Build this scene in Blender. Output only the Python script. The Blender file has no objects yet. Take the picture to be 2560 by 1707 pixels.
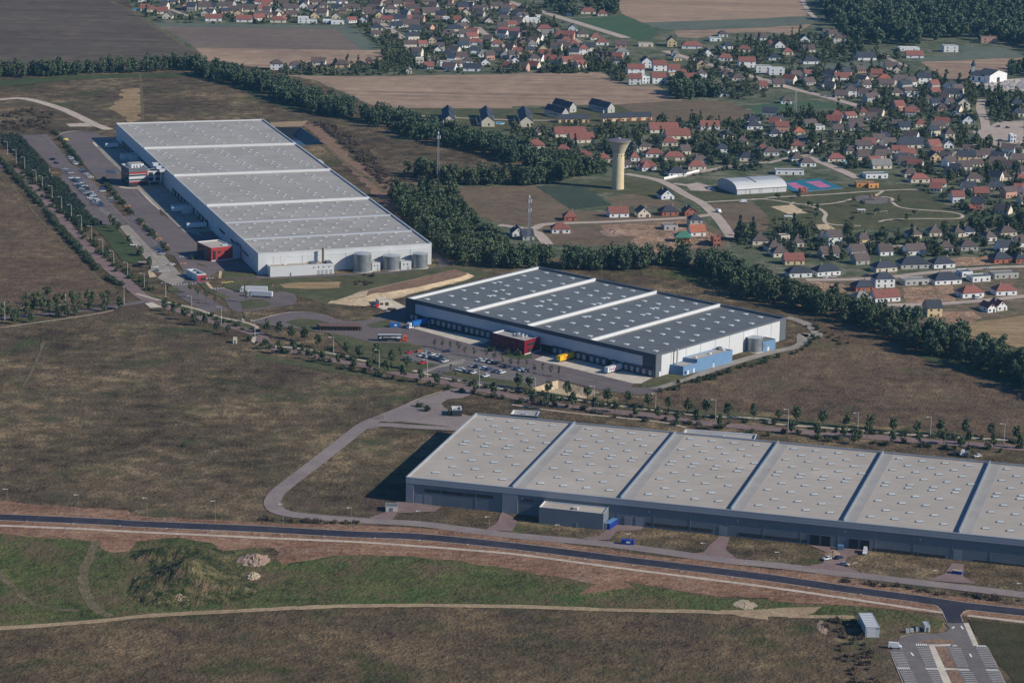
import bpy, bmesh, math, random
import numpy as np
from mathutils import Vector, Matrix
from mathutils.geometry import tessellate_polygon
R = math.radians
random.seed(7); rng = np.random.default_rng(7)
scn = bpy.context.scene; COL = scn.collection
# ------------------------------------------------------------------ camera
FPX, PITCH, ROLL, HCAM = 6759.46, R(14.1624), R(1.1951), 385.0
cp, sp, cr_, sr_ = math.cos(PITCH), math.sin(PITCH), math.cos(ROLL), math.sin(ROLL)
right = Vector((cr_, sr_*sp, sr_*cp)); up = Vector((-sr_, cr_*sp, cr_*cp)); fwd = Vector((0, cp, -sp))
cam = bpy.data.objects.new('camera', bpy.data.cameras.new('camera')); COL.objects.link(cam)
cam.matrix_world = Matrix(((right.x, up.x, -fwd.x, 0), (right.y, up.y, -fwd.y, 0), (right.z, up.z, -fwd.z, HCAM), (0, 0, 0, 1)))
cam.data.sensor_width = 36; cam.data.lens = FPX/2560*36; cam.data.clip_start = 1; cam.data.clip_end = 40000
scn.camera = cam
# ------------------------------------------------------------------ light
SUN_EL, SUN_AZ = R(31), math.atan2(0.945, -0.327)      # azimuth clockwise from +Y
w = bpy.data.worlds.new('World'); scn.world = w; w.use_nodes = True
nt = w.node_tree; nt.nodes.clear()
sky = nt.nodes.new('ShaderNodeTexSky'); sky.sky_type = 'NISHITA'; sky.sun_disc = False
sky.sun_elevation = SUN_EL; sky.sun_rotation = SUN_AZ; sky.air_density = 1.0; sky.dust_density = 0.3; sky.ozone_density = 5.0
bg = nt.nodes.new('ShaderNodeBackground'); bg.inputs[1].default_value = 0.072
ow = nt.nodes.new('ShaderNodeOutputWorld')
tint = nt.nodes.new('ShaderNodeMix'); tint.data_type = 'RGBA'; tint.blend_type = 'MULTIPLY'; tint.inputs[0].default_value = 1; tint.inputs[7].default_value = (.62, .96, 1.28, 1)
nt.links.new(sky.outputs[0], tint.inputs[6]); nt.links.new(tint.outputs[2], bg.inputs[0]); nt.links.new(bg.outputs[0], ow.inputs[0])
sun = bpy.data.objects.new('sun', bpy.data.lights.new('sun', 'SUN')); COL.objects.link(sun)
sun.data.energy = 4.6; sun.data.angle = R(0.5); sun.data.color = (1.0, 0.925, 0.775)
sd = Vector((math.sin(SUN_AZ)*math.cos(SUN_EL), math.cos(SUN_AZ)*math.cos(SUN_EL), math.sin(SUN_EL)))
sun.rotation_euler = sd.to_track_quat('Z', 'Y').to_euler()
scn.view_settings.view_transform = 'Standard'; scn.view_settings.look = 'None'
scn.view_settings.exposure = 0.0; scn.view_settings.gamma = 1.0
scn.cycles.max_bounces = 5; scn.cycles.diffuse_bounces = 2; scn.cycles.glossy_bounces = 2
scn.cycles.volume_bounces = 0
# ------------------------------------------------------------------ photo pixels to points on the ground
ROWY = (0, 427, 854, 1281)
def t2s(c, r, x, y): return (c*640 + x*640/2350, (0, 427, 854, 1280)[r] + y*640/2350)
def zoomw(x0, y0, wid): return lambda x, y: (x0 + x*wid/2349, y0 + y*wid/2349)
def pix(s):
    """'@cr x y x y ...' -> source pixels; '#x0,y0,w' switches to a zoomed window"""
    out = []; f = None; xs = None
    for tok in s.split():
        if tok[0] == '@': c, r = int(tok[1]), int(tok[2]); f = (lambda c, r: lambda x, y: t2s(c, r, x, y))(c, r)
        elif tok[0] == '#': a = [float(v) for v in tok[1:].split(',')]; f = zoomw(*a)
        elif xs is None: xs = float(tok)
        else: out.append(f(xs, float(tok))); xs = None
    return out
def ray(p):
    x = (p[0]-1280)/FPX; y = -(p[1]-853.5)/FPX
    return right*x + up*y + fwd
def G(p, z=0.0):
    d = ray(p); k = (z-HCAM)/d.z
    return Vector((d.x*k, d.y*k, z))
def P1(s, z=0.0): return G(pix(s)[0], z)
def PW(s, z=0.0): return [G(p, z) for p in pix(s)]
def ppm(v): return FPX/math.hypot(v.y, HCAM)         # source pixels per metre across the view
def heightat(base, p):
    d = ray(p); return HCAM + d.z*(base.y/d.y)
def onplane(a, b, p):
    """hit of the view ray with the upright plane over a-b: fraction along a-b, height"""
    d = ray(p); n = Vector((b.y-a.y, a.x-b.x, 0)); k = n.dot(a)/(n.x*d.x+n.y*d.y)
    q = d*k; ab = Vector((b.x-a.x, b.y-a.y, 0))
    return (Vector((q.x-a.x, q.y-a.y, 0)).dot(ab)/ab.length_squared, HCAM+q.z)
# ------------------------------------------------------------------ materials
def lin(c): c /= 255.0; return c/12.92 if c <= .04045 else ((c+.055)/1.055)**2.4
KEXP = 1.55
def D(r, g, b, k=KEXP): return tuple(min(.85, lin(v)*k) for v in (r, g, b))
def newmat(name):
    m = bpy.data.materials.new(name); m.use_nodes = True
    return m, m.node_tree, m.node_tree.nodes['Principled BSDF']
def N(t, typ, **kw):
    n = t.nodes.new(typ)
    for k, v in kw.items():
        if k[0] == 'i': n.inputs[int(k[1:])].default_value = v
        else: setattr(n, k, v)
    return n
def noise(t, src, scale, detail=3, rough=.55):
    n = t.nodes.new('ShaderNodeTexNoise'); n.inputs['Scale'].default_value = scale
    n.inputs['Detail'].default_value = detail; n.inputs['Roughness'].default_value = rough
    if src is not None: t.links.new(src, n.inputs['Vector'])
    return n.outputs[0]
def ramp(t, fac, stops):
    r = t.nodes.new('ShaderNodeValToRGB'); e = r.color_ramp.elements
    while len(e) < len(stops): e.new(.5)
    for k, (p, c) in zip(e, stops):
        k.position = p; k.color = (c, c, c, 1) if not isinstance(c, tuple) else (*c, 1)
    t.links.new(fac, r.inputs[0]); return r.outputs[0]
def mix(t, fac, a, b, mode='MIX'):
    n = t.nodes.new('ShaderNodeMix'); n.data_type = 'RGBA'; n.blend_type = mode
    for sock, v in ((n.inputs[0], fac), (n.inputs[6], a), (n.inputs[7], b)):
        if isinstance(v, bpy.types.NodeSocket): t.links.new(v, sock)
        elif isinstance(v, tuple): sock.default_value = (*v, 1)
        else: sock.default_value = v
    return n.outputs[2]
def math_(t, op, a, b=0.0):
    n = t.nodes.new('ShaderNodeMath'); n.operation = op
    for i, v in enumerate((a, b)):
        if isinstance(v, bpy.types.NodeSocket): t.links.new(v, n.inputs[i])
        else: n.inputs[i].default_value = v
    return n.outputs[0]
def sc(c, k): return tuple(v*k for v in c)
def worldpos(t, ang=0, sx=1, sy=1, off=0):
    g = t.nodes.new('ShaderNodeNewGeometry'); m = t.nodes.new('ShaderNodeMapping')
    m.inputs['Rotation'].default_value = (0, 0, ang); m.inputs['Scale'].default_value = (sx, sy, 1)
    m.inputs['Location'].default_value = (off, off*1.7, 0)
    t.links.new(g.outputs['Position'], m.inputs[0]); return m.outputs[0]
def ground(name, cols, alt=None, big=70, mid=9, fine=1.6, alt_at=.56, rows=None, bump=.5, off=0, sy=1.0, spread=.11, alt2=None):
    """ground cover: mottled between cols, patches of alt, optional furrows rows=(angle, period, strength)"""
    m, t, b = newmat(name); p = worldpos(t, off=off, sy=sy)
    n1 = noise(t, p, 1/big, 5, .62); n2 = noise(t, p, 1/mid, 4, .6); n3 = noise(t, p, 1/fine, 3, .65)
    f = math_(t, 'ADD', math_(t, 'MULTIPLY', n1, .34), math_(t, 'ADD', math_(t, 'MULTIPLY', n2, .36), math_(t, 'MULTIPLY', n3, .30)))
    k = len(cols); st = [(.5-spread+2*spread*i/max(1, k-1), c) for i, c in enumerate(cols)]
    c = ramp(t, f, st)
    if alt:
        pa = worldpos(t, off=off+313, sy=sy)
        a = math_(t, 'ADD', math_(t, 'MULTIPLY', noise(t, pa, 1.5/big, 6, .68), .7), math_(t, 'MULTIPLY', n3, .3))
        c = mix(t, ramp(t, a, [(alt_at-.04, 0.0), (alt_at+.06, 1.0)]), c, alt)
    if alt2:
        pa = worldpos(t, off=off+911, sy=sy)
        a = math_(t, 'ADD', math_(t, 'MULTIPLY', noise(t, pa, 1.1/big, 6, .68), .7), math_(t, 'MULTIPLY', n2, .3))
        c = mix(t, ramp(t, a, [(.54, 0.0), (.62, .85)]), c, alt2)
    if rows:
        pr = worldpos(t, ang=rows[0], sx=.02, sy=1)
        wv = noise(t, pr, 1/rows[1], 3, .6)
        c = mix(t, ramp(t, wv, [(.38, rows[2]), (.62, 0.0)]), c, mix(t, 1.0, c, (.45, .45, .45), 'MULTIPLY'))
    t.links.new(c, b.inputs['Base Color']); b.inputs['Roughness'].default_value = 1; b.inputs['Specular IOR Level'].default_value = 0.05
    if bump:
        bp = N(t, 'ShaderNodeBump'); bp.inputs['Strength'].default_value = bump; bp.inputs['Distance'].default_value = 1.0
        t.links.new(math_(t, 'ADD', n3, math_(t, 'MULTIPLY', n2, 2.0)), bp.inputs['Height']); t.links.new(bp.outputs[0], b.inputs['Normal'])
    return m
def plain(name, col, rough=.7, var=.18, scale=.35, metal=0.0, spec=.3, ribs=None, rand=0.0, streak=0.0, bump=0.0, stain=None):
    """paint, plaster, metal sheet ...: slight mottling, optional ribs=(axis vector, period), random tint per object"""
    m, t, b = newmat(name); tc = t.nodes.new('ShaderNodeTexCoord'); src = tc.outputs['Object']
    n = noise(t, src, scale, 5, .65)
    c = mix(t, ramp(t, n, [(.3, 0.0), (.7, 1.0)]), sc(col, 1-var), sc(col, 1+var))
    if stain:
        mp = N(t, 'ShaderNodeMapping'); mp.inputs['Rotation'].default_value = (0, 0, -stain); mp.inputs['Scale'].default_value = (.03, .33, 1); t.links.new(src, mp.inputs[0])
        c = mix(t, ramp(t, noise(t, mp.outputs[0], 1.0, 5, .7), [(.52, 0.0), (.74, .4)]), c, sc(col, .66))
        c = mix(t, ramp(t, noise(t, src, .012, 3, .6), [(.45, 0.0), (.65, .35)]), c, sc(col, .8))
    if streak:
        mp = N(t, 'ShaderNodeMapping'); mp.inputs['Scale'].default_value = (1.6, 1.6, .06); t.links.new(src, mp.inputs[0])
        c = mix(t, ramp(t, noise(t, mp.outputs[0], .8, 4, .7), [(.45, 0.0), (.75, streak)]), c, sc(col, .55))
    if rand:
        oi = t.nodes.new('ShaderNodeObjectInfo')
        c = mix(t, math_(t, 'MULTIPLY', oi.outputs['Random'], rand), c, sc(col, .45))
    t.links.new(c, b.inputs['Base Color']); b.inputs['Roughness'].default_value = rough
    b.inputs['Metallic'].default_value = metal; b.inputs['Specular IOR Level'].default_value = spec
    if ribs or bump:
        bp = N(t, 'ShaderNodeBump'); bp.inputs['Strength'].default_value = .25; bp.inputs['Distance'].default_value = .04
        if ribs:
            dt = N(t, 'ShaderNodeVectorMath', operation='DOT_PRODUCT'); dt.inputs[1].default_value = ribs[0]; t.links.new(src, dt.inputs[0])
            h = math_(t, 'SINE', math_(t, 'MULTIPLY', dt.outputs['Value'], 6.283/ribs[1]))
        else: h = noise(t, src, bump, 3)
        t.links.new(h, bp.inputs['Height']); t.links.new(bp.outputs[0], b.inputs['Normal'])
    return m
def foliage(name, dark, light, rand=.5):
    m, t, b = newmat(name); g = t.nodes.new('ShaderNodeNewGeometry'); oi = t.nodes.new('ShaderNodeObjectInfo')
    tc = t.nodes.new('ShaderNodeTexCoord'); n = noise(t, tc.outputs['Object'], .45, 3)
    f = math_(t, 'ADD', math_(t, 'MULTIPLY', g.outputs['Random Per Island'], .6), math_(t, 'MULTIPLY', n, .5))
    c = mix(t, ramp(t, f, [(.15, 0.0), (.85, 1.0)]), dark, light)
    c = mix(t, math_(t, 'MULTIPLY', oi.outputs['Random'], rand), c, mix(t, 1.0, c, (1.45, 1.12, .8), 'MULTIPLY'))
    t.links.new(c, b.inputs['Base Color']); b.inputs['Roughness'].default_value = .8; b.inputs['Specular IOR Level'].default_value = .1
    return m
M = {}
# dry meadow and fields
M['meadow'] = ground('dry_meadow', [D(50, 43, 35), D(73, 63, 50), D(88, 76, 60), D(124, 107, 82)], alt=D(60, 68, 44), alt_at=.575, alt2=D(70, 57, 52), big=70, mid=11, bump=.8, spread=.09)
M['meadow_front'] = ground('brown_meadow', [D(58, 49, 39), D(76, 65, 51), D(90, 76, 59), D(112, 96, 72)], alt=D(58, 62, 40), alt_at=.56, alt2=D(58, 47, 44), big=45, mid=7, bump=1.0, off=50)
M['meadow_brown'] = ground('reddish_meadow', [D(58, 50, 42), D(80, 66, 54), D(92, 77, 62), D(112, 96, 76)], alt=D(78, 76, 54), alt_at=.59, big=60, bump=.8, off=400)
M['green'] = ground('green_grass', [D(46, 51, 31), D(62, 68, 41), D(76, 80, 48), D(92, 90, 60)], alt=D(86, 74, 57), alt_at=.52, alt2=D(56, 74, 40), big=38, mid=6, bump=.9, off=90)
M['lawn'] = ground('lawn', [D(58, 61, 44), D(70, 72, 52), D(84, 81, 60)], alt=D(92, 82, 63), alt_at=.58, big=30, bump=.3, off=130)
M['darklawn'] = ground('dark_lawn', [D(50, 60, 41), D(59, 68, 46), D(70, 76, 54)], big=30, bump=.3, off=20)
M['pitch'] = ground('sports_grass', [D(54, 72, 54), D(62, 80, 60), D(72, 86, 64)], big=40, bump=.1, off=170)
M['strip'] = ground('grey_green_field', [D(74, 80, 74), D(84, 90, 80), D(94, 96, 84)], big=60, bump=.1, off=210)
M['plough'] = ground('dark_ploughed_soil', [D(72, 63, 57), D(82, 72, 65), D(90, 80, 71), D(102, 91, 80)], alt=D(84, 80, 72), alt_at=.55, big=130, mid=20, rows=(R(-62), 9, .5), bump=.2, off=33)
M['stubble_dark'] = ground('grey_brown_stubble', [D(92, 82, 75), D(102, 90, 82), D(112, 98, 88)], big=90, mid=15, rows=(R(3), 8, .3), bump=.2, off=66)
M['stubble'] = ground('tan_stubble', [D(120, 102, 88), D(134, 113, 97), D(144, 122, 104), D(156, 134, 112)], big=90, mid=15, rows=(R(2), 9, .55), bump=.2, off=77)
M['stubble_up'] = ground('pale_tan_stubble', [D(130, 110, 95), D(142, 120, 102), D(152, 128, 108)], big=110, mid=18, rows=(R(62), 22, .4), bump=.2, off=99)
M['gold'] = ground('golden_stubble', [D(118, 100, 76), D(134, 114, 87), D(150, 128, 98)], big=60, mid=12, rows=(R(10), 6, .45), bump=.3, off=12)
M['brownfield'] = ground('brown_field', [D(80, 69, 56), D(95, 82, 68), D(106, 92, 76)], alt=D(84, 82, 64), alt_at=.58, big=60, bump=.3, off=19)
M['estate'] = ground('estate_ground', [D(70, 64, 50), D(88, 78, 64), D(104, 92, 76), D(122, 108, 92)], alt=D(66, 72, 50), alt_at=.55, big=25, mid=7, bump=.3, off=151)
M['mound'] = ground('rough_mound_grass', [D(58, 57, 38), D(80, 76, 52), D(100, 92, 65), D(124, 112, 84)], alt=D(46, 54, 33), alt_at=.5, alt2=D(98, 82, 66), big=14, mid=4, fine=1.0, bump=1.0, off=147)
M['olive'] = ground('olive_grass', [D(46, 45, 32), D(56, 54, 38), D(66, 62, 44)], big=40, bump=.4, off=143)
M['darkfield'] = ground('dark_green_crop', [D(50, 58, 50), D(57, 65, 56), D(64, 72, 60)], big=50, bump=.4, off=23)
M['village'] = ground('garden_ground', [D(52, 60, 46), D(66, 74, 56), D(84, 86, 68), D(108, 102, 88)], alt=D(118, 110, 100), alt_at=.57, alt2=D(58, 72, 50), big=40, mid=10, bump=.3, off=29)
M['earth'] = ground('red_earth', [D(88, 66, 54), D(108, 82, 66), D(122, 95, 77), D(138, 112, 94)], alt=D(126, 108, 95), alt_at=.58, big=35, mid=6, bump=.7, off=37, sy=1.6)
M['plot'] = ground('bare_building_soil', [D(96, 76, 64), D(122, 98, 82), D(140, 114, 94), D(168, 142, 118)], alt=D(84, 80, 60), alt_at=.57, big=25, mid=6, bump=.7, off=41)
M['topsoil'] = ground('brown_topsoil', [D(98, 78, 66), D(112, 90, 76), D(122, 98, 82)], big=25, mid=5, bump=.5, off=47)
M['sand'] = ground('pale_sand', [D(148, 131, 107), D(166, 147, 120), D(180, 161, 134)], big=18, mid=4, bump=.4, off=53)
M['track'] = ground('sandy_track', [D(116, 100, 80), D(132, 114, 92), D(146, 128, 105)], big=25, mid=4, bump=.3, off=59)
M['oldtrack'] = ground('worn_track', [D(72, 68, 50), D(88, 80, 62), D(106, 95, 76)], big=15, mid=4, bump=.5, off=61)
M['gravelp'] = ground('grey_path', [D(140, 128, 118), D(156, 143, 130), D(170, 156, 142)], big=20, mid=4, bump=.2, off=67)
# paving
M['asphalt'] = ground('mauve_asphalt', [D(82, 75, 76), D(92, 84, 84), D(100, 91, 91)], alt=D(88, 82, 84), big=45, mid=10, bump=.1, off=71)
M['asphalt_pale'] = ground('pale_mauve_asphalt', [D(102, 93, 92), D(114, 104, 102), D(123, 112, 109)], alt=D(108, 100, 100), big=45, mid=10, bump=.1, off=72)
M['asphalt_red'] = ground('reddish_asphalt', [D(96, 82, 80), D(108, 92, 90), D(116, 99, 96)], big=40, mid=8, bump=.1, off=73)
M['asphalt_new'] = ground('new_dark_asphalt', [D(40, 40, 50), D(48, 48, 58), D(58, 57, 64)], big=30, mid=6, bump=.05, off=79)
M['asphalt_grey'] = ground('grey_asphalt', [D(84, 80, 80), D(94, 89, 88), D(102, 96, 94)], big=30, mid=6, bump=.1, off=83)
M['street'] = ground('village_street', [D(136, 124, 116), D(150, 136, 126), D(160, 146, 134)], big=30, mid=6, bump=.1, off=87)
M['concrete'] = ground('pale_concrete', [D(146, 138, 126), D(164, 155, 142), D(178, 168, 154)], big=18, mid=5, bump=.1, off=89)
M['concrete_yard'] = ground('worn_concrete_yard', [D(110, 104, 98), D(126, 119, 111), D(140, 132, 122)], big=25, mid=6, bump=.1, off=93)
M['mark'] = plain('white_road_paint', D(205, 200, 192), .8, .15, 1.0)
M['mark_y'] = plain('yellow_road_paint', D(214, 176, 92), .8, .15, 1.0)
M['kerb'] = plain('kerb_stone', D(136, 127, 117), .9, .12, .5)
M['liner'] = plain('black_pond_liner', (.016, .022, .03), .45, .25, .2)
M['pondw'] = plain('pond_water', (.03, .035, .045), .12, .1, .05, spec=.6)
M['rubble'] = plain('rubble', D(128, 108, 94), .95, .35, 1.2, bump=1.5)
M['chalk'] = plain('chalk_rubble', D(140, 126, 106), .95, .25, 1.2, bump=1.5)
# buildings
M['white_sheet'] = plain('white_metal_cladding', (.62, .63, .64), .5, .05, .08, ribs=((0, 0, 1), 1.0), streak=.12)
M['white_trim'] = plain('white_trim', (.68, .68, .68), .5, .06, .3, streak=.15)
M['roof_grey'] = plain('grey_roof_membrane', D(137, 133, 128), .85, .16, .045, streak=0, bump=.4, stain=R(18))
M['roof_dark'] = plain('dark_roof_membrane', D(84, 88, 91), .8, .17, .05, bump=.4, stain=R(-41))
M['roof_beige'] = plain('beige_roof_membrane', D(146, 138, 129), .85, .14, .05, bump=.4, stain=R(-5))
M['roof_strip'] = plain('grey_membrane_strip', D(130, 127, 124), .8, .12, .08)
M['sky_top'] = plain('skylight_dome', (.66, .70, .70), .25, .12, .8, spec=.5, rand=.3)
M['sky_side'] = plain('skylight_kerb', (.22, .22, .22), .7, .1)
M['parapet_grey'] = plain('grey_parapet', (.34, .36, .39), .55, .08, .1, ribs=((0, 0, 1), 1.2))
M['clad_grey'] = plain('dark_grey_cladding', (.17, .19, .215), .5, .08, .1, ribs=((0, 0, 1), .9), streak=.15)
M['clad_mid'] = plain('mid_grey_cladding', (.25, .27, .30), .5, .08, .1, ribs=((0, 0, 1), .9))
M['navy'] = plain('navy_cladding', (.05, .062, .085), .5, .12, .2, ribs=((0, 0, 1), .9))
M['anthra'] = plain('anthracite_cladding', (.13, .145, .165), .5, .1, .15, ribs=((0, 0, 1), .9))
M['panel_pale'] = plain('pale_grey_panels', (.50, .52, .56), .5, .06, .08, ribs=((0, 0, 1), 1.1))
M['galv'] = plain('galvanised_steel', (.30, .32, .33), .45, .22, .3, metal=.5, ribs=((0, 0, 1), 1.1), streak=.3)
M['galv_top'] = plain('galvanised_tank_roof', (.55, .57, .58), .5, .12, .4, metal=.4)
M['steel'] = plain('painted_steel', (.5, .5, .48), .5, .1, 1)
M['lamp_steel'] = plain('pale_lamp_steel', (.60, .58, .54), .5, .1, 1)
M['lattice'] = plain('lattice_steel', (.30, .33, .36), .6, .1, 1)
M['red_panel'] = plain('red_panels', (.36, .045, .045), .5, .12, .3)
M['bordeaux'] = plain('dark_red_panels', (.19, .010, .026), .5, .15, .25)
M['blue_panel'] = plain('blue_cladding', (.15, .27, .44), .5, .06, .2, ribs=((0, 0, 1), 1.0))
M['glass'] = plain('dark_window_glass', (.03, .04, .05), .12, .3, .6, spec=.8)
M['dock_dark'] = plain('dock_near_black', (.018, .02, .025), .8, .2, 1)
M['dock_door'] = plain('dock_door', (.36, .38, .40), .6, .1, 1)
M['tower'] = plain('cream_concrete', D(176, 160, 130), .85, .10, .25, streak=.25)
M['tower_roof'] = plain('tower_roof', D(88, 84, 92), .85, .12, .3)
M['hangar'] = plain('hangar_sheet', (.60, .60, .60), .5, .05, .15, ribs=((1, 0, 0), 1.2))
M['hangar_grey'] = plain('hangar_grey_sheet', (.42, .44, .47), .5, .06, .15)
M['court_blue'] = plain('court_blue', D(30, 92, 112), .85, .08, .2)
M['court_pink'] = plain('court_pink', D(160, 92, 122), .85, .08, .2)
M['brown_wood'] = plain('brown_timber', D(92, 72, 66), .85, .3, .6)
WALLS = {'w': D(212, 206, 200), 'c': D(188, 178, 162), 'y': D(184, 164, 130), 'p': D(172, 134, 118), 'g': D(150, 148, 144), 'k': D(140, 86, 70), 'o': D(190, 132, 74)}
ROOFS = {'r': D(122, 78, 70), 'o': D(148, 90, 68), 'b': D(86, 75, 73), 'd': D(54, 58, 68), 'g': D(116, 114, 111), 'w': D(180, 178, 176), 't': D(64, 110, 92), 'n': D(206, 200, 190)}
WNAME = {'w': 'white', 'c': 'cream', 'y': 'yellow', 'p': 'pinkish', 'g': 'grey', 'k': 'bare brick', 'o': 'orange'}
RNAME = {'r': 'red', 'o': 'orange', 'b': 'brown', 'd': 'slate', 'g': 'grey', 'w': 'white', 't': 'green', 'n': 'pale'}
for k, v in WALLS.items(): M['wall_'+k] = plain(WNAME[k].replace(' ', '_')+'_render', v, .85, .07, .3, rand=.22)
for k, v in ROOFS.items(): M['tile_'+k] = plain(RNAME[k]+'_roof_tiles', v, .75, .2, .5, ribs=((0, 0, 1), .35), rand=.45)
M['chim'] = plain('chimney_brick', (.30, .24, .21), .9, .2, 1)
M['leaf_belt'] = foliage('belt_leaves', (.034, .058, .044), (.12, .165, .095), .45)
M['leaf_young'] = foliage('young_tree_leaves', (.036, .062, .04), (.112, .15, .076), .45)
M['leaf_garden'] = foliage('garden_leaves', (.036, .058, .046), (.125, .162, .098), .55)
M['leaf_conifer'] = foliage('conifer_needles', (.022, .038, .034), (.058, .084, .064), .4)
M['leaf_shrub'] = foliage('shrub_leaves', (.028, .045, .03), (.095, .12, .068), .5)
M['scrub'] = foliage('dry_scrub', (.06, .045, .04), (.15, .12, .09), .4)
M['bark'] = plain('bark', (.09, .07, .055), .95, .3, 2)
M['tuft'] = foliage('grass_tufts', (.065, .052, .034), (.17, .14, .09), .1)
M['tuft_green'] = foliage('green_tufts', (.05, .062, .028), (.14, .14, .07), .1)
def paint_mat():
    m, t, b = newmat('car_paint'); oi = t.nodes.new('ShaderNodeObjectInfo')
    t.links.new(oi.outputs['Color'], b.inputs['Base Color']); b.inputs['Roughness'].default_value = .25; b.inputs['Coat Weight'].default_value = .4
    return m
M['paint'] = paint_mat()
M['rubber'] = plain('tyre_rubber', (.02, .02, .02), .9, .2, 2)
def flat(name, col, rough=.5): 
    if name not in M: M[name] = plain(name, col, rough, .06, .5)
    return M[name]
# ------------------------------------------------------------------ mesh building
class MB:
    def __init__(s): s.v = []; s.f = []; s.m = []
    def add(s, vs, fs, m=0):
        o = len(s.v); s.v += [tuple(v) for v in vs]; s.f += [tuple(i+o for i in f) for f in fs]; s.m += [m]*len(fs); return s
    def prism(s, poly, z0, z1, m=0, top=None, bottom=False):
        n = len(poly); vs = [(p[0], p[1], z0) for p in poly]+[(p[0], p[1], z1) for p in poly]
        s.add(vs, [(i, (i+1) % n, n+(i+1) % n, n+i) for i in range(n)], m)
        s.add(vs, [tuple(range(n, 2*n))], m if top is None else top)
        if bottom: s.add(vs, [tuple(range(n-1, -1, -1))], m)
        return s
    def box(s, x0, x1, y0, y1, z0, z1, m=0, top=None): return s.prism([(x0, y0), (x1, y0), (x1, y1), (x0, y1)], z0, z1, m, top, True)
    def quad(s, a, b, c, d, m=0): return s.add([a, b, c, d], [(0, 1, 2, 3)], m)
    def cyl(s, x, y, z0, z1, r0, r1, n=12, m=0, cap=True):
        vs = [(x+r*math.cos(6.2832*i/n), y+r*math.sin(6.2832*i/n), z) for z, r in ((z0, r0), (z1, r1)) for i in range(n)]
        s.add(vs, [(i, (i+1) % n, n+(i+1) % n, n+i) for i in range(n)], m)
        if cap: s.add(vs, [tuple(range(n, 2*n))], m)
        return s
    def bar(s, a, b, r, m=0, n=4):
        a, b = Vector(a), Vector(b); d = (b-a).normalized(); u = d.orthogonal().normalized(); v = d.cross(u)
        vs = [p+(u*math.cos(6.2832*i/n)+v*math.sin(6.2832*i/n))*r for p in (a, b) for i in range(n)]
        return s.add(vs, [(i, (i+1) % n, n+(i+1) % n, n+i) for i in range(n)]+[tuple(range(n, 2*n)), tuple(range(n-1, -1, -1))], m)
    def lathe(s, x, y, prof, n=32, m=0):
        vs = [(x+r*math.cos(6.2832*i/n), y+r*math.sin(6.2832*i/n), z) for r, z in prof for i in range(n)]
        fs = [(k*n+i, k*n+(i+1) % n, (k+1)*n+(i+1) % n, (k+1)*n+i) for k in range(len(prof)-1) for i in range(n)]
        return s.add(vs, fs, m)
    def text(s, body, size, mat, m=0):
        c = bpy.data.curves.new('t', 'FONT'); c.body = body; c.size = size; c.align_x = 'CENTER'; c.align_y = 'CENTER'; c.offset = size*.02; c.resolution_u = 2
        o = bpy.data.objects.new('t', c); me = o.to_mesh()
        s.add([mat @ v.co for v in me.vertices], [tuple(p.vertices) for p in me.polygons], m)
        o.to_mesh_clear(); bpy.data.objects.remove(o); bpy.data.curves.remove(c); return s
    def mesh(s, name, mats, origin=(0, 0, 0), smooth=False):
        me = bpy.data.meshes.new(name); o = Vector(origin)
        me.from_pydata([Vector(v)-o for v in s.v], [], s.f)
        for mm in (mats if isinstance(mats, (list, tuple)) else [mats]): me.materials.append(M[mm] if isinstance(mm, str) else mm)
        if any(s.m): me.polygons.foreach_set('material_index', s.m)
        if smooth: me.polygons.foreach_set('use_smooth', [True]*len(me.polygons))
        me.update(); return me
    def part(s, name, mats, parent, smooth=False):
        org = parent.get('_org', None); org = Vector(org) if org else Vector((0, 0, 0))
        return link(name, s.mesh(name, mats, org, smooth), parent)
def link(name, me, parent=None, loc=(0, 0, 0), rz=0.0, scale=None):
    o = bpy.data.objects.new(name, me); COL.objects.link(o)
    o.location = loc; o.rotation_euler = (0, 0, rz)
    if scale is not None: o.scale = scale if hasattr(scale, '__len__') else (scale,)*3
    if parent is not None: o.parent = parent
    return o
def fixn(me):
    bm = bmesh.new(); bm.from_mesh(me); bmesh.ops.recalc_face_normals(bm, faces=bm.faces); bm.to_mesh(me); bm.free()
ORGS = []
def tag(o, label, cat, group=None):
    o['label'] = label; o['category'] = cat
    if group: o['group'] = group
    return o
def thing(name, label, cat, loc, group=None, rz=0.0, scale=None, world=True):
    """an Empty at the thing's base; its parts are given in world metres when world is set"""
    o = link(name, None, None, loc, rz, scale)
    if world: o['_org'] = tuple(loc); ORGS.append(o)
    if label: tag(o, label, cat, group)
    else: o['category'] = cat
    return o
REG = {}
def reg(o, base, where, x, y=0):
    REG.setdefault((base, where), []).append((x, y, o))
ORD = 'first second third fourth fifth sixth seventh eighth ninth tenth eleventh twelfth'.split()
def nth(i):
    if i < 12: return ORD[i]
    k = i+1; return '%d%s' % (k, 'th' if 10 <= k % 100 <= 20 else {1: 'st', 2: 'nd', 3: 'rd'}.get(k % 10, 'th'))
def finish_labels():
    for (base, where), L in REG.items():
        L.sort(key=lambda e: e[:2])
        for i, (_, _, o) in enumerate(L):
            if len(L) == 1: o['label'] = f'{base} {where}'
            else: o['label'] = f"{base}, {'leftmost' if i == 0 else 'rightmost' if i == len(L)-1 else nth(i)+' from left'} {where}"
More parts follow.
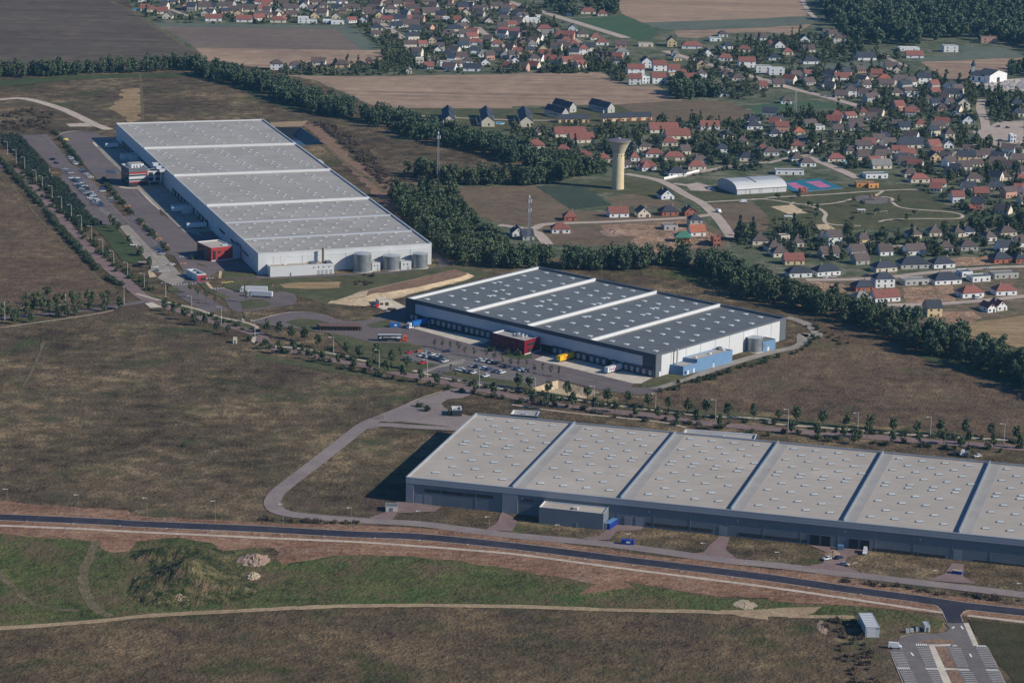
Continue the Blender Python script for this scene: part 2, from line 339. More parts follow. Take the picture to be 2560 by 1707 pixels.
# ------------------------------------------------------------------ the ground and what lies on it
ZL = .04
ZC = [0]
def zlay(layer): ZC[0] += 1; return ZL*layer + (ZC[0] % 60)*.0005
def clean(pts, d=2.5):
    out = [pts[0]]
    for p in pts[1:]:
        if (p-out[-1]).length > d: out.append(p)
    return out
def jag(pts, amp, step=6.0):
    out = []
    for i, a in enumerate(pts):
        b = pts[(i+1) % len(pts)]; n = max(1, int((b-a).length/step))
        for k in range(n):
            p = a.lerp(b, k/n)
            out.append(p+Vector((random.gauss(0, amp), random.gauss(0, amp), 0)) if k else p)
    return out
def area(name, s, mat, layer, jit=0.0, holes=()):
    pts = PW(s) if isinstance(s, str) else [Vector(p) for p in s]
    if jit: pts = jag(pts, jit)
    loops = [pts]+[[Vector(p) for p in h] for h in holes]; flatv = [p for l in loops for p in l]
    tris = tessellate_polygon([[Vector((p.x, p.y, 0)) for p in l] for l in loops])
    mb = MB(); z = zlay(layer) if layer else 0.0
    fs = []
    for t in tris:
        a, b, c = (flatv[i] for i in t)
        fs.append(t if (b-a).cross(c-a).z > 0 else (t[0], t[2], t[1]))
    mb.add([(p.x, p.y, z) for p in flatv], fs)
    o = link(name, mb.mesh(name, mat)); o['kind'] = 'structure'; return o
def smooth(pts, n=6):
    if len(pts) < 3: return pts
    k = len(pts); T = [(pts[min(i+1, k-1)]-pts[max(i-1, 0)]).normalized() for i in range(k)]; out = []
    for i in range(k-1):
        a, b = pts[i], pts[i+1]; L = (b-a).length; m0, m1 = T[i]*L, T[i+1]*L
        for q in range(n):
            t = q/n; out.append(a*(2*t**3-3*t*t+1)+m0*(t**3-2*t*t+t)+b*(3*t*t-2*t**3)+m1*(t**3-t*t))
    return out+[pts[-1]]
def offset(pts, d):
    out = []
    for i, p in enumerate(pts):
        t = (pts[min(i+1, len(pts)-1)]-pts[max(i-1, 0)]); t.z = 0; t.normalize()
        out.append(p+Vector((-t.y, t.x, 0))*d)
    return out
ROADS = []
def road(name, s, width, mat, layer, jit=0.0, sm=True):
    pts = clean(PW(s) if isinstance(s, str) else s, 2.5 if sm else .1)
    if sm: pts = smooth(pts)
    ROADS.append((pts, width))
    a, b = offset(pts, width/2), offset(pts, -width/2)
    if jit:
        a = [p+Vector((random.gauss(0, jit), random.gauss(0, jit), 0)) for p in a]; b = [p+Vector((random.gauss(0, jit), random.gauss(0, jit), 0)) for p in b]
    mb = MB(); z = zlay(layer); n = len(pts)
    mb.add([(p.x, p.y, z) for p in a]+[(p.x, p.y, z) for p in b], [(n+i, n+i+1, i+1, i) for i in range(n-1)])
    o = link(name, mb.mesh(name, mat)); o['kind'] = 'structure'; return pts
def kerb(s, width=.3, h=.15, mat='kerb', name='kerb', sm=True, z0=0.0):
    pts = clean(PW(s) if isinstance(s, str) else s, 1.5)
    if sm: pts = smooth(pts)
    a, b = offset(pts, width/2), offset(pts, -width/2); mb = MB(); n = len(pts); z = h
    mb.add([(p.x, p.y, q) for l in (a, b) for q in (z0, z) for p in l],
           [(n+i, 3*n+i, 3*n+i+1, n+i+1) for i in range(n-1)]+[(i, n+i, n+i+1, i+1) for i in range(n-1)]+[(2*n+i, 2*n+i+1, 3*n+i+1, 3*n+i) for i in range(n-1)])
    me = mb.mesh(name, mat); fixn(me)
    o = link(name, me); o['kind'] = 'structure'; return o
def dashes(name, s, width, mat='mark', layer=7, dash=None, sm=True):
    pts = PW(s) if isinstance(s, str) else s
    if sm: pts = smooth(pts)
    if not dash: 
        road_ = road(name, pts, width, mat, layer, sm=False); ROADS.pop(); return
    mb = MB(); z = zlay(layer)
    for a, b in zip(pts, pts[1:]):
        L = (b-a).length; d = (b-a)/max(L, 1e-6); nn = Vector((-d.y, d.x, 0))*width/2; k = 0.0
        while k+dash[0] < L:
            p, q = a+d*k, a+d*(k+dash[0])
            mb.add([(v.x, v.y, z) for v in (p-nn, q-nn, q+nn, p+nn)], [(0, 1, 2, 3)]); k += dash[0]+dash[1]
    o = link(name, mb.mesh(name, mat)); o['kind'] = 'structure'
def inside(px, py, poly):
    r = np.zeros(len(px), bool); n = len(poly)
    for i in range(n):
        a, b = poly[i], poly[(i+1) % n]
        c = ((a[1] > py) != (b[1] > py)); r ^= c & (px < (b[0]-a[0])*(py-a[1])/((b[1]-a[1]) or 1e-9)+a[0])
    return r
def scatter(poly, n):
    xs = [p[0] for p in poly]; ys = [p[1] for p in poly]; ox = np.empty(0); oy = np.empty(0)
    for _ in range(40):
        x = rng.uniform(min(xs), max(xs), n*2); y = rng.uniform(min(ys), max(ys), n*2); k = inside(x, y, poly)
        ox = np.r_[ox, x[k]]; oy = np.r_[oy, y[k]]
        if len(ox) >= n: break
    return ox[:n], oy[:n]
def pit(name, s, depth, slope, mat_slope, mat_floor, layer=1, label=None):
    rim = PW(s); c = sum(rim, Vector((0, 0, 0)))/len(rim); n = len(rim); fl = []
    sgn = 1 if sum(rim[i].x*rim[(i+1) % n].y-rim[(i+1) % n].x*rim[i].y for i in range(n)) > 0 else -1
    for i in range(n):
        d1 = (rim[i]-rim[i-1]).normalized(); d2 = (rim[(i+1) % n]-rim[i]).normalized()
        n1 = Vector((-d1.y, d1.x, 0))*sgn; n2 = Vector((-d2.y, d2.x, 0))*sgn; bis = (n1+n2); bis /= max(.35, bis.length_squared/2)
        fl.append(rim[i]+bis*slope)
    mb = MB(); mb.add([(p.x, p.y, .02) for p in rim]+[(p.x, p.y, -depth) for p in fl], [(i, (i+1) % n, n+(i+1) % n, n+i) for i in range(n)], 0)
    mb.add([(p.x, p.y, -depth) for p in fl], [tuple(range(n))], 1)
    me = mb.mesh(name, [mat_slope, mat_floor])
    if sgn < 0: me.flip_normals()
    for p in me.polygons:
        if p.normal.z < 0: p.flip()
    o = link(name, me); o['kind'] = 'structure'; return rim
PIT_B = pit('retention_basin', '#1250,800,400 390 1012 850 882 1470 1062 1240 1146 770 1078', 2.6, 5.0, 'sand', 'sand')
PIT_A = pit('lined_pond', '@10 90 1172 410 1170 640 1326 300 1340', 5.5, 9.0, 'liner', 'pondw')
area('ground', [Vector((-3000, -600, 0)), Vector((3000, -600, 0)), Vector((3000, 6000, 0)), Vector((-3000, 6000, 0))], 'meadow', 0, holes=(PIT_B, PIT_A))
# --- distant village ground and fields
area('village_ground', '@00 1000 -160 @30 5200 -160 @31 5200 1000 2800 1300 1660 1420 1300 1390 900 1290 300 1160 @21 2350 1000 1800 850 0 790 @11 2250 700 1950 350 1750 130 @21 300 120 @20 900 1500 0 1400 @10 2350 1400 1100 990 550 750 0 580 @00 1850 560 1350 210', 'village', 1)
area('ploughed_field', '@00 -900 -160 985 -160 1020 30 1180 90 1350 205 1560 330 1700 440 1810 480 1850 590 1500 600 700 630 0 690 -900 720', 'plough', 2, .6)
road('field_edge', '@00 1010 20 1180 85 1350 205 1560 335 1720 440 1810 480', 5, 'oldtrack', 3, .5)
area('stubble_field', '@00 1480 245 2350 258 @10 740 268 968 458 0 447 @00 1780 436', 'stubble_dark', 2, .5)
area('green_strip', '@00 1365 212 2350 225 @10 870 240 1135 458 968 458 740 268 0 256 @00 1480 245', 'strip', 2, .5)
area('stubble_field', '@00 1790 440 2350 448 @10 0 450 1180 465 1190 560 700 640 0 620 @00 1900 560', 'stubble', 2, .5)
area('stubble_field', '@10 270 692 830 706 2350 682 @20 0 682 820 664 890 712 1060 792 1340 797 1500 882 1560 925 965 962 0 978 @10 2350 998 1110 992 900 890 550 742', 'stubble', 2, .6)
area('brown_field', '@20 965 962 1560 925 1980 932 2240 1052 2100 1112 1290 1122', 'brownfield', 2, .6)
area('terrace_lawn', '@10 1110 994 2350 1000 @20 965 964 1290 1120 700 1170 @10 2350 1190 1900 1190 1450 1120', 'lawn', 2, .3)
area('stubble_field', '@20 860 -160 1010 130 1200 212 2350 170 @30 160 158 350 150 385 105 240 -160', 'stubble_up', 2, .6)
area('green_strip', '@20 1200 212 2350 172 @30 350 152 430 150 420 222 @20 2350 252 1400 282', 'strip', 3, .5)
area('stubble_field', '@20 1495 286 2350 254 @30 400 225 300 290 250 335 0 300 @20 1950 305 1700 352 1520 345', 'stubble', 3, .5)
area('sports_field', '@20 540 172 870 160 1015 138 1200 212 1345 282 1290 360 1150 368 1050 350', 'pitch', 2, .5)
area('stubble_field', '@30 1400 572 2350 530 2350 590 2200 650 1830 722 1640 735', 'stubble', 2, .5)
area('green_strip', '@30 170 622 560 590 1100 572 1070 612 550 662 190 655', 'strip', 2, .5)
area('green_strip', '@30 1750 430 2090 432 2350 500 2350 530 1300 572 1440 530 1800 500', 'strip', 3, .5)
area('park_lawn', '@20 2180 970 2350 955 @30 0 960 440 925 760 985 250 1012 0 1046 @20 2240 1050', 'pitch', 3, .5)
area('park_lawn', '@21 1590 195 1880 150 2350 230 @31 170 190 700 150 1280 120 1420 180 1700 360 1900 440 1700 520 1200 520 620 560 0 560 @21 2200 520 2020 600 1900 450 1750 300', 'lawn', 2, .5)
area('brown_field', '@21 1790 300 2000 300 2200 280 2350 420 @31 0 560 @21 2200 570 2020 600 1900 450', 'brownfield', 3, 1.0)
area('grass', '@21 560 130 900 85 1040 60 1350 115 1500 215 1600 300 1120 215 800 200 640 140', 'lawn', 2, .5)
area('brown_field', '@11 1700 150 2350 140 @21 0 140 215 143 540 365 380 505 0 510 @11 2350 520 2000 400', 'brownfield', 2, .6)
area('crop_field', '@21 215 143 640 128 915 315 560 362', 'darkfield', 3, .3)
area('brown_field', '@21 915 315 870 240 1120 215 1560 300 1520 330 1000 330', 'brownfield', 2, .5)
area('building_soil', '@21 360 380 560 365 900 380 1350 410 1700 430 1900 560 2000 640 1950 720 1500 740 1100 700 600 690 340 680 160 560 300 500', 'brownfield', 3, .6)
area('building_soil', '@21 800 500 1040 490 1350 470 1620 450 1740 540 1900 600 1900 680 1350 760 1060 690 1130 610 900 590', 'plot', 4, .8)
area('building_soil', '@31 180 1000 2350 890 2700 860 2700 1330 1660 1420 1300 1390 900 1290 420 1180', 'estate', 2, .5)
area('building_soil', '@31 1230 1080 1690 1050 1720 1200 1260 1215', 'plot', 4, .6)
area('building_soil', '@31 1620 1300 1880 1290 1960 1350 1880 1400 1460 1400', 'plot', 4, .6)
area('building_soil', '@31 1500 820 2050 780 2120 860 1700 880', 'plot', 4, .6)
area('building_soil', '@31 350 1010 700 1050 740 1130 540 1120', 'plot', 4, .6)
area('stubble_field', '@31 1640 1425 2350 1330 4400 1150 @32 4400 200 2350 75 2150 20 @31 1990 1560', 'gold', 4, .5)
area('cemetery_ground', '@30 1820 740 2200 730 2350 720 2350 840 1980 850', 'concrete', 2, .5)
area('town_square', '@30 1870 1210 2000 1180 2110 1120 2350 1110 2350 1330 2000 1300', 'street', 3, .5)
# --- roads and streets of the village
for s, wd in (('@10 1150 215 1330 340 1450 430 1610 565', 8), ('@10 2030 255 2150 355 2320 450', 8), ('@20 -60 10 200 90 500 182 1050 352', 12), ('@20 1400 470 1560 520 1800 592 2260 722 @30 300 838', 10), ('@30 300 838 500 884 930 1004', 10),
              ('@20 480 310 720 440 930 525', 6), ('@30 1060 500 1150 560 1270 612', 6), ('@30 240 -160 370 105 465 195', 6), ('@30 1965 915 1950 1000 1990 1120 2000 1210', 8), ('@30 2000 1290 2350 1410', 11), ('@30 1350 1560 1900 1330', 4),
              ('@30 0 1500 240 1442 380 1420 505 1290', 5), ('@30 350 1440 560 1520 720 1590 @31 830 70', 9), ('@21 1040 30 1350 92 1600 225 1750 305 1900 450 2015 615', 8), ('@21 1350 92 1700 20 @20 2000 1530 2350 1490', 6),
              ('@21 -120 500 0 515 100 530 180 540 300 495 860 472 1620 432 1860 400', 7), ('@21 150 545 240 580 330 680', 8), ('@31 350 1005 960 992 1500 935 2100 888 2400 880', 7), ('@31 1080 1235 1700 1215 2400 1150', 7), ('@31 1150 700 1240 690', 5),
              ('@00 1560 90 1700 140 1790 165', 6), ('@21 1730 155 1560 130 1480 120', 6), ('@31 2000 670 2350 660', 4), ('@10 1260 1050 1650 1075 2350 1105 @20 0 1105 400 1110', 4)):
    road('street', s, wd, 'street', 5)
area('square', '@21 1590 130 1700 110 1850 150 1880 190 1640 185', 'street', 4)
for s, wd in (('@21 1740 292 2350 258 @31 0 250 500 222 1050 185 1300 175 1420 182', 3), ('@21 2200 262 @31 0 266 350 312 630 296 830 244 900 238 1120 250 1140 290 1250 345 1660 380 1780 408 1740 440 1400 442 1100 452 1015 472', 2.6),
              ('@31 980 240 1055 186', 2.6), ('@31 350 312 480 356 530 400 515 452 570 492 850 508', 3), ('@31 200 315 240 290', 2)):
    road('park_path', s, wd, 'gravelp', 5)
area('sandy_court', '@31 22 332 230 314 362 390 190 402', 'sand', 5); area('sandy_court', '@31 378 502 540 490 622 536 482 550', 'sand', 5)
c = P1('@31 950 268'); area('play_area', [c+Vector((13*math.cos(a/16*6.283), 17*math.sin(a/16*6.283), 0)) for a in range(16)], 'asphalt_grey', 5)
# --- meadows of the business park
road('stubble_path', '@00 -200 920 0 915 180 905 330 930 560 1000 740 1080 860 1140 1000 1192', 9, 'gravelp', 3, .2)
area('gravel_patch', '@00 610 1140 800 1130 860 1165 640 1165', 'gravelp', 3, .4)
area('bleached_grass', '@00 1130 820 1290 810 1310 1090 1200 1130 1110 1060 1000 990 1100 930', 'gold', 2, 2.0)
road('ditch_line', '@00 1285 690 1300 880 1312 1110', 2.5, 'oldtrack', 3)
area('belt_grass', '@00 -200 760 0 740 700 690 1760 670 2350 840 @10 0 850 330 985 900 1095 900 1120 300 1010 0 880 @00 2100 790 1780 700 700 730 0 800 -200 810', 'darklawn', 2, 1.0)
area('belt_grass', '@21 1150 905 1350 900 1650 930 1900 1010 1880 1080 1500 990 1200 960', 'green', 2, 1.5)
area('belt_grass', '@31 1100 1530 1700 1700 @32 1000 30 1300 120 1650 230 2000 340 2350 460 2500 520 2500 350 2000 160 1500 20', 'darklawn', 2, 1.0)
area('brown_meadow', '@31 170 1350 500 1400 900 1510 @32 1000 10 1250 100 1600 220 2000 350 2350 470 2700 560 2700 900 2350 890 1500 800 500 720 0 640 @22 1900 600 1200 490 1500 420 1700 380 2350 190 @32 0 170 450 -10 @31 500 1530', 'meadow_brown', 2, 1.5)
area('brown_meadow', '@01 -400 100 0 90 60 100 300 360 560 620 760 830 980 1040 1110 1100 900 1180 0 1260 -400 1290', 'meadow_brown', 2, 1.0)
area('dark_bank', '@10 430 1150 560 1120 900 1480 1400 1700 @11 1200 200 1300 420 1500 620 1560 800 1300 480 1050 180 850 -20 @10 640 1330', 'topsoil', 2, 1.5)
road('bank_track', '@10 620 1335 760 1450 920 1568 @11 1060 90 1190 205', 4, 'oldtrack', 3, .3)
area('sandy_bank', '@10 130 1125 480 1110 460 1130 420 1165 150 1168', 'track', 3, .8)
area('verge', '@11 660 960 1200 930 1720 880 1920 840 2150 960 1990 1010 1300 1170 1000 1235 640 1240 500 1180 180 1110 150 1000', 'lawn', 2, .8)
area('tall_reed_ground', '@11 215 1045 470 1025 780 1020 770 1075 500 1085 260 1075', 'gold', 3, .8)
area('lower_field', '@03 -700 1120 0 1075 800 1018 1400 962 2350 905 @13 0 902 900 870 2350 876 @23 0 885 1000 915 2350 950 @33 330 985 600 1100 640 1250 820 1500 980 2000 @03 -700 2000', 'meadow_front', 2, .8)
area('lawn', '@33 1840 985 2350 1040 2800 1100 2800 2400 2500 2000 2250 1560 1900 1120', 'olive', 3, .4)
area('green_meadow', '@03 -700 190 0 205 400 240 860 260 930 330 1250 280 1650 230 1940 280 2350 330 @13 240 480 700 400 1300 400 1900 450 2350 525 @23 0 530 500 600 780 660 620 750 @23 1020 640 1300 690 1900 780 2350 800 @33 300 860 700 850 1500 950 1620 1000 1560 1100 1200 1110 600 1000 300 950 0 945 @23 2350 945 1000 910 0 880 @13 900 866 0 900 @03 2350 905 1400 955 800 1015 0 1070 -700 1110', 'green', 2, .8)
area('earth_works', '@02 -300 1455 0 1462 250 1490 700 1520 1180 1545 @03 1200 25 1350 42 2350 92 @13 600 120 1000 122 1700 160 2350 235 @23 300 250 1000 365 1800 455 2350 525 @33 700 600 1500 745 2350 860 2800 930 2800 1090 2350 1025 1840 962 1600 930 700 855 0 810 @23 2350 785 1900 782 1200 665 1020 632 1120 690 620 752 780 662 500 605 0 532 @13 2350 522 1900 452 1300 402 700 400 240 482 160 330 0 328 @03 2350 322 2000 362 1940 282 1650 232 1250 272 1180 362 1020 372 930 332 860 262 0 202 -300 190', 'earth', 3, .9)
# tracks at the bottom
road('worn_track', '@02 405 0 300 250 150 530', 1.6, 'oldtrack', 4, .3); road('worn_track', '@32 0 385 400 430 800 500 1400 560', 1.4, 'oldtrack', 4, .3)
road('farm_track', '@03 -2500 1180 0 1067 800 1012 1400 950 2350 900 @13 0 897 400 880 900 862 1500 858 2350 868 @23 0 876 1000 900 1700 915 2350 938 @33 200 955 800 968', 4.2, 'track', 5, .25)
area('track_mouth', '@23 1900 900 2350 890 @33 100 880 490 868 430 920 350 950 0 960 @23 2350 990 2100 960', 'track', 4, .7)
road('worn_track', '@03 880 262 830 400 780 500 760 620 775 720 840 840 900 900 1010 960', 4.5, 'oldtrack', 4, .3)
road('worn_track', '@03 -50 540 120 690 250 810 430 880 720 908', 3.0, 'oldtrack', 4, .3)
FP = '@03 -300 110 0 125 600 150 1300 185 2350 235 @13 0 240 900 275 1500 315 2350 385 @23 0 400 800 490 1300 555 2350 690 @33 0 700 700 790 1600 925'
road('new_footpath', FP, 2.6, 'gravelp', 5, .1)
road('new_footpath', '@33 1830 950 2350 1010 2700 1050', 2.6, 'gravelp', 5)
FR = '@03 -3000 -70 -400 30 0 47 1000 92 1200 107 2350 155 @13 0 160 900 205 1500 228 2350 312 @23 0 322 1000 435 2350 602 @33 0 612 700 705 1400 800 1800 860 2350 922 2800 975 5500 1290'
FRP = road('front_road', FR, 8.5, 'asphalt_new', 5)
area('road_mouth', '@33 1400 815 1560 850 1610 920 1650 1020 1790 1020 1765 950 1800 905 1880 880', 'asphalt_new', 6)
a, b = offset(FRP, 4.5), offset(FRP, -4.5)
kerb(a, .5, .2, name='road_kerb', sm=False)
k = min(range(len(b)), key=lambda i: (b[i]-P1('@33 1380 830')).length); k2 = min(range(len(b)), key=lambda i: (b[i]-P1('@33 1900 895')).length)
kerb(b[:k+1], .5, .2, name='road_kerb', sm=False); kerb(b[k2:], .5, .2, name='road_kerb', sm=False)
kerb('@33 1340 820 1480 840 1570 880 1620 960 1660 1040 1672 1080 1640 1110 1560 1120 1400 1115 1290 1125 1220 1150 1200 1190', .5, .2)
kerb('@33 1960 900 1880 895 1810 915 1770 945 1790 1010', .5, .2)
# car park at lower right
area('car_park', '#2100,1490,460 1340 345 1580 345 1700 560 1760 640 1880 650 2120 1140 2300 1500 2300 1700 1100 1700 640 705 760 590 745 545 850 500 960 480 1230 482 1360 455 1400 410', 'asphalt_grey', 5)
area('planted_bed', '#2100,1490,460 970 605 1060 570 1250 548 1420 565 1500 605', 'topsoil', 6)
area('walkway', '#2100,1490,460 1575 345 1640 345 1770 635 1700 640', 'concrete', 6)
area('walkway', '#2100,1490,460 1125 620 1420 612 1400 640 1210 645 1340 920 1490 925 1495 945 1345 945 1560 1400 1700 1700 1600 1700 1330 1140', 'concrete', 6)
area('planted_bed', '#2100,1490,460 1215 650 1350 650 1490 922 1345 918', 'topsoil', 6); area('planted_bed', '#2100,1490,460 1360 950 1500 950 1700 1350 1580 1400', 'topsoil', 6)
def bays(ax, ay, bx, by, wid, n, skip=()):
    z = zoomw(2100, 1490, 460); mb = MB()
    for i in range(n+1):
        if i in skip: continue
        f = i/n; y = ay+(by-ay)*f; x = ax+(bx-ax)*f
        p, q = G(z(x, y)), G(z(x+wid, y+6)); d = (q-p).normalized(); nn = Vector((-d.y, d.x, 0))*.11
        mb.add([(v.x, v.y, ZL*7) for v in (p-nn, q-nn, q+nn, p+nn)], [(0, 1, 2, 3)])
    o = link('bay_lines', mb.mesh('bay_lines', 'mark')); o['kind'] = 'structure'
bays(655, 720, 740, 890, 150, 8); bays(760, 960, 860, 1180, 165, 9); bays(985, 660, 1090, 890, 150, 10); bays(1120, 965, 1230, 1180, 160, 9)
bays(1390, 665, 1490, 890, 150, 9); bays(1540, 975, 1640, 1180, 160, 8); bays(1735, 665, 1850, 895, 150, 10); bays(1880, 980, 1990, 1180, 160, 9)
def hatch(s, n=6):
    p = PW(s); mb = MB()
    for i in range(n):
        f0, f1 = i/n, (i+.55)/n; sh = .5/n
        a, b2 = p[0].lerp(p[1], f0), p[0].lerp(p[1], f1); c2, d2 = p[3].lerp(p[2], min(1, f1+sh)), p[3].lerp(p[2], min(1, f0+sh))
        mb.add([(v.x, v.y, ZL*7) for v in (a, d2, c2, b2)], [(3, 2, 1, 0)])
    me = mb.mesh('hatching', 'mark'); fixn(me)
    for q in me.polygons:
        if q.normal.z < 0: q.flip()
    o = link('hatching', me); o['kind'] = 'structure'
Z6 = '#2100,1490,460 '
for s in ('970 610 1110 612 1120 638 960 636', '730 910 885 912 900 938 740 935', '1085 918 1250 920 1260 945 1100 942', '1490 930 1640 932 1660 955 1500 952', '1855 935 2010 937 2025 962 1870 958', '1750 630 1860 630 1880 655 1730 650', '1440 625 1490 625 1500 642 1430 645'):
    hatch(Z6+s)
for s in ('905 725 940 765', '1655 740 1680 780', '1545 385 1570 425', '1430 415 1460 395'): road('arrow', Z6+s, .7, 'mark', 7, sm=False); ROADS.pop()
kerb('#2100,1490,460 1880 650 2110 1110 2250 1400', .4, .2); kerb('#2100,1490,460 640 705 800 1100 960 1500', .4, .2)
# --- ring road of the lower warehouse
road('ring_road', '@12 1980 430 1800 470 1480 570 1180 690 1010 760 860 870 500 1150 215 1370 165 1435 150 1490 190 1545 @13 300 18 500 42 900 75 1500 110 1900 160 2350 215 @23 0 222 900 300 2000 450 2350 482 @33 0 482 900 592 2350 762 4200 1000', 8, 'asphalt_pale', 5)
area('service_yard', '@12 1720 460 1960 405 2080 440 1900 520 1760 530 1700 570 1730 610 1850 655 1990 690 1870 790 1300 735 1160 735 1060 720 1220 650 1470 560', 'asphalt_pale', 5)
road('ring_road', '@12 990 790 1160 765 1400 780 1870 805', 7, 'asphalt_pale', 5)
kerb('@12 1200 735 1310 735 1600 760 1870 780', .3, .2); kerb('@12 1710 455 1480 530 1220 655', .3, .2)
kerb('@12 970 745 880 830 500 1115 150 1440 95 1500 130 1550', .3, .2)
for s in ('@12 1450 1480 1710 1515 1640 1560 @13 1300 10 1250 70 1010 65 1180 5 1300 -20 @12 1290 1470', '@13 2260 0 2350 40 2400 90 2350 180 2100 165 2200 110', '@23 960 120 1200 130 1190 165 960 180 900 250 760 262 640 240 800 220 860 170', '@23 1900 220 2000 228 1960 350 2070 430 1600 385 1760 370', '@33 380 305 930 355 720 420 700 500 860 560 300 510 500 470 560 380', '@33 1690 470 1800 480 1790 590 1900 660 1450 625 1620 570'):
    area('driveway', s, 'asphalt_red', 5, .15)
# --- avenue, its branches, paths
AV = '@01 -260 -300 -120 -160 40 -40 150 10 355 215 590 480 790 700 1010 900 1190 1050 1300 1150 1450 1230 1700 1300 2000 1400 2350 1500 @12 130 45 420 110 700 170 1000 222 1300 290 1500 330 1800 392 2100 450 2350 505 @22 450 590 900 640 1300 682 1700 742 2350 803 @32 500 842 1000 882 1500 920 2000 955 2350 985 2800 1020 6000 1270'
AVP = road('avenue', AV, 8.5, 'asphalt_red', 5)
road('avenue_branch', '@01 -400 1400 0 1352 500 1312 1000 1255 1350 1200', 7, 'asphalt', 5)
kerb('@01 0 1440 500 1370 1000 1290 1150 1225 1430 1195', .4, .2)
FPATH = '@01 1250 1130 1500 1200 1800 1270 2000 1340 2350 1430 @12 0 20 350 60 700 110 1000 180 1350 240 1560 300 1900 370 2350 450 @22 400 505 900 580 1300 632 1800 685 2350 715 @32 0 748 500 790 1000 830 1500 868 2350 912 2800 945 6000 1190'
road('cycle_path', FPATH, 2.6, 'gravelp', 5)
road('worn_path', '@01 20 70 160 200 290 360 480 570 700 790 870 970 1060 1090', 1.5, 'oldtrack', 4, .3)
road('verge_path', '@22 0 580 500 650 900 690 1400 745 1600 790', 1.8, 'gravelp', 4)
area('verge', '@01 1130 1000 1300 1080 1500 1180 1900 1290 2350 1420 2350 1480 1900 1360 1500 1230 1300 1130', 'lawn', 3)
area('verge', '@12 0 60 700 140 1500 300 2350 460 @22 900 600 2350 740 @32 1000 850 2700 960 2700 930 1000 800 @22 2350 690 1300 600 800 545 300 460 @12 2350 430 1900 350 1300 210 700 90 0 0', 'lawn', 3)
area('verge', '@12 0 110 600 210 1300 350 1900 450 1780 440 1300 380 600 260 0 160', 'lawn', 3)
area('pale_pad', '@01 1330 1220 1400 1210 1490 1255 1380 1262', 'concrete', 6); area('pale_pad', '#250,560,400 1520 1320 1600 1305 1680 1310 1570 1325', 'concrete', 6)
area('hedge_ground', '@00 -150 1200 150 1240 430 1560 @01 460 80 560 70 930 470 880 520 760 480 400 110 0 -330', 'darkfield', 3)
# --- yards of the upper warehouse
area('truck_yard', '#0,320,400 870 100 1000 62 1150 50 1350 72 1460 112 1700 150 1850 440 2100 830 2349 1090 2349 1568 @01 1880 760 1800 880 2350 880 @11 40 960 300 975 700 952 1200 930 1680 880 1620 760 1660 760 1790 865 1700 890 1200 945 700 970 200 990 @01 2340 995 2030 995 2000 930 1890 1000 1900 1030 1940 1085 2050 1080 2130 1105 2200 1100 2350 1100 @11 250 1110 350 1130 380 1180 350 1230 0 1285 @01 2350 1280 2180 1300 2110 1270 2060 1180 1900 1100 1820 1030 1700 1040 1880 1150 2090 1270 1950 1300 1880 1310 1600 1130 1580 1055 1690 1035 1670 950 1690 930 1560 720 1330 500 870 60 #0,320,400 1250 560 890 192', 'asphalt', 5)
area('car_park', '#0,320,400 300 112 700 96 800 230 1050 540 1180 600 1400 830 1910 1415 1480 1432 1180 1130 860 740 940 690 860 600 770 590', 'asphalt', 5)
area('car_park', '@01 1085 505 1260 495 1640 930 1700 980 1680 1030 1570 1050 1440 985 1490 940 1350 930 1400 890 1330 800 1200 640', 'concrete_yard', 5)
area('loading_apron', '#0,320,400 1370 170 1700 140 1870 430 1750 590 1690 520', 'concrete_yard', 6); area('loading_apron', '#0,320,400 2050 890 2349 870 @01 1700 430 1850 600 1700 560 1480 370 1280 160', 'concrete_yard', 6)
road('yard_edge', '#0,320,400 1370 215 1560 420 1740 590', 2.2, 'concrete', 7); road('yard_edge', '#0,320,400 2040 890 2180 1050 2349 1200', 2.2, 'concrete', 7); road('yard_edge', '@01 1280 165 1470 345 1640 500', 2.2, 'concrete', 7)
road('forecourt', '#0,320,400 1760 870 1900 890 2080 885', 4, 'concrete', 7)
kerb('#0,320,400 900 190 870 100 1000 58 1150 45 1350 65 1460 108', .6, .25)
kerb('#0,320,400 1380 210 1280 195 1370 170', .5, .2)
area('lawn', '@01 900 500 1050 500 1210 690 1330 830 1300 860 1130 840 1000 670 880 530', 'darklawn', 6)
area('lawn', '@01 2040 920 2350 930 2350 985 2000 990', 'lawn', 7); area('lawn', '@01 1830 1040 1900 1030 1940 1090 2110 1160 2060 1180 1900 1110', 'lawn', 7)
area('lawn', '@01 2120 1025 2350 1010 2350 1095 2200 1098 2080 1060', 'lawn', 7); area('lawn', '#560,690,200 480 760 800 690 1100 700 1290 770 1370 840 1300 890 900 960 560 1010 540 900', 'lawn', 7)
area('lawn', '#560,690,200 0 170 250 160 800 140 1300 90 1400 130 1400 400 1600 470 300 420 0 330', 'lawn', 6)
kerb('#560,690,200 0 370 100 410 260 450 480 455', .6, .25); kerb('#560,690,200 360 1050 800 980 1200 910 1330 860 1370 840 1330 800', .5, .2)
area('lawn', '@01 1540 1060 1640 1080 1660 1130 1600 1130 1540 1100', 'lawn', 7)
area('pale_pad', '@01 1360 930 1400 925 1440 975 1370 985', 'sand', 7); area('pale_pad', '@01 2010 925 2040 925 2030 990 2005 990', 'sand', 7); area('pale_pad', '@01 1885 1030 1910 1025 1960 1080 1930 1085', 'sand', 7)
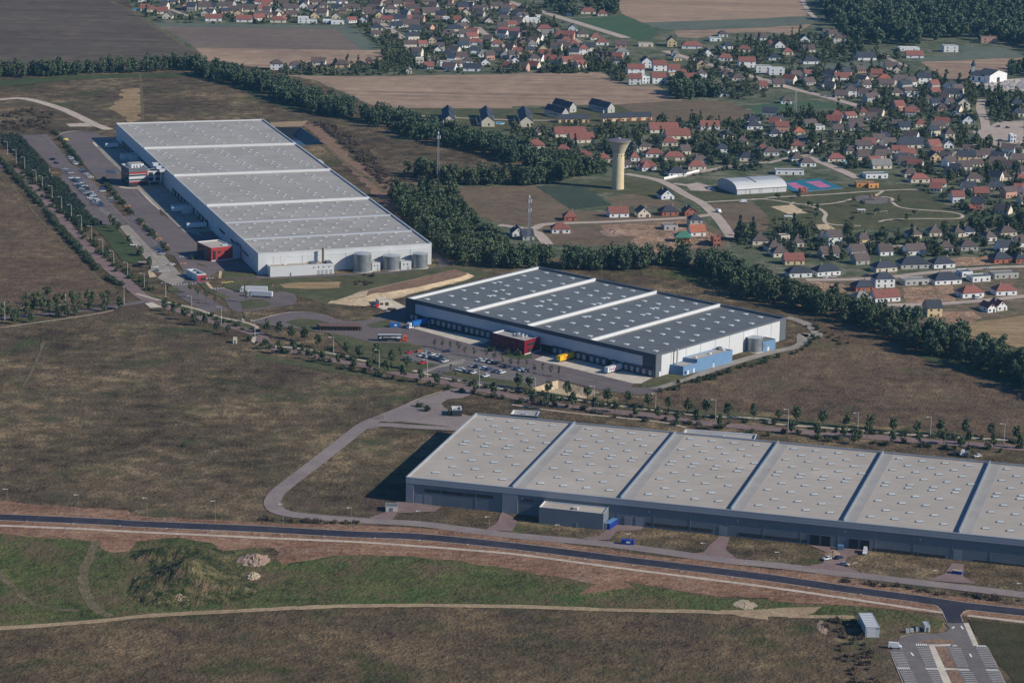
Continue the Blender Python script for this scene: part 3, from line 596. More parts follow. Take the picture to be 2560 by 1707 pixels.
dashes('crossing', '#250,560,400 1060 900 1420 880', 1.6, dash=(.9, .9), sm=False); dashes('crossing', '#250,560,400 1640 955 1830 945', 1.6, dash=(.9, .9), sm=False); dashes('crossing', '#250,560,400 1165 485 1310 480', 1.6, dash=(.9, .9), sm=False); dashes('crossing', '#250,560,400 880 700 1020 690', 1.6, dash=(.9, .9), sm=False); dashes('crossing', '#250,560,400 1560 805 1700 800', 1.6, dash=(.9, .9), sm=False)
dashes('yellow_hatching', '#250,560,400 1790 870 1970 850', 3.2, 'mark_y', 8, dash=(.9, .8), sm=False); area('yellow_pad', '#0,320,400 925 165 990 155 1015 185 940 190', 'mark_y', 8)
for i in range(17):
    f = i/16; a = zoomw(0, 320, 400)
    p, q = G(a(1430+f*260, 1190+f*190)), G(a(1510+f*260, 1180+f*190))
    dashes('bay_line', [p, q], .22, layer=7, sm=False)
for s in ('#0,320,400 640 105 1100 560', '#0,320,400 1500 1000 1900 1410', '@01 1170 520 1500 900', '#0,320,400 980 235 1260 540', '@01 1060 20 1300 260', '@01 1200 395 1440 690'): dashes('kerb_line', s, .3, 'kerb', 7, sm=False)
kerb('#0,320,400 715 580 740 680 775 735 710 770', .4, .2); kerb('#0,320,400 880 600 940 660 920 710 850 740', .4, .2)
# --- yards of the middle warehouse
area('truck_yard', '@11 0 1375 250 1310 430 1298 600 1320 780 1376 950 1386 1130 1346 1390 1240 1390 1370 @22 1300 330 1130 385 1090 420 #1250,800,400 2349 1005 2349 1060 2050 1105 1750 1066 1470 1030 1200 960 870 876 480 1000 330 1005 @12 2300 440 1900 370 1560 280 1420 270 1150 285 1030 260 1240 220 1500 180 1320 130 1180 150 1400 80 1440 60 @11 1000 1600 650 1492 300 1442 0 1402', 'asphalt', 5)
area('lawn', '@12 1000 200 1160 150 1330 120 1360 130 1500 190 1700 215 1600 240 1420 270 1160 285', 'lawn', 6)
area('lawn', '#930,740,400 1230 1090 1500 1150 1750 1210 2200 1260 2349 1320 2349 1380 1500 1240 1000 1150', 'lawn', 6)
area('lawn', '#930,740,400 -650 540 -300 600 0 692 500 692 790 752 480 852 260 895 -50 950 -350 840', 'lawn', 6)
area('lawn', '@11 270 1390 400 1355 560 1370 690 1405 600 1425 540 1465 480 1470', 'lawn', 6); area('lawn', '@11 1010 1415 1200 1370 1240 1365 1210 1440 1060 1445', 'lawn', 6)
kerb('@11 -50 1385 250 1308 430 1296 600 1318 780 1374 950 1384 1130 1344 1240 1290', .5, .2)
area('loading_apron', '#930,740,400 570 470 660 455 1750 640 1640 700 1480 720', 'concrete', 6)
area('loading_apron', '#1250,800,400 500 585 640 530 1110 510 2180 760 2290 845 2100 940 1960 935 840 660 690 630', 'concrete', 6)
area('car_park', '#930,740,400 270 905 470 860 780 765 840 770 1560 930 2349 1110 #1250,800,400 300 760 700 880 480 1000 330 1000 #930,740,400 1800 1220 1400 1060 1170 1035 960 1040 760 1020 700 1000 560 940', 'asphalt_grey', 6)
for s in ('#930,740,400 480 860 1050 1025', '#930,740,400 780 790 1160 915', '#930,740,400 1080 890 1560 1010 2349 1190', '#930,740,400 1450 1050 2200 1250', '#1250,800,400 0 820 330 900', '#1250,800,400 180 700 700 885', '#1250,800,400 500 700 1830 1000'): dashes('kerb_line', s, .35, 'kerb', 8, sm=False)
area('driveway', '#930,740,400 1200 960 1340 930 1380 945 1330 1000 1150 1030 960 1060 760 1150 600 1170 700 1130 940 1050', 'concrete_yard', 8)
road('ring_road', '#1250,800,400 1900 1050 2200 1060 #1600,780,400 0 1185 200 1130 800 940 1400 740 1900 600 2349 490 @31 330 1500 420 1530 440 1480 340 1400 170 1345', 6.5, 'concrete_yard', 5)
area('lawn', '#1600,780,400 20 1050 220 950 400 905 640 935 850 895 740 945 230 1105 20 1120', 'lawn', 6)
kerb('#1600,780,400 230 1105 740 945 1130 825 1500 720', .4, .2)
area('forecourt_bed', '#930,740,400 1880 870 2040 810 2349 850 2349 920 2120 935', 'darklawn', 6)
area('storage_pad', '@11 1040 1225 1240 1180 1375 1250 1220 1300', 'concrete', 6)
# --- earth stockpile: low plateau with sandy slopes
def plateau(name, s_out, s_in, h, m_slope, m_top):
    o_, i_ = PW(s_out), PW(s_in, h); n = len(o_); mb = MB()
    mb.add([(p.x, p.y, .05) for p in o_]+[(p.x, p.y, h) for p in i_], [(i, (i+1) % n, n+(i+1) % n, n+i) for i in range(n)], 0)
    mb.add([(p.x, p.y, h) for p in i_], [tuple(range(n))], 1)
    me = mb.mesh(name, [m_slope, m_top]); fixn(me)
    for q in me.polygons:
        if q.normal.z < 0: q.flip()
    o = link(name, me); o['kind'] = 'structure'; return o
plateau('earth_stockpile', '@11 655 1215 1000 1098 1820 908 1940 940 2005 965 1940 1000 1500 1110 1180 1190 1000 1235 800 1235', '@11 1010 1150 1030 1098 1820 905 1930 936 1940 950 1870 978 1480 1068 1160 1122 1120 1118 1060 1130', 1.6, 'sand', 'topsoil')
area('sand_spread', '@11 655 1218 1000 1100 1150 1110 980 1195 1960 955 2010 968 1920 1010 1000 1245 860 1240', 'sand', 6, .8)
# ------------------------------------------------------------------ warehouses
class Quad:
    def __init__(s, p00, p10, p11, p01): s.c = [Vector((p.x, p.y, 0)) for p in (p00, p10, p11, p01)]
    def __call__(s, u, v, z=0.0):
        a, b, c, d = s.c; p = a*(1-u)*(1-v)+b*u*(1-v)+c*u*v+d*(1-u)*v; p.z = z; return p
    def inset(s, d):
        w_ = ((s.c[1]-s.c[0]).length+(s.c[2]-s.c[3]).length)/2; l_ = ((s.c[3]-s.c[0]).length+(s.c[2]-s.c[1]).length)/2
        return Quad(s(d/w_, d/l_), s(1-d/w_, d/l_), s(1-d/w_, 1-d/l_), s(d/w_, 1-d/l_))
    def rect(s, u0, u1, v0, v1): return [s(u0, v0), s(u1, v0), s(u1, v1), s(u0, v1)]
def ccw(p): 
    a = sum(p[i].x*p[(i+1) % len(p)].y-p[(i+1) % len(p)].x*p[i].y for i in range(len(p)))
    return p if a > 0 else p[::-1]
def shell(root, q, H, par, th, wall, rim, deck, name='wall'):
    o_, i_ = ccw(list(q.c)), ccw(list(q.inset(th).c)); mb = MB(); n = 4
    mb.add([(p.x, p.y, 0) for p in o_]+[(p.x, p.y, H) for p in o_], [(i, (i+1) % n, n+(i+1) % n, n+i) for i in range(n)], 0)
    mb.add([(p.x, p.y, H) for p in o_]+[(p.x, p.y, H) for p in i_], [(i, (i+1) % n, n+(i+1) % n, n+i) for i in range(n)], 1)
    mb.add([(p.x, p.y, H) for p in i_]+[(p.x, p.y, H-par-.1) for p in i_], [(i, (i+1) % n, n+(i+1) % n, n+i) for i in range(n)], 1)
    mb.part(name, [wall, rim], root)
    mb = MB(); mb.add([(p.x, p.y, H-par) for p in ccw(list(q.inset(th*.5).c))], [(0, 1, 2, 3)]); mb.part('roof', deck, root)
def slab(root, name, poly, z0, z1, mat, top=None):
    mb = MB(); mb.prism(ccw([Vector(p) for p in poly]), z0, z1, 0, 1 if top else None, True); return mb.part(name, [mat, top] if top else mat, root)
def facing(a, b, f0, f1, z0, z1, out, dpt=.0):
    """upright plate on the wall line a-b between fractions f0..f1, standing out by 'out' (to the right of a->b)"""
    d = (b-a).normalized(); n = Vector((d.y, -d.x, 0)); p, q = a.lerp(b, f0), a.lerp(b, f1)
    return [p-n*dpt, q-n*dpt, q+n*out, p+n*out], z0, z1
def plate(root, name, a, b, f0, f1, z0, z1, out, mat, dpt=.0, top=None):
    poly, z0, z1 = facing(a, b, f0, f1, z0, z1, out, dpt); return slab(root, name, poly, z0, z1, mat, top)
def sky_mesh(name, lx, ly, h):
    mb = MB(); mb.box(-lx/2, lx/2, -ly/2, ly/2, 0, h*.55, 1)
    a, b = lx/2-.12, ly/2-.12; c, d = a-.35, b-.3
    vs = [(-a, -b, h*.55+.005), (a, -b, h*.55+.005), (a, b, h*.55+.005), (-a, b, h*.55+.005), (-c, -d, h), (c, -d, h), (c, d, h), (-c, d, h)]
    mb.add(vs, [(0, 1, 5, 4), (1, 2, 6, 5), (2, 3, 7, 6), (3, 0, 4, 7), (4, 5, 6, 7)], 0)
    return mb.mesh(name, ['sky_top', 'sky_side'])
def skylights(root, pts, z, lx, ly, h, rz):
    """the hundred nearest are parts of their own, the rest one part"""
    me = sky_mesh('skylight', lx, ly, h); org = Vector(root['_org'])
    pts = sorted(pts, key=lambda p: p.y); 
    for p in pts[:100]: link('skylight', me, root, Vector((p.x, p.y, z))-org, rz)
    if pts[100:]:
        mb = MB(); c_, s_ = math.cos(rz), math.sin(rz)
        for p in pts[100:]:
            mb.v += [(p.x+c_*v.co.x-s_*v.co.y, p.y+s_*v.co.x+c_*v.co.y, z+v.co.z) for v in me.vertices]
            o = len(mb.v)-len(me.vertices); mb.f += [tuple(i+o for i in q.vertices) for q in me.polygons]; mb.m += [q.material_index for q in me.polygons]
        mb.part('skylight_rows', ['sky_top', 'sky_side'], root)['kind'] = 'stuff'
def tank(pos, r, h, label, rails=True):
    t = thing('steel_tank', label, 'tank', pos, 'galvanised sprinkler tanks')
    mb = MB(); mb.cyl(pos.x, pos.y, 0.0, .35, r+.7, r+.6, 36); mb.part('base_ring', 'concrete', t)
    mb = MB(); mb.lathe(pos.x, pos.y, [(r, .3), (r, h*.33), (r+.05, h*.33+.05), (r, h*.33+.1), (r, h*.66), (r+.05, h*.66+.05), (r, h*.66+.1), (r, h)], 40); o = mb.part('shell', 'galv', t)
    mb = MB(); mb.lathe(pos.x, pos.y, [(r+.12, h), (r+.12, h+.15), (.4, h+.9), (.01, h+.9)], 40); mb.part('roof', 'galv_top', t)
    mb = MB(); 
    for dx in (-.25, .25): mb.bar((pos.x+r+.25, pos.y-.5+dx, .4), (pos.x+r+.25, pos.y-.5+dx, h+1.1), .06)
    for k in range(int(h*2)): mb.bar((pos.x+r+.25, pos.y-.75, .6+k*.5), (pos.x+r+.25, pos.y-.25, .6+k*.5), .04)
    mb.part('ladder', 'steel', t)
    return t
def chimney(root, pos, z0, z1, r, mat, name='flue'):
    mb = MB(); mb.cyl(pos.x, pos.y, z0, z1, r, r, 10); mb.cyl(pos.x, pos.y, z1, z1+.35, r*1.25, r*1.25, 10); mb.part(name, mat, root)
# ---- upper left: white warehouse
HA = 14.1
A = [G(p, HA) for p in ((290, 307.8), (657.7, 298.2), (1079, 608.1), (645.4, 633.2))]
QA = Quad(*A)                                            # u across, v from the far end to the near end
ra = thing('distribution_warehouse', 'long white warehouse with pale grey roof and three big tanks at its near end', 'warehouse', QA(.5, .5))
shell(ra, QA, HA, .9, .5, 'white_sheet', 'white_trim', 'roof_grey')
def tfrac(q, p, z, edge):
    v = G(p, z); a, b = (q.c[1], q.c[2]) if edge == 'r' else (q.c[0], q.c[3]); d = b-a
    return (v-a).xy.dot(d.xy)/d.xy.length_squared
da = HA-.9
vs_r = [tfrac(QA, p, HA, 'r') for p in ((738, 359.5), (828, 424), (917.8, 495.1))]; vs_l = [tfrac(QA, p, HA, 'l') for p in ((360.8, 370.4), (435.7, 438.4), (517.4, 513.6))]
low_r = [tfrac(QA, p, HA, 'r') for p in ((964, 536), (1018.6, 575.4))]; low_l = [tfrac(QA, p, HA, 'l') for p in ((561, 555), (607, 596))]
LA = (QA.c[3]-QA.c[0]).length; uu = .6/119
for l, r in zip(vs_l, vs_r):
    e = .55/LA; slab(ra, 'fire_wall', [QA(uu, l-e), QA(1-uu, r-e), QA(1-uu, r+e), QA(uu, l+e)], da-.05, HA+.75, 'white_trim')
for l, r in zip(low_l, low_r):
    e = 1.1/LA; slab(ra, 'roof_ridge', [QA(uu*2, l-e), QA(1-uu*2, r-e), QA(1-uu*2, r+e), QA(uu*2, l+e)], da-.05, da+.6, 'panel_pale')
vsA = [0]+[(l+r)/2 for l, r in zip(vs_l, vs_r)]; lowA = [vsA[3]]+[(l+r)/2 for l, r in zip(low_l, low_r)]+[1]
pts = []
for k in range(3):
    v0, v1 = vsA[k], vsA[k+1]
    for col in range(5):
        for row in range(2):
            for j in range(6): pts.append(QA(.075+col*.185+(.045 if row else 0)+(j % 2)*.03+j*.006, v0+(v1-v0)*(.10+row*.46+j*.062)))
for k in range(3):
    v0, v1 = lowA[k], lowA[k+1]
    for row in range(4):
        for col in range(9): pts.append(QA(.06+col*.103+(.05 if row % 2 else 0), v0+(v1-v0)*(.13+row*.23)))
dv = (QA.c[3]-QA.c[0]).normalized(); rzA = math.atan2(dv.y, dv.x)+math.pi/2
skylights(ra, pts, da, 3.0, 1.5, .55, rzA)
c0, c1, c2, c3 = QA.c
# left (shaded) side: dock strip with doors, canopies
plate(ra, 'dock_strip', c0, c3, .05, .335, .02, 4.4, .25, 'dock_dark'); plate(ra, 'dock_strip', c0, c3, .455, .70, .02, 4.4, .25, 'dock_dark')
for i in range(13): plate(ra, 'dock_door', c0, c3, .06+i*.021, .068+i*.021, 1.1, 3.9, .45, 'dock_door', -.2)
for i in range(11): plate(ra, 'dock_door', c0, c3, .465+i*.021, .473+i*.021, 1.1, 3.9, .45, 'dock_door', -.2)
for f in (.345, .44, .62, .72): plate(ra, 'pilaster', c0, c3, f, f+.004, .02, HA-1, .3, 'white_trim')
for f in (.77, .84, .91): plate(ra, 'window_band', c0, c3, f, f+.035, 5.5, 7.2, .1, 'glass')
for f, o_, z in ((.165, 12, 4.6), (.185, 7, 5.6), (.57, 13, 4.0), (.59, 8, 5.4)): plate(ra, 'dock_house', c0, c3, f, f+.012, .02, z, o_, 'white_sheet', -.3, 'roof_grey')
for f in (.14, .165, .19): plate(ra, 'canopy', c0, c3, f+.21, f+.222, HA-2, HA-.4, 5, 'white_trim', -.1)
# near end: frame lines and technical block
plate(ra, 'end_panel', c3, c2, .085, .16, .05, HA-2.6, .0, 'white_sheet', -.12); plate(ra, 'gutter', c3, c2, .0, 1, HA-.25, HA+.06, .22, 'white_trim')
plate(ra, 'cladding_step', c3, c2, .17, .965, HA-3.4, HA-2.6, .14, 'white_trim'); plate(ra, 'corner_trim', c2, c1, .0, 1, HA-.3, HA+.05, .2, 'white_trim')
slab(ra, 'fire_stair', [QA(1, .36), QA(1.03, .36), QA(1.03, .385), QA(1, .385)], .02, HA-1.5, 'white_sheet')
# technical block
tb = thing('technical_block', 'low white flat-roofed block with four loading doors at the warehouse end', 'building', P1('@11 420 958'))
fa, fb = P1('@11 130 978'), P1('@11 715 945'); din = (fb-fa).normalized(); nin = Vector((-din.y, din.x, 0)); DP = 14
qt = Quad(fa, fb, fb+nin*DP, fa+nin*DP); shell(tb, qt, 6.7, .5, .3, 'white_sheet', 'white_trim', 'roof_beige')
for f in (.76, .82, .885, .955): plate(tb, 'door', fa, fb, f-.02, f+.02, .05, 3.0, .12, 'dock_door'); plate(tb, 'lamp', fa, fb, f-.004, f+.004, 5.2, 5.5, .3, 'anthra')
for f in (.685, .76, .84, .92): plate(tb, 'window', fa, fb, f-.008, f+.008, 4.4, 5.2, .1, 'glass')
plate(tb, 'door', fa, fb, .31, .33, .05, 2.2, .1, 'anthra')
slab(tb, 'roof_unit', [qt(.66, .3), qt(.75, .3), qt(.75, .6), qt(.66, .6)], 6.15, 7.3, 'anthra'); slab(tb, 'roof_unit', [qt(.9, .2), qt(.98, .2), qt(.98, .5), qt(.9, .5)], 6.15, 7.6, 'anthra')
slab(tb, 'roof_unit', [qt(.25, .4), qt(.29, .4), qt(.29, .5), qt(.25, .5)], 6.15, 6.9, 'white_trim')
for f in (.865, .885): chimney(tb, qt(f, .45), 6.1, 15.5, .55, 'steel' if f > .87 else 'brown_wood', 'flue')
for f in (.2, .45, .6, .83, .93): chimney(tb, qt(f, .7), 6.1, 7.0, .3, 'steel', 'roof_vent')
tank(P1('@11 978 922'), 5.6, 11.8, 'tall galvanised tank beside the white technical block, leftmost of three')
tank(P1('@11 1243 904'), 5.5, 9.2, 'middle galvanised tank between two small white cabins'); tank(P1('@11 1505 890'), 4.9, 9.6, 'rightmost galvanised tank near the white warehouse corner')
for s, s2, nm in (('@11 1066 924', '@11 1140 920', 'small white pump cabin between the tall and middle tanks'), ('@11 1330 912', '@11 1425 907', 'small white pump cabin with louvres left of the rightmost tank')):
    a, b = P1(s), P1(s2); n = Vector((-(b-a).y, (b-a).x, 0)).normalized(); t = thing('pump_cabin', nm, 'cabin', a)
    q = Quad(a, b, b+n*6, a+n*6); shell(t, q, 5.6, .3, .2, 'white_sheet', 'white_trim', 'roof_grey'); plate(t, 'door', a, b, .62, .82, .05, 2.3, .1, 'dock_door'); plate(t, 'louvre', a, b, .25, .34, 3.2, 4.2, .1, 'glass'); plate(t, 'louvre', a, b, .6, .7, 3.2, 4.2, .1, 'glass')
# red office of the white warehouse
Z2 = lambda s: pix('#280,390,160 '+s)[0]
fa, fb = G(Z2('630 1140')), G(Z2('1310 1095')); bl = G(Z2('255 640'))
u = (fb-fa).normalized(); n = Vector((-u.y, u.x, 0)); wd = (fb-fa).length; dp = 19
of = thing('office_block', 'red and white three-storey office with roof terrace on the long white warehouse', 'office', fa+u*wd/2)
HO = heightat(fa, Z2('560 455')); HO = max(11, min(14.5, HO))
q = Quad(fa, fb, fb+n*dp, fa+n*dp); shell(of, q, HO, 2.2, .5, 'anthra', 'white_trim', 'roof_dark')
plate(of, 'ground_floor_glass', fa, fb, .0, 1.0, .1, 2.6, .06, 'glass')
for z0, z1, m in ((2.9, 3.9, 'red_panel'), (3.9, 4.6, 'panel_pale'), (4.6, 5.6, 'glass'), (5.6, 6.3, 'panel_pale'), (6.3, 7.3, 'white_trim'), (7.3, 7.8, 'panel_pale'), (7.8, 8.9, 'glass'), (8.9, 9.5, 'panel_pale'), (9.5, 10.9, 'red_panel')):
    plate(of, 'facade_band', fa, fb, .0, .93 if m != 'red_panel' else 1.0, z0, z1, .3 if m == 'red_panel' else .2, m)
plate(of, 'facade_frame', fa, fb, .93, 1.0, 3.9, 9.5, .3, 'red_panel')
for z in (1.0, 4.3, 7.6): plate(of, 'side_glazing', fa+n*dp, fa, .05, .95, z, z+2.3, .15, 'glass')
for z in (3.4, 6.8, 10.2): plate(of, 'side_trim', fa+n*dp, fa, .0, 1.0, z, z+.45, .3, 'anthra')
pq = Quad(q(.33, .45), q(1.0, .45), q(1.0, .95), q(.33, .95)); slab(of, 'penthouse', list(pq.c), HO-2.3, HO+1.1, 'white_trim', 'roof_grey')
for f in (.18, .4, .68): plate(of, 'window', pq.c[0], pq.c[1], f, f+.07, HO-1.6, HO+.3, .1, 'glass')
ga = fb+u*.02; gb = fb+u*21; slab(of, 'link_building', [ga, gb, gb+n*11, ga+n*11], 2.8, 10.7, 'white_trim', 'roof_grey')
for k, (f0, f1) in enumerate(((.03, .2), (.29, .46), (.54, .98))):
    for z in (3.4, 7.0): plate(of, 'window', ga, gb, f0, f1, z, z+2.9, .08, 'glass')
for x in (2, 10, 18):
    p = ga+u*x+n*1.0; mb = MB(); mb.box(p.x-.3, p.x+.3, p.y-.3, p.y+.3, 0, 2.8); mb.part('column', 'white_trim', of)
for x in (15, 19): p = ga+u*x; slab(of, 'roof_house', [p+n*2, p+u*3.2+n*2, p+u*3.2+n*8, p+n*8], 10.7, 13.4, 'white_trim', 'roof_grey')
# second red block
Z3 = lambda s: pix('#250,560,400 '+s)[0]
fa, fb = G(Z3('1635 555')), G(Z3('1950 522')); u = (fb-fa).normalized(); n = Vector((-u.y, u.x, 0)); ln = 22
of = thing('office_block', 'two-storey red office block with flat roof near the warehouse corner', 'office', fa)
q = Quad(fa, fb, fb+n*ln, fa+n*ln); shell(of, q, 9.2, .6, .4, 'red_panel', 'white_trim', 'roof_beige')
plate(of, 'plinth', fa, fb, 0, 1, .02, .8, .15, 'white_trim'); plate(of, 'window', fa, fb, .07, .2, 1.2, 7.0, .1, 'glass'); plate(of, 'window', fa, fb, .3, .44, 5.2, 6.6, .1, 'glass'); plate(of, 'window', fa, fb, .3, .4, 1.6, 2.8, .1, 'glass'); plate(of, 'window', fa, fb, .62, .76, 5.2, 6.6, .1, 'glass')
plate(of, 'side_glazing', fa+n*ln, fa, .08, .45, 1.0, 7.5, .1, 'glass'); plate(of, 'side_panel', fa+n*ln, fa, .55, .7, .5, 8.5, .12, 'anthra')
slab(of, 'stair_tower', [fb, fb+u*5.5, fb+u*5.5+n*14, fb+n*14], 0, 8.6, 'panel_pale', 'roof_grey'); slab(of, 'link_building', [fb+u*5.5+n*.6, fb+u*14+n*.6, fb+u*14+n*11, fb+u*5.5+n*11], 0, 8.8, 'bordeaux', 'roof_dark')
slab(of, 'rooflight', [q(.7, .25), q(.95, .25), q(.95, .4), q(.7, .4)], 8.5, 9.0, 'sky_top')
# gatehouse
fa, fb = G(Z3('1425 846')), G(Z3('1560 836')); u = (fb-fa).normalized(); n = Vector((-u.y, u.x, 0))
g_ = thing('gatehouse', 'small red and white gatehouse with sunken roof at the truck entrance', 'gatehouse', fa)
q = Quad(fa, fb, fb+n*17-u*2.0, fa+n*17-u*2.0); shell(g_, q, 4.6, 1.4, .8, 'white_trim', 'white_trim', 'roof_dark')
plate(g_, 'front_panel', fa, fb, 0, 1, .05, 4.0, .15, 'red_panel'); plate(g_, 'window', fa, fb, .4, .92, .7, 2.3, .3, 'glass'); plate(g_, 'screen', fa+n*17-u*2, fa, .02, .5, .3, 4.0, .1, 'panel_pale')
slab(g_, 'roof_unit', [q(.3, .62), q(.7, .62), q(.7, .75), q(.3, .75)], 3.1, 4.0, 'galv_top')
oa = (c0-c3).normalized(); oa = Vector((oa.y, -oa.x, 0)); oa = oa if oa.x < 0 else -oa
area('loading_apron', [QA(.002, .05), QA(.002, .73), QA(.002, .73)+oa*20, QA(.002, .05)+oa*22], 'concrete_yard', 8); area('truck_yard', [QA(.002, .73), QA(.002, .985), QA(.002, .97)+oa*20, QA(.002, .82)+oa*52, QA(.002, .60)+oa*52, QA(.002, .6)+oa*25], 'asphalt', 5)
# ---- centre: dark roofed warehouse
HB = 13.3
B = [G(p, HB) for p in ((1015.3, 744.3), (1640, 886.7), (1965, 793.3), (1342.6, 665.8))]; QB = Quad(*B); b0, b1, b2, b3 = QB.c
rb = thing('distribution_warehouse', 'dark-roofed warehouse with pale fire walls and navy corners in the middle', 'warehouse', QB(.5, .5))
shell(rb, QB, HB, 1.3, .7, 'panel_pale', 'anthra', 'roof_dark'); db = HB-1.3
for k in (1, 2, 3):
    u0 = k/4; e = .62/190; slab(rb, 'fire_wall', [QB(u0-e, .006), QB(u0+e, .006), QB(u0+e, .994), QB(u0-e, .994)], db-.05, HB+.25, 'white_trim')
    slab(rb, 'roof_strip', [QB(u0-e*5.5, .012), QB(u0-e*1.05, .012), QB(u0-e*1.05, .985), QB(u0-e*5.5, .985)], db-.02, db+.05, 'roof_strip')
    slab(rb, 'roof_strip', [QB(u0+e*1.05, .012), QB(u0+e*3.6, .012), QB(u0+e*3.6, .985), QB(u0+e*1.05, .985)], db-.02, db+.05, 'roof_strip')
e = 1.4/190; slab(rb, 'fire_wall', [QB(.004, .006), QB(.004+e, .006), QB(.004+e, .994), QB(.004, .994)], db-.05, HB-.02, 'white_trim')
pts = []
for k in range(4):
    for r in range(8):
        for c in range(3 if r % 2 else 4):
            u = (k+.17+c*.22+(.1 if r % 2 else 0))/4; v = .08+r*.122
            pts.append(QB(u, v+.012*((r*7+c*3) % 3)))
            if (r*5+c+k) % 4 == 0 and k < 3 and .3 < v < .8: pts.append(QB(u+.006, v+.045))
db_ = (b1-b0).normalized(); rzB = math.atan2(db_.y, db_.x)
skylights(rb, pts, db, 3.1, 3.0, .5, rzB+R(8))
LB = (b1-b0).length; fw = lambda m: m/LB
plate(rb, 'fascia', b0, b1, 0, 1, HB-2.3, HB+.05, .35, 'navy'); plate(rb, 'corner_frame', b0, b1, 0, fw(7.5), .02, HB-2.3, .35, 'navy'); plate(rb, 'corner_frame', b0, b1, 1-fw(9), 1, .02, HB-2.3, .35, 'navy')
of1 = onplane(b0, b1, pix('#930,740,400 1760 700')[0])[0]; of2 = onplane(b0, b1, pix('#1250,800,400 610 430')[0])[0]
for f0, f1 in ((fw(7.5), of1), (of2, 1-fw(9))): plate(rb, 'dock_strip', b0, b1, f0, f1, .02, 4.5, .12, 'dock_dark');  # near-black plates paint the shadow along the foot of the docks
def dock(a, b, f, root):
    d = 2.3/(b-a).length
    plate(root, 'dock_shelter', a, b, f-d, f+d, .9, 5.0, .95, 'navy', -.13); plate(root, 'dock_door', a, b, f-d*.45, f+d*.45, 1.2, 3.9, 1.05, 'dock_door', -.96)
for s in ('905 400', '990 425', '1065 445', '1145 462', '1222 478', '1300 495', '1403 525', '1478 545', '1558 560', '1635 580', '1718 600', '600 330', '660 345'): dock(b0, b1, onplane(b0, b1, pix('#930,740,400 '+s)[0])[0], rb)
for s in ('820 460', '905 480', '990 500', '1165 545', '1247 565', '1357 590', '1447 615', '1540 640', '1690 680', '1865 710', '1950 730', '2035 760', '2125 780', '2220 800'): dock(b0, b1, onplane(b0, b1, pix('#1250,800,400 '+s)[0])[0], rb)
for s in ('830 430',): plate(rb, 'stair_door', b0, b1, onplane(b0, b1, pix('#930,740,400 '+s)[0])[0], onplane(b0, b1, pix('#930,740,400 '+s)[0])[0]+fw(2), .05, 3, .3, 'dock_door')
LR = (b2-b1).length
plate(rb, 'end_frame', b1, b2, 0, fw(5)*LB/LR, .02, HB, .2, 'anthra'); plate(rb, 'end_frame', b1, b2, 1-6/LR, 1, .02, HB, .2, 'anthra'); plate(rb, 'end_fascia', b1, b2, 0, 1, HB-1.0, HB+.06, .3, 'anthra')
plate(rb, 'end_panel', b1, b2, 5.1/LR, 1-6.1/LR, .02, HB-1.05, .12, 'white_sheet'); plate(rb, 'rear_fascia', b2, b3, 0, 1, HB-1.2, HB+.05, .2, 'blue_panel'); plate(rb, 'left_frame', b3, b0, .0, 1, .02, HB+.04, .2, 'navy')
plate(rb, 'door', b1, b2, 3/LR, 4.6/LR, .05, 3, .35, 'white_trim')
# bordeaux office of the middle warehouse
fa, fb = P1('#930,740,400 2235 868'), P1('#930,740,400 1765 748'); fc = P1('#1250,800,400 590 452')
of = thing('office_block', 'dark red two-storey office block on the dark-roofed warehouse', 'office', fa)
u = (fb-fa); n = (fc-fa); n = n.normalized()*min(n.length, 19); q = Quad(fb, fa, fa+n, fb+n); HOB = 8.6
shell(of, q, HOB, .7, .4, 'bordeaux', 'white_trim', 'roof_grey')
plate(of, 'plinth', fa, fa+n, 0, 1, .02, .7, .25, 'white_trim')
for z in (1.7, 5.0): plate(of, 'window', fa, fa+n, .16, .78, z, z+1.3, .1, 'glass')
for z in (1.7, 5.0):
    for f in (.1, .28, .46, .64, .82): plate(of, 'window', fb, fa, f, f+.1, z, z+1.3, .1, 'glass')
plate(of, 'canopy', fa, fa+n, .62, 1.0, 3.4, 3.8, 1.8, 'bordeaux', -.1)
for f, g2, z in ((.5, .5, 1.8), (.58, .42, 2.3), (.66, .5, 1.9), (.45, .62, 1.0), (.7, .65, .9), (.55, .7, .9), (.38, .55, .8)):
    slab(of, 'roof_unit', [q(f, g2), q(f+.035, g2), q(f+.035, g2+.09), q(f, g2+.09)], HOB-.75, HOB-.7+z, 'galv_top')
# blue annex
fa, fm, fb, fl = (P1('#1600,780,400 '+s) for s in ('632 935', '832 880', '1352 738', '428 905'))
n = fl-fa; an = thing('blue_annex', 'long pale blue stepped annex with grey roofs beside the dark-roofed warehouse', 'building', fa)
q1 = Quad(fa, fm, fm+n, fa+n); q2 = Quad(fm, fb, fb+n, fm+n); shell(an, q1, 5.4, .5, .3, 'blue_panel', 'blue_panel', 'roof_grey', 'low_wing'); shell(an, q2, 7.4, .5, .3, 'blue_panel', 'blue_panel', 'roof_grey', 'high_wing')
plate(an, 'door', fa, fm, .28, .42, .05, 2.4, .1, 'white_trim'); plate(an, 'window', fa, fm, .1, .24, .8, 2.3, .1, 'glass'); plate(an, 'door', fa, fm, .72, .84, .05, 2.6, .1, 'white_trim'); plate(an, 'door', fm, fb, .44, .49, .05, 2.6, .1, 'panel_pale'); plate(an, 'lamp', fm, fb, .47, .475, 3.2, 3.5, .4, 'anthra')
chimney(an, q1(.3, .75), 4.8, 13.5, .5, 'steel'); 
for f in (.12, .52, .9): slab(an, 'roof_unit', [q2(f, .4), q2(f+.05, .4), q2(f+.05, .6), q2(f, .6)], 6.85, 7.6, 'sky_top')
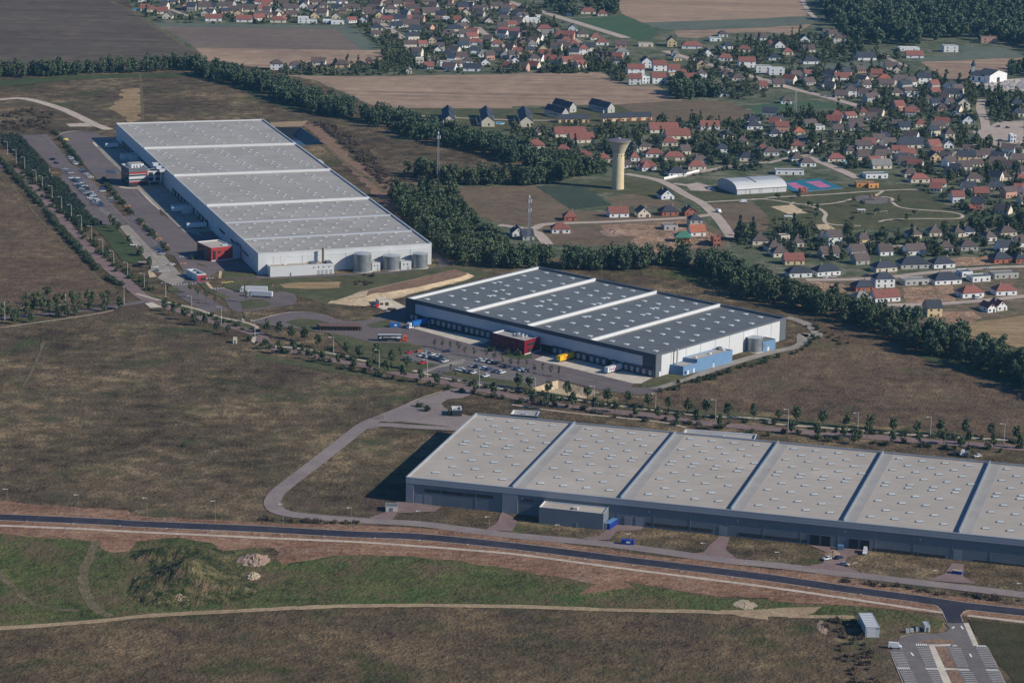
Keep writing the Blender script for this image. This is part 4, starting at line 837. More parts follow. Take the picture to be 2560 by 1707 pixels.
slab(an, 'roof_unit', [q2(.9, .75), q2(.99, .75), q2(.99, .95), q2(.9, .95)], 6.85, 8.4, 'anthra')
tank(P1('#1600,780,400 1678 575'), 4.6, 8.4, 'galvanised tank between two blue annexes by the dark-roofed warehouse')
fa, fb = P1('#1600,780,400 1800 590'), P1('#1600,780,400 1985 545'); n = P1('#1600,780,400 1600 520')-P1('#1600,780,400 1800 560')
bx = thing('pump_cabin', 'small pale blue pump house behind the tank at the warehouse end', 'cabin', fa); q = Quad(fa, fb, fb+n*.8, fa+n*.8); shell(bx, q, 6.2, .4, .25, 'blue_panel', 'anthra', 'roof_dark')
plate(bx, 'door', fa, fb, .36, .5, .05, 2.4, .1, 'white_trim'); plate(bx, 'louvre', fa, fb, .05, .2, 2.0, 4.8, .1, 'galv'); 
pm = P1('#1600,780,400 1372 610'); t = thing('flue_mast', 'slim dark flue mast between blue annex and tank', 'mast', pm); mb = MB(); mb.cyl(pm.x, pm.y, 0, 5.6, .3, .3, 8); mb.part('pipe', 'anthra', t); mb = MB(); mb.cyl(pm.x, pm.y, 5.6, 6.0, .5, .5, 8); mb.part('cap', 'steel', t)
# ---- lower right: long grey warehouse
HC = 12.6
CF = [G(p, HC) for p in ((1015.8, 1191.2), (2396.6, 1331.7))]; CB = [G(p, HC) for p in ((1190.7, 1031.6), (2475.6, 1153.6))]
kx = 7.3/5
QC = Quad(CF[0], CF[0]+(CF[1]-CF[0])*kx, CB[0]+(CB[1]-CB[0])*kx, CB[0]); cc = QC.c; LC = (cc[1]-cc[0]).length
rc = thing('distribution_warehouse', 'very long dark grey warehouse with beige roof bays in the foreground', 'warehouse', QC(.4, .5))
shell(rc, QC, HC, .9, .5, 'clad_grey', 'parapet_grey', 'roof_beige'); dc = HC-.9
pts = []
rows = [(.065, .175, 4), (.155, .285, 3), (.235, .17, 4), (.33, .275, 4), (.42, .18, 4), (.465, .175, 4), (.57, .275, 3), (.675, .19, 4), (.79, .30, 3), (.89, .20, 4)]
for k in range(8):
    u0 = k/7.3; W1 = 1/7.3
    if k:
        e = .32/LC; slab(rc, 'fire_wall', [QC(u0-e, .006), QC(u0+e, .006), QC(u0+e, .994), QC(u0-e, .994)], dc-.05, HC+.75, 'clad_mid')  # shade of the left face put into a darker wall colour
        slab(rc, 'membrane_strip', [QC(u0+e*1.1, .012), QC(u0+W1*.10, .012), QC(u0+W1*.10, .988), QC(u0+e*1.1, .988)], dc-.02, dc+.04, 'roof_strip')
        slab(rc, 'membrane_strip', [QC(u0-W1*.06, .012), QC(u0-e*1.1, .012), QC(u0-e*1.1, .988), QC(u0-W1*.06, .988)], dc-.02, dc+.04, 'roof_strip')
    for v, off, n_ in rows:
        for c in range(n_):
            u = u0+W1*(off+c*.213)
            if u < .99: pts.append(QC(u, 1-v))
dC = (cc[1]-cc[0]).normalized(); rzC = math.atan2(dC.y, dC.x)
skylights(rc, pts, dc, 3.4, 1.8, .6, rzC+R(12))
plate(rc, 'fascia', cc[0], cc[1], 0, 1, HC-3.0, HC+.05, .5, 'parapet_grey'); plate(rc, 'corner_pier', cc[0], cc[1], 0, 3.8/LC, .02, HC-3.0, .45, 'clad_mid')
f1 = onplane(cc[0], cc[1], t2s(1, 2, 2262, 1460))[0]; f2 = onplane(cc[0], cc[1], t2s(2, 2, 55, 1470))[0]
plate(rc, 'corner_pier', cc[0], cc[1], f1, f2, .02, HC-3.0, .45, 'clad_mid'); plate(rc, 'side_trim', cc[3], cc[0], 0, 1, HC-.7, HC+.04, .25, 'parapet_grey')
for s in ('@12 1545 1362 @12 1690 1378', '@12 1700 1380 @12 1905 1400', '@12 1915 1402 @12 2010 1410', '@12 2025 1412 @12 2175 1425', '@22 90 1450 @22 195 1460', '@23 1232 105 @23 1280 112', '@23 1290 112 @23 1620 148', '@23 1630 150 @23 1842 172', '@23 2080 198 @23 2290 222', '@23 2300 224 @33 290 258', '@33 305 262 @33 360 268', '@33 958 338 @33 1370 385', '@33 1385 388 @33 1628 412', '@33 1882 445 @33 2140 478', '@33 2150 480 @33 2400 505'):
    (a0, z0), (a1, z1) = (onplane(cc[0], cc[1], p) for p in pix(s)); zz = (z0+z1)/2; plate(rc, 'ribbon_window', cc[0], cc[1], a0, a1, zz-.75, zz+.75, .08, 'glass')
for s in ('@33 387 268', '@33 489 278', '@33 742 305', '@33 847 318'):
    a0, z0 = onplane(cc[0], cc[1], pix(s)[0]); w_ = 4.0/LC
    plate(rc, 'door_frame', cc[0], cc[1], a0-.4/LC, a0+w_+.4/LC, .02, 5.2, .1, 'anthra'); plate(rc, 'dock_door', cc[0], cc[1], a0, a0+w_, .04, 4.8, .18, 'dock_dark', -.11)
for s in ('@12 1460 1450', '@12 1540 1460', '@23 1032 80', '@23 1132 90', '@23 1900 190', '@33 1700 440'):
    a0, z0 = onplane(cc[0], cc[1], pix(s)[0]); plate(rc, 'dock_door', cc[0], cc[1], a0, a0+3.6/LC, .04, 4.4, .12, 'clad_mid')
for f in (.15, .31, .42, .55, .64): plate(rc, 'wall_lamp', cc[0], cc[1], f, f+.4/LC, 7.6, 8.0, .35, 'sky_top')
for i in range(2, 24): plate(rc, 'downpipe', cc[0], cc[1], i*17/LC, i*17/LC+.16/LC, .02, HC-3.0, .1, 'clad_mid')
for i in range(1, 8): plate(ra, 'downpipe', c3, c2, i*.125, i*.125+.003, .02, HA-2.5, .16, 'panel_pale')
for i in range(1, 9): plate(rb, 'downpipe', b1, b2, i*.11, i*.11+.003, .02, HB-1.1, .26, 'panel_pale')
# block in front of it
fa, fb = P1('@23 245 102'), P1('@23 835 165'); n = (QC.c[3]-QC.c[0]).normalized()
tb = thing('technical_block', 'low dark grey block with pale roof rim before the long grey warehouse', 'building', fa)
w0 = cc[0].lerp(cc[1], onplane(cc[0], cc[1], t2s(2, 3, 245, 60))[0]); w1 = cc[0].lerp(cc[1], onplane(cc[0], cc[1], t2s(2, 3, 835, 120))[0])
dd = Vector((dC.y, -dC.x, 0)); da_ = (fa-w0).dot(dd); pa = fa-dd*da_; pb = fb-dd*((fb-w0).dot(dd))
q = Quad(fa, fb, pb+dd*.06, pa+dd*.06); HT = heightat(fa, t2s(2, 2, 252, 1515)); shell(tb, q, HT, .7, .3, 'clad_grey', 'white_trim', 'roof_beige')
slab(tb, 'roof_vent', [q(.5, .3), q(.57, .3), q(.57, .6), q(.5, .6)], HT-.75, HT+.3, 'steel'); plate(tb, 'door', fa, fb, .58, .61, .05, 2.3, .1, 'clad_mid')
mb = MB()
for dx in (0, .7): 
    p = fb+dC*(.6+dx)+n*1.0; mb.bar((p.x, p.y, 0), (p.x, p.y, HT+1.2), .06)
for k in range(int(HT/.4)): p = fb+dC*.6+n*1.0; mb.bar((p.x, p.y, .4+k*.4), (p.x+dC.x*.7, p.y+dC.y*.7, .4+k*.4), .05)
mb.part('cage_ladder', 'white_trim', tb)
# pale rimmed entrance blocks behind it
for s0, s1, zt, d_, h_, nm in (('#1250,800,400 150 1380', '#1250,800,400 548 1407', 5.0, 9, 5.0, 'navy entrance block with white roof rim behind the long grey warehouse'), ('@22 1590 800', '@22 2250 848', 7.5, -10, 7.5, 'grey office block with white roof rim behind the long grey warehouse'), ('@12 1800 688', '@12 1890 688', 0, 8, 3.6, 'small dark gate cabin with white frame by the service yard')):
    fa, fb = P1(s0, zt), P1(s1, zt); fa.z = fb.z = 0; u = (fb-fa).normalized(); n = Vector((-u.y, u.x, 0))
    if d_ < 0: fa += n*d_; fb += n*d_; d_ = -d_
    t = thing('entrance_block', nm, 'building', fa); q = Quad(fa, fb, fb+n*d_, fa+n*d_)
    shell(t, q, h_, 1.0, .6, 'navy', 'white_trim', 'roof_grey'); plate(t, 'window', fa, fb, .1, .9, 1.0, 2.4, .1, 'glass')
    slab(t, 'roof_unit', [q(.4, .4), q(.55, .4), q(.55, .6), q(.4, .6)], h_-1.05, h_-.2, 'galv_top')
# ------------------------------------------------------------------ street lamps and masts
def lamp_meshes(h, arm, f=1.0):
    a = MB(); a.cyl(0, 0, 0, h*.5, .16*f, .13*f, 8); a.cyl(0, 0, h*.5, h, .13*f, .09*f, 8)
    b = MB(); b.bar((0, 0, h-.1), (-arm, 0, h+.05), .08, 0, 6)
    c = MB(); k = .6+.4*f; c.box(-arm-.75*k, -arm+.35*k, -.28*k, .28*k, h-.08, h+.12)
    return [('post', a.mesh('lamp_post', 'lamp_steel' if f == 1 else 'lattice')), ('arm', b.mesh('lamp_arm', 'lamp_steel')), ('lamp_head', c.mesh('lamp_head', 'white_trim'))]
LM1 = lamp_meshes(10.5, 2.0); LM2 = lamp_meshes(11.0, 1.6, .42)
def put(name, parts, p, rz, base, where, cat, group, sx=None, scale=None, label=None):
    o = link(name, None, None, p, rz, scale); o['category'] = cat; o['group'] = group
    for n_, me in parts: link(n_, me, o)
    if label: o['label'] = label
    else: reg(o, base, where, sx if sx is not None else p.x)
    return o
lampw = 'along the tree-lined avenue'
for p in pix('@00 -2 1300 70 1422 150 1500 228 1568 @01 333 122 390 178 480 268 567 372 657 447 750 548 843 648 945 778 1045 880 1172 990 1325 1092 1522 1182 1760 1306 2032 1406 2340 1530 @12 712 122 1130 242 1573 332 2050 422 @22 213 502 753 582 1316 652 1867 708 @32 183 798 822 832 1490 872 2165 932'):
    v = G(p); put('street_lamp', LM1, v, R(8), 'tall pale street lamp', lampw, 'street lamp', 'street lamps along the avenue', p[0], (v.y and heightat(v, (p[0], p[1]-.0001)) or 1) and 1.0)
for p in pix('@01 45 1372 605 1302 1140 1226'): put('street_lamp', LM1, G(p), R(-80), 'tall pale street lamp', 'by the tree-lined side road', 'street lamp', 'street lamps by the side road', p[0])
for p in pix('@03 75 -5 725 48 1353 78 1977 107 @13 250 133 878 168 1505 197 2138 253 @23 433 328 1085 413 1765 498 @33 95 583 812 683 1547 752 2310 875'):
    put('street_lamp', LM2, G(p), R(20), 'pale street lamp', 'beside the new dark road', 'street lamp', 'street lamps beside the new road', p[0])
def mast(p, h, label, pods):
    t = thing('telecom_mast', label, 'mast', p); mb = MB(); r0, r1 = 1.1, .45; L = 10
    for i in range(L):
        z0, z1 = h*i/L, h*(i+1)/L; ra_, rb_ = r0+(r1-r0)*i/L, r0+(r1-r0)*(i+1)/L
        for k in range(3):
            a, b = 2.094*k, 2.094*(k+1)
            P = lambda r, an, z: (p.x+r*math.cos(an), p.y+r*math.sin(an), z)
            mb.bar(P(ra_, a, z0), P(rb_, a, z1), .22); mb.bar(P(ra_, a, z0), P(rb_, b, z1), .09); mb.bar(P(rb_, a, z1), P(rb_, b, z1), .08)
    mb.part('lattice', 'lattice', t)
    for i, z in enumerate(pods):
        for k in range(3):
            a = 2.094*k+.4; x, y = p.x+1.5*math.cos(a), p.y+1.5*math.sin(a)
            m2 = MB(); m2.box(x-.3, x+.3, y-.3, y+.3, z-1.2, z+1.2); m2.bar((x, y, z), (p.x, p.y, z), .08); m2.part('antenna', 'white_trim', t)
    m2 = MB(); m2.cyl(p.x, p.y, h, h+1.8, .5, .45, 8); m2.part('antenna', 'white_trim', t)
    return t
mast(P1('@21 150 690'), 33, 'lattice telecom mast with white antennas in front of the new houses', (31, 24.5))
mast(P1('@11 1668 120'), 38, 'slim lattice telecom mast standing in the wood left of the water tower', (35.5,))
def pylon(p, h, label, nm='pylon'):
    t = thing(nm, label, 'pylon', p); mb = MB()
    for k in range(4):
        a = R(45+90*k); mb.bar((p.x+1.6*math.cos(a), p.y+1.6*math.sin(a), 0), (p.x+.5*math.cos(a), p.y+.5*math.sin(a), h), .2)
        for i in range(7):
            f0, f1 = i/7, (i+1)/7; b = a+R(90); r = lambda f: 1.6-1.1*f
            mb.bar((p.x+r(f0)*math.cos(a), p.y+r(f0)*math.sin(a), h*f0), (p.x+r(f1)*math.cos(b), p.y+r(f1)*math.sin(b), h*f1), .1)
    mb.part('tower', 'steel', t); m2 = MB(); m2.cyl(p.x, p.y, h, h+4, .3, .05, 6); m2.part('tip', 'steel', t); return t
pylon(P1('@30 250 1040'), 20, 'pale lattice pylon at the edge of the sports lawn')
# ------------------------------------------------------------------ water tower
p = P1('@21 970 165'); wt = thing('water_tower', 'tall cream concrete water tower with flared top', 'water tower', p)
mb = MB(); mb.lathe(p.x, p.y, [(4.75, 0), (4.55, 4), (4.4, 14), (4.4, 27.2)], 48); mb.part('shaft', 'tower', wt, True)
mb = MB(); mb.lathe(p.x, p.y, [(4.4, 27.2), (4.6, 27.8), (5.3, 29.6), (6.4, 32), (7.5, 34.2), (8.7, 36.4), (9.0, 36.5), (9.0, 36.9)], 48); mb.part('tank_cone', flat('tower_shaded', D(160, 149, 128), .85), wt, True)  # cone's shade painted in as a darker, greyer concrete colour
mb = MB(); mb.lathe(p.x, p.y, [(8.95, 36.9), (7, 37.4), (4.5, 37.8), (1.2, 38.0), (.01, 38.05)], 48); mb.part('roof', 'tower_roof', wt, True)
mb = MB(); mb.cyl(p.x, p.y, 37.9, 39.0, .9, .9, 12); mb.part('hatch', 'steel', wt)
for a in (-100, -62, -25): 
    x, y = p.x+4.42*math.cos(R(a)), p.y+4.42*math.sin(R(a)); mb = MB(); mb.cyl(x, y, 25.4, 26.4, .35, .35, 6); mb.part('window', 'glass', wt)
x, y = p.x+4.6*math.cos(R(-95)), p.y+4.6*math.sin(R(-95)); mb = MB(); mb.box(x-.7, x+.7, y-.4, y+.4, 0, 2.3); mb.part('door', 'steel', wt)
# ------------------------------------------------------------------ sports hall and courts
Z7 = '#1780,400,340 '
fa, fb, fc = P1(Z7+'432 604'), P1(Z7+'1282 549'), P1(Z7+'70 470')
u = (fb-fa); n = (fc-fa).normalized()*30; hs = thing('sports_hall', 'white barrel-roofed sports hall beside the blue courts', 'hall', fa)
arch = [(0, 3.8)]+[(.5-.5*math.cos(R(k)), 3.8+5.2*math.sin(R(k))) for k in range(15, 180, 15)]+[(1, 3.8)]
q = Quad(fa, fb, fb+n, fa+n); mb = MB()
P3 = lambda uu_, v, z: tuple(q(uu_, v, z))
mb.add([P3(0, 0, 0), P3(1, 0, 0), P3(1, 0, 3.8), P3(0, 0, 3.8)], [(0, 1, 2, 3)]); mb.add([P3(1, 1, 0), P3(0, 1, 0), P3(0, 1, 3.8), P3(1, 1, 3.8)], [(0, 1, 2, 3)]); mb.part('wall', 'hangar', hs)
for ue in (0, 1):
    mb = MB(); vs = [P3(ue, 0, 0)]+[P3(ue, v, z) for v, z in arch]+[P3(ue, 1, 0)]; mb.add(vs, [tuple(range(len(vs)))]); mb.part('gable', 'hangar_grey', hs)
for ks, m in ((range(0, 4), 'hangar'), (range(4, 8), 'hangar_grey'), (range(8, 12), 'hangar')):
    mb = MB()
    for k in ks: (v0, z0), (v1, z1) = arch[k], arch[k+1]; mb.quad(P3(-.01, v0, z0+.15), P3(1.01, v0, z0+.15), P3(1.01, v1, z1+.15), P3(-.01, v1, z1+.15))
    mb.part('roof_sheet', m, hs)
mb = MB()
for k in range(3, 9): (v0, z0), (v1, z1) = arch[k], arch[k+1]; mb.quad(P3(.42, v0, z0+.7), P3(.45, v0, z0+.7), P3(.45, v1, z1+.7), P3(.42, v1, z1+.7)); mb.quad(P3(.42, v0, z0), P3(.42, v0, z0+.7), P3(.42, v1, z1+.7), P3(.42, v1, z1)); mb.quad(P3(.45, v0, z0), P3(.45, v1, z1), P3(.45, v1, z1+.7), P3(.45, v0, z0+.7))
mb.part('roof_duct', 'hangar_grey', hs)
for f in (.17, .25, .27, .45, .49, .74, .81): plate(hs, 'wall_joint', fa, fb, f, f+.006, .02, 3.7, .06, 'anthra')
plate(hs, 'door', fa, fb, .44, .49, .05, 2.4, .1, 'panel_pale'); plate(hs, 'gutter', fa, fb, -.01, 1.01, 3.6, 3.95, .3, 'anthra')
area('sports_court', Z7+'1215 380 1860 325 2275 492 1460 572 1290 500', 'court_blue', 6)
for s in ('1285 407 1440 396 1520 435 1350 450', '1352 455 1525 440 1685 500 1480 522', '1608 386 1860 369 1925 405 1725 425', '1728 430 1930 410 2065 468 1870 490'): area('court_field', Z7+s, 'court_pink', 7)
dashes('court_line', Z7+'1460 568 2280 492', .5, 'mark', 7, sm=False)
# small things in the park and gardens
p = P1('@31 962 270'); t = thing('play_tower', 'small red and yellow play tower in the round play area', 'play equipment', p)
for dx, h_, m_ in ((-1.6, 3.0, 'red_panel'), (1.6, 3.6, 'lorry_y2')):
    flat('lorry_y2', (.6, .4, .08))
    for k in range(4): mb = MB(); x, y = p.x+dx+(-.8, .8, .8, -.8)[k], p.y+(-.8, -.8, .8, .8)[k]; mb.cyl(x, y, 0, h_, .1, .1, 6); mb.part('post', 'brown_wood', t)
    mb = MB(); mb.cyl(p.x+dx, p.y, h_, h_+1.4, 1.5, .05, 4); mb.part('roof', m_, t); mb = MB(); mb.box(p.x+dx-.9, p.x+dx+.9, p.y-.9, p.y+.9, 1.2, 1.35); mb.part('platform', m_, t)
for s, nm in (('@31 185 450', 'white picnic shelter on the lawn below the sandy court'), ('@31 855 390', 'white picnic shelter in the middle of the park lawn')):
    p = P1(s); t = thing('picnic_shelter', nm, 'shelter', p); mb = MB(); mb.box(p.x-3, p.x+3, p.y-2.4, p.y+2.4, 2.6, 2.8); mb.part('roof', 'white_trim', t)
    for dx in (-2.6, 2.6):
        for dy in (-2, 2): mb = MB(); mb.cyl(p.x+dx, p.y+dy, 0, 2.6, .12, .12, 6); mb.part('post', 'steel', t)
    mb = MB(); mb.box(p.x-1.2, p.x+1.2, p.y-.5, p.y+.5, .68, .78); mb.box(p.x-.2, p.x+.2, p.y-.3, p.y+.3, 0, .679); mb.part('table', 'concrete', t)
a, b = PW('@31 985 412 1095 400'); t = thing('goal_frame', 'pale football goal frame on the park lawn', 'goal', a); mb = MB()
for q in (a, b): mb.bar((q.x, q.y, 0), (q.x, q.y, 2.6), .1)
mb.part('posts', 'white_trim', t); mb = MB(); mb.bar((a.x, a.y, 2.6), (b.x, b.y, 2.6), .1); mb.part('crossbar', 'white_trim', t)
flat('pool_blue', (.03, .30, .48), .2)
for s, rx, ry, nm in (('@30 700 1492', 6, 5, 'bright blue covered pool beside the red-roofed house by the diagonal road'), ('@10 2240 1135', 7, 5, 'small bright blue pool between two cream terraces'), ('@20 880 1350', 4, 4, 'small round blue pool left of the water tower top'), ('@00 1240 92', 7, 6, 'blue pool at the edge of the ploughed field'), ('@20 1190 1425', 4, 3, 'small pale blue pool right of the water tower')):
    p = P1(s); t = thing('garden_pool', nm, 'pool', p); mb = MB(); mb.prism([Vector((p.x+(rx+.6)*.5*math.cos(k*.393), p.y+(ry+.6)*math.sin(k*.393), 0)) for k in range(16)], .1, .5); mb.part('rim', 'white_trim', t); mb = MB(); mb.prism([Vector((p.x+rx*.5*math.cos(k*.393), p.y+ry*math.sin(k*.393), 0)) for k in range(16)], .4, .55); mb.part('water', 'pool_blue', t)
for s, nm in (('@30 380 1415 440 1360 505 1285', 'long white garden wall rising beside the village lane'), ('@21 1395 82 1560 48 1720 8', 'white garden wall along the lane above the sports hall'), ('@30 130 1390 180 1412 290 1385', 'short white wall before the red-roofed house by the lane')):
    pts_ = PW(s); t = thing('garden_wall', nm, 'wall', pts_[0]); 
    for a, b in zip(pts_, pts_[1:]): plate(t, 'wall_panel', a, b, 0, .995, 0, 1.8, .15, 'wall_w', .15)
# ------------------------------------------------------------------ church
fa, fb = P1('@30 1845 752'), P1('@30 2030 764'); u = (fb-fa).normalized(); n = Vector((-u.y, u.x, 0)); ch = thing('church', 'white church with slate roofs and a small bell turret by the graveyard', 'church', fa)
def gable(root, a, b, dpt, e, r, wall, roof, ridge='x', oh=.5, wn='wall', rn='roof'):
    """walls and pitched roof over the rectangle on a-b, depth dpt away from the viewer"""
    u = (b-a).normalized(); n = Vector((-u.y, u.x, 0)); L = (b-a).length; P = lambda x, y, z: tuple(a+u*x+n*y+Vector((0, 0, z)))
    mb = MB(); mb.prism(ccw([Vector(P(0, 0, 0)), Vector(P(L, 0, 0)), Vector(P(L, dpt, 0)), Vector(P(0, dpt, 0))]), 0, e)
    th = .25
    if ridge == 'x':
        for x in (0, L): mb.add([P(x, 0, e), P(x, dpt, e), P(x, dpt/2, e+r)], [(0, 1, 2)])
        pr = [(-oh, e-oh*r*2/dpt), (dpt/2, e+r), (dpt+oh, e-oh*r*2/dpt)]; Q = lambda s, t, z: P(s, t, z); s0, s1 = -oh, L+oh
    else:
        for y in (0, dpt): mb.add([P(0, y, e), P(L, y, e), P(L/2, y, e+r)], [(0, 1, 2)])
        pr = [(-oh, e-oh*r*2/L), (L/2, e+r), (L+oh, e-oh*r*2/L)]; Q = lambda s, t, z: P(t, s, z); s0, s1 = -oh, dpt+oh
    mb.part(wn, wall, root); m2 = MB(); vs = [Q(s, t, z+k) for s in (s0, s1) for k in (.02, th) for t, z in pr]
    m2.add(vs, [(0, 1, 4, 3), (1, 2, 5, 4), (6, 9, 10, 7), (7, 10, 11, 8), (3, 4, 10, 9), (4, 5, 11, 10), (0, 6, 7, 1), (1, 7, 8, 2), (0, 3, 9, 6), (2, 8, 11, 5)])
    org = Vector(root['_org']) if root.get('_org') else Vector((0, 0, 0)); me = m2.mesh(rn, roof, org); fixn(me); return link(rn, me, root)
gable(ch, fa, fb, 10, 6.5, 4.2, 'wall_w', 'tile_d'); ga, gb = P1('@30 2032 768'), P1('@30 2192 742'); gable(ch, ga, gb, 16, 7.5, 4.0, 'wall_w', 'tile_d', 'y', wn='transept', rn='transept_roof')
for f in (.2, .5, .8): plate(ch, 'window', fa, fb, f-.05, f+.05, 1.5, 5.0, .1, 'glass')
plate(ch, 'door', ga, gb, .42, .58, .05, 4.5, .1, 'glass')
tp = fa+n*5+u*2.5; mb = MB(); mb.box(tp.x-1.7, tp.x+1.7, tp.y-1.7, tp.y+1.7, 0, 15); mb.part('bell_tower', 'wall_g', ch); mb = MB(); mb.cyl(tp.x, tp.y, 15, 17, 2.4, 2.0, 8); mb.cyl(tp.x, tp.y, 17, 21, 1.9, .05, 8); mb.part('spire', 'tile_d', ch)
xs, ys = scatter([(v.x, v.y) for v in PW('@30 1830 745 2190 745 2350 725 2350 835 1990 845')], 240); mb = MB()
for x, y in zip(xs, ys): a_ = random.choice((.9, .75, 1.1)); mb.box(x-a_/2, x+a_/2, y-1, y+1, .0, .7)
for x, y in zip(xs[::3], ys[::3]): mb.box(x-.5, x+.5, y+.9, y+1.2, .0, 1.6)
o = link('gravestones', mb.mesh('gravestones', flat('grave_stone', D(150, 145, 150), .7))); o['kind'] = 'stuff'; tag(o, 'rows of grey gravestones around the white church', 'gravestones')
# ------------------------------------------------------------------ houses
CUBE = {}
def unit(mat, name):
    if (mat, name) not in CUBE: mb = MB(); mb.box(-.5, .5, -.5, .5, 0, 1); CUBE[mat, name] = mb.mesh(name, mat)
    return CUBE[mat, name]
HOUSES = []
def house(px, w_px, kind, rc_, wc, where, ang=None):
    v = G(px); m = w_px*640/2350/ppm(v); th = R(ang if ang is not None else random.uniform(8, 22)); st = 2 if kind[0] == '2' else 1; k = kind[-1]
    L = max(5.0, m*(.96 if k != 'e' else .95)); D_ = {'h': 9.5, 'g': 9.0, 'e': max(10, L*1.2), 'f': 9.0}[k]
    if k in 'hg' and L > 18: D_ = 11
    if L < 7 and k != 'e': D_ = 6.5
    e = 2.9*st+(.3 if st == 1 else .2); u = Vector((math.cos(th), math.sin(th), 0)); n = Vector((-u.y, u.x, 0))
    o = thing('house', None, 'house', v, {'h': 'hipped houses of the village', 'g': 'gabled houses of the village', 'e': 'gabled houses of the village', 'f': 'flat-roofed houses of the village'}[k])
    a, b = v-u*L/2, v+u*L/2; P = lambda x, y, z: tuple(a+u*x+n*y+Vector((0, 0, z)))
    wm, rm = 'wall_'+wc, 'tile_'+rc_; r = 0; roof = None
    if k == 'f':
        q = Quad(a, b, b+n*D_, a+n*D_); e = 3.2*st; shell(o, q, e+.4, .4, .3, wm, wm, rm if rc_ != 'd' else 'roof_dark')
    elif k == 'h':
        r = min(4.2, .34*D_+.4); mb = MB(); mb.prism(ccw([Vector(P(0, 0, 0)), Vector(P(L, 0, 0)), Vector(P(L, D_, 0)), Vector(P(0, D_, 0))]), 0, e); mb.part('wall', wm, o)
        h = .45; rl = max(0, L-D_*.95)/2; mb = MB()
        mb.add([P(-h, -h, e-.15), P(L+h, -h, e-.15), P(L+h, D_+h, e-.15), P(-h, D_+h, e-.15), P(-h, -h, e+.1), P(L+h, -h, e+.1), P(L+h, D_+h, e+.1), P(-h, D_+h, e+.1), P(L/2-rl-.15, D_/2, e+r), P(L/2+rl+.15, D_/2, e+r)],
               [(0, 3, 2, 1), (0, 1, 5, 4), (1, 2, 6, 5), (2, 3, 7, 6), (3, 0, 4, 7), (4, 5, 9, 8), (5, 6, 9), (6, 7, 8, 9), (7, 4, 8)]); roof = mb.part('roof', rm, o)
    else:
        r = (.44*D_ if k == 'g' else .42*L); r = min(r, 5.2); roof = gable(o, a, b, D_, e, r, wm, rm, 'x' if k == 'g' else 'y', .4)
    org = v
    def bit(name, mat, x, y, z, sx, sy, sz, par=None):
        q = Vector(P(x, y, z))-org
        return link(name, unit(mat, name), par or o, q, th, (sx, sy, sz))
    if roof is not None and L > 6:
        cx_ = L*random.choice((.3, .62, .75)); bit('chimney', 'chim', cx_, D_*.5 if k != 'e' else D_*.6, e+r*.55 if k == 'e' else e+r*.7, .8, .6, r*.3+1.3, roof)
    far = v.y > 2350; nw = 2 if (far or L < 9) else min(4, int(L/4))
    for s_ in range(st):
        z = .95+2.9*s_; xs_ = [L*(i+.5)/nw for i in range(nw)]
        for i, x in enumerate(xs_):
            if s_ == 0 and i == nw//2: bit('door', 'glass' if random.random() < .4 else 'brown_wood', x, -.02, .05, 1.1 if random.random() < .5 else 2.2, .12, 2.15)
            else: bit('window', 'glass', x, -.02, z, 1.25, .12, 1.25)
        if not far: bit('window', 'glass', -.02, D_*.4, z, .12, 1.2, 1.2)
    if k == 'e' and not far: bit('window', 'glass', L/2, -.02, e+r*.25, 1.0, .12, 1.1)
    if roof is not None and k == 'g' and random.random() < .25: bit('roof_window', 'glass', L*.35, D_*.22, e+r*.42, .9, 1.0, .25, roof)
    HOUSES.append((v.x, v.y, max(L, D_)*.62, n))
    base = f"{WNAME[wc]} {'two-storey ' if st == 2 else ''}house, {RNAME[rc_]} {'hipped' if k == 'h' else 'flat' if k == 'f' else 'gabled'} roof"
    if k == 'f': base = f"{WNAME[wc]} {'two-storey ' if st == 2 else ''}flat-roofed house"
    reg(o, base, where, px[0], px[1]); return o
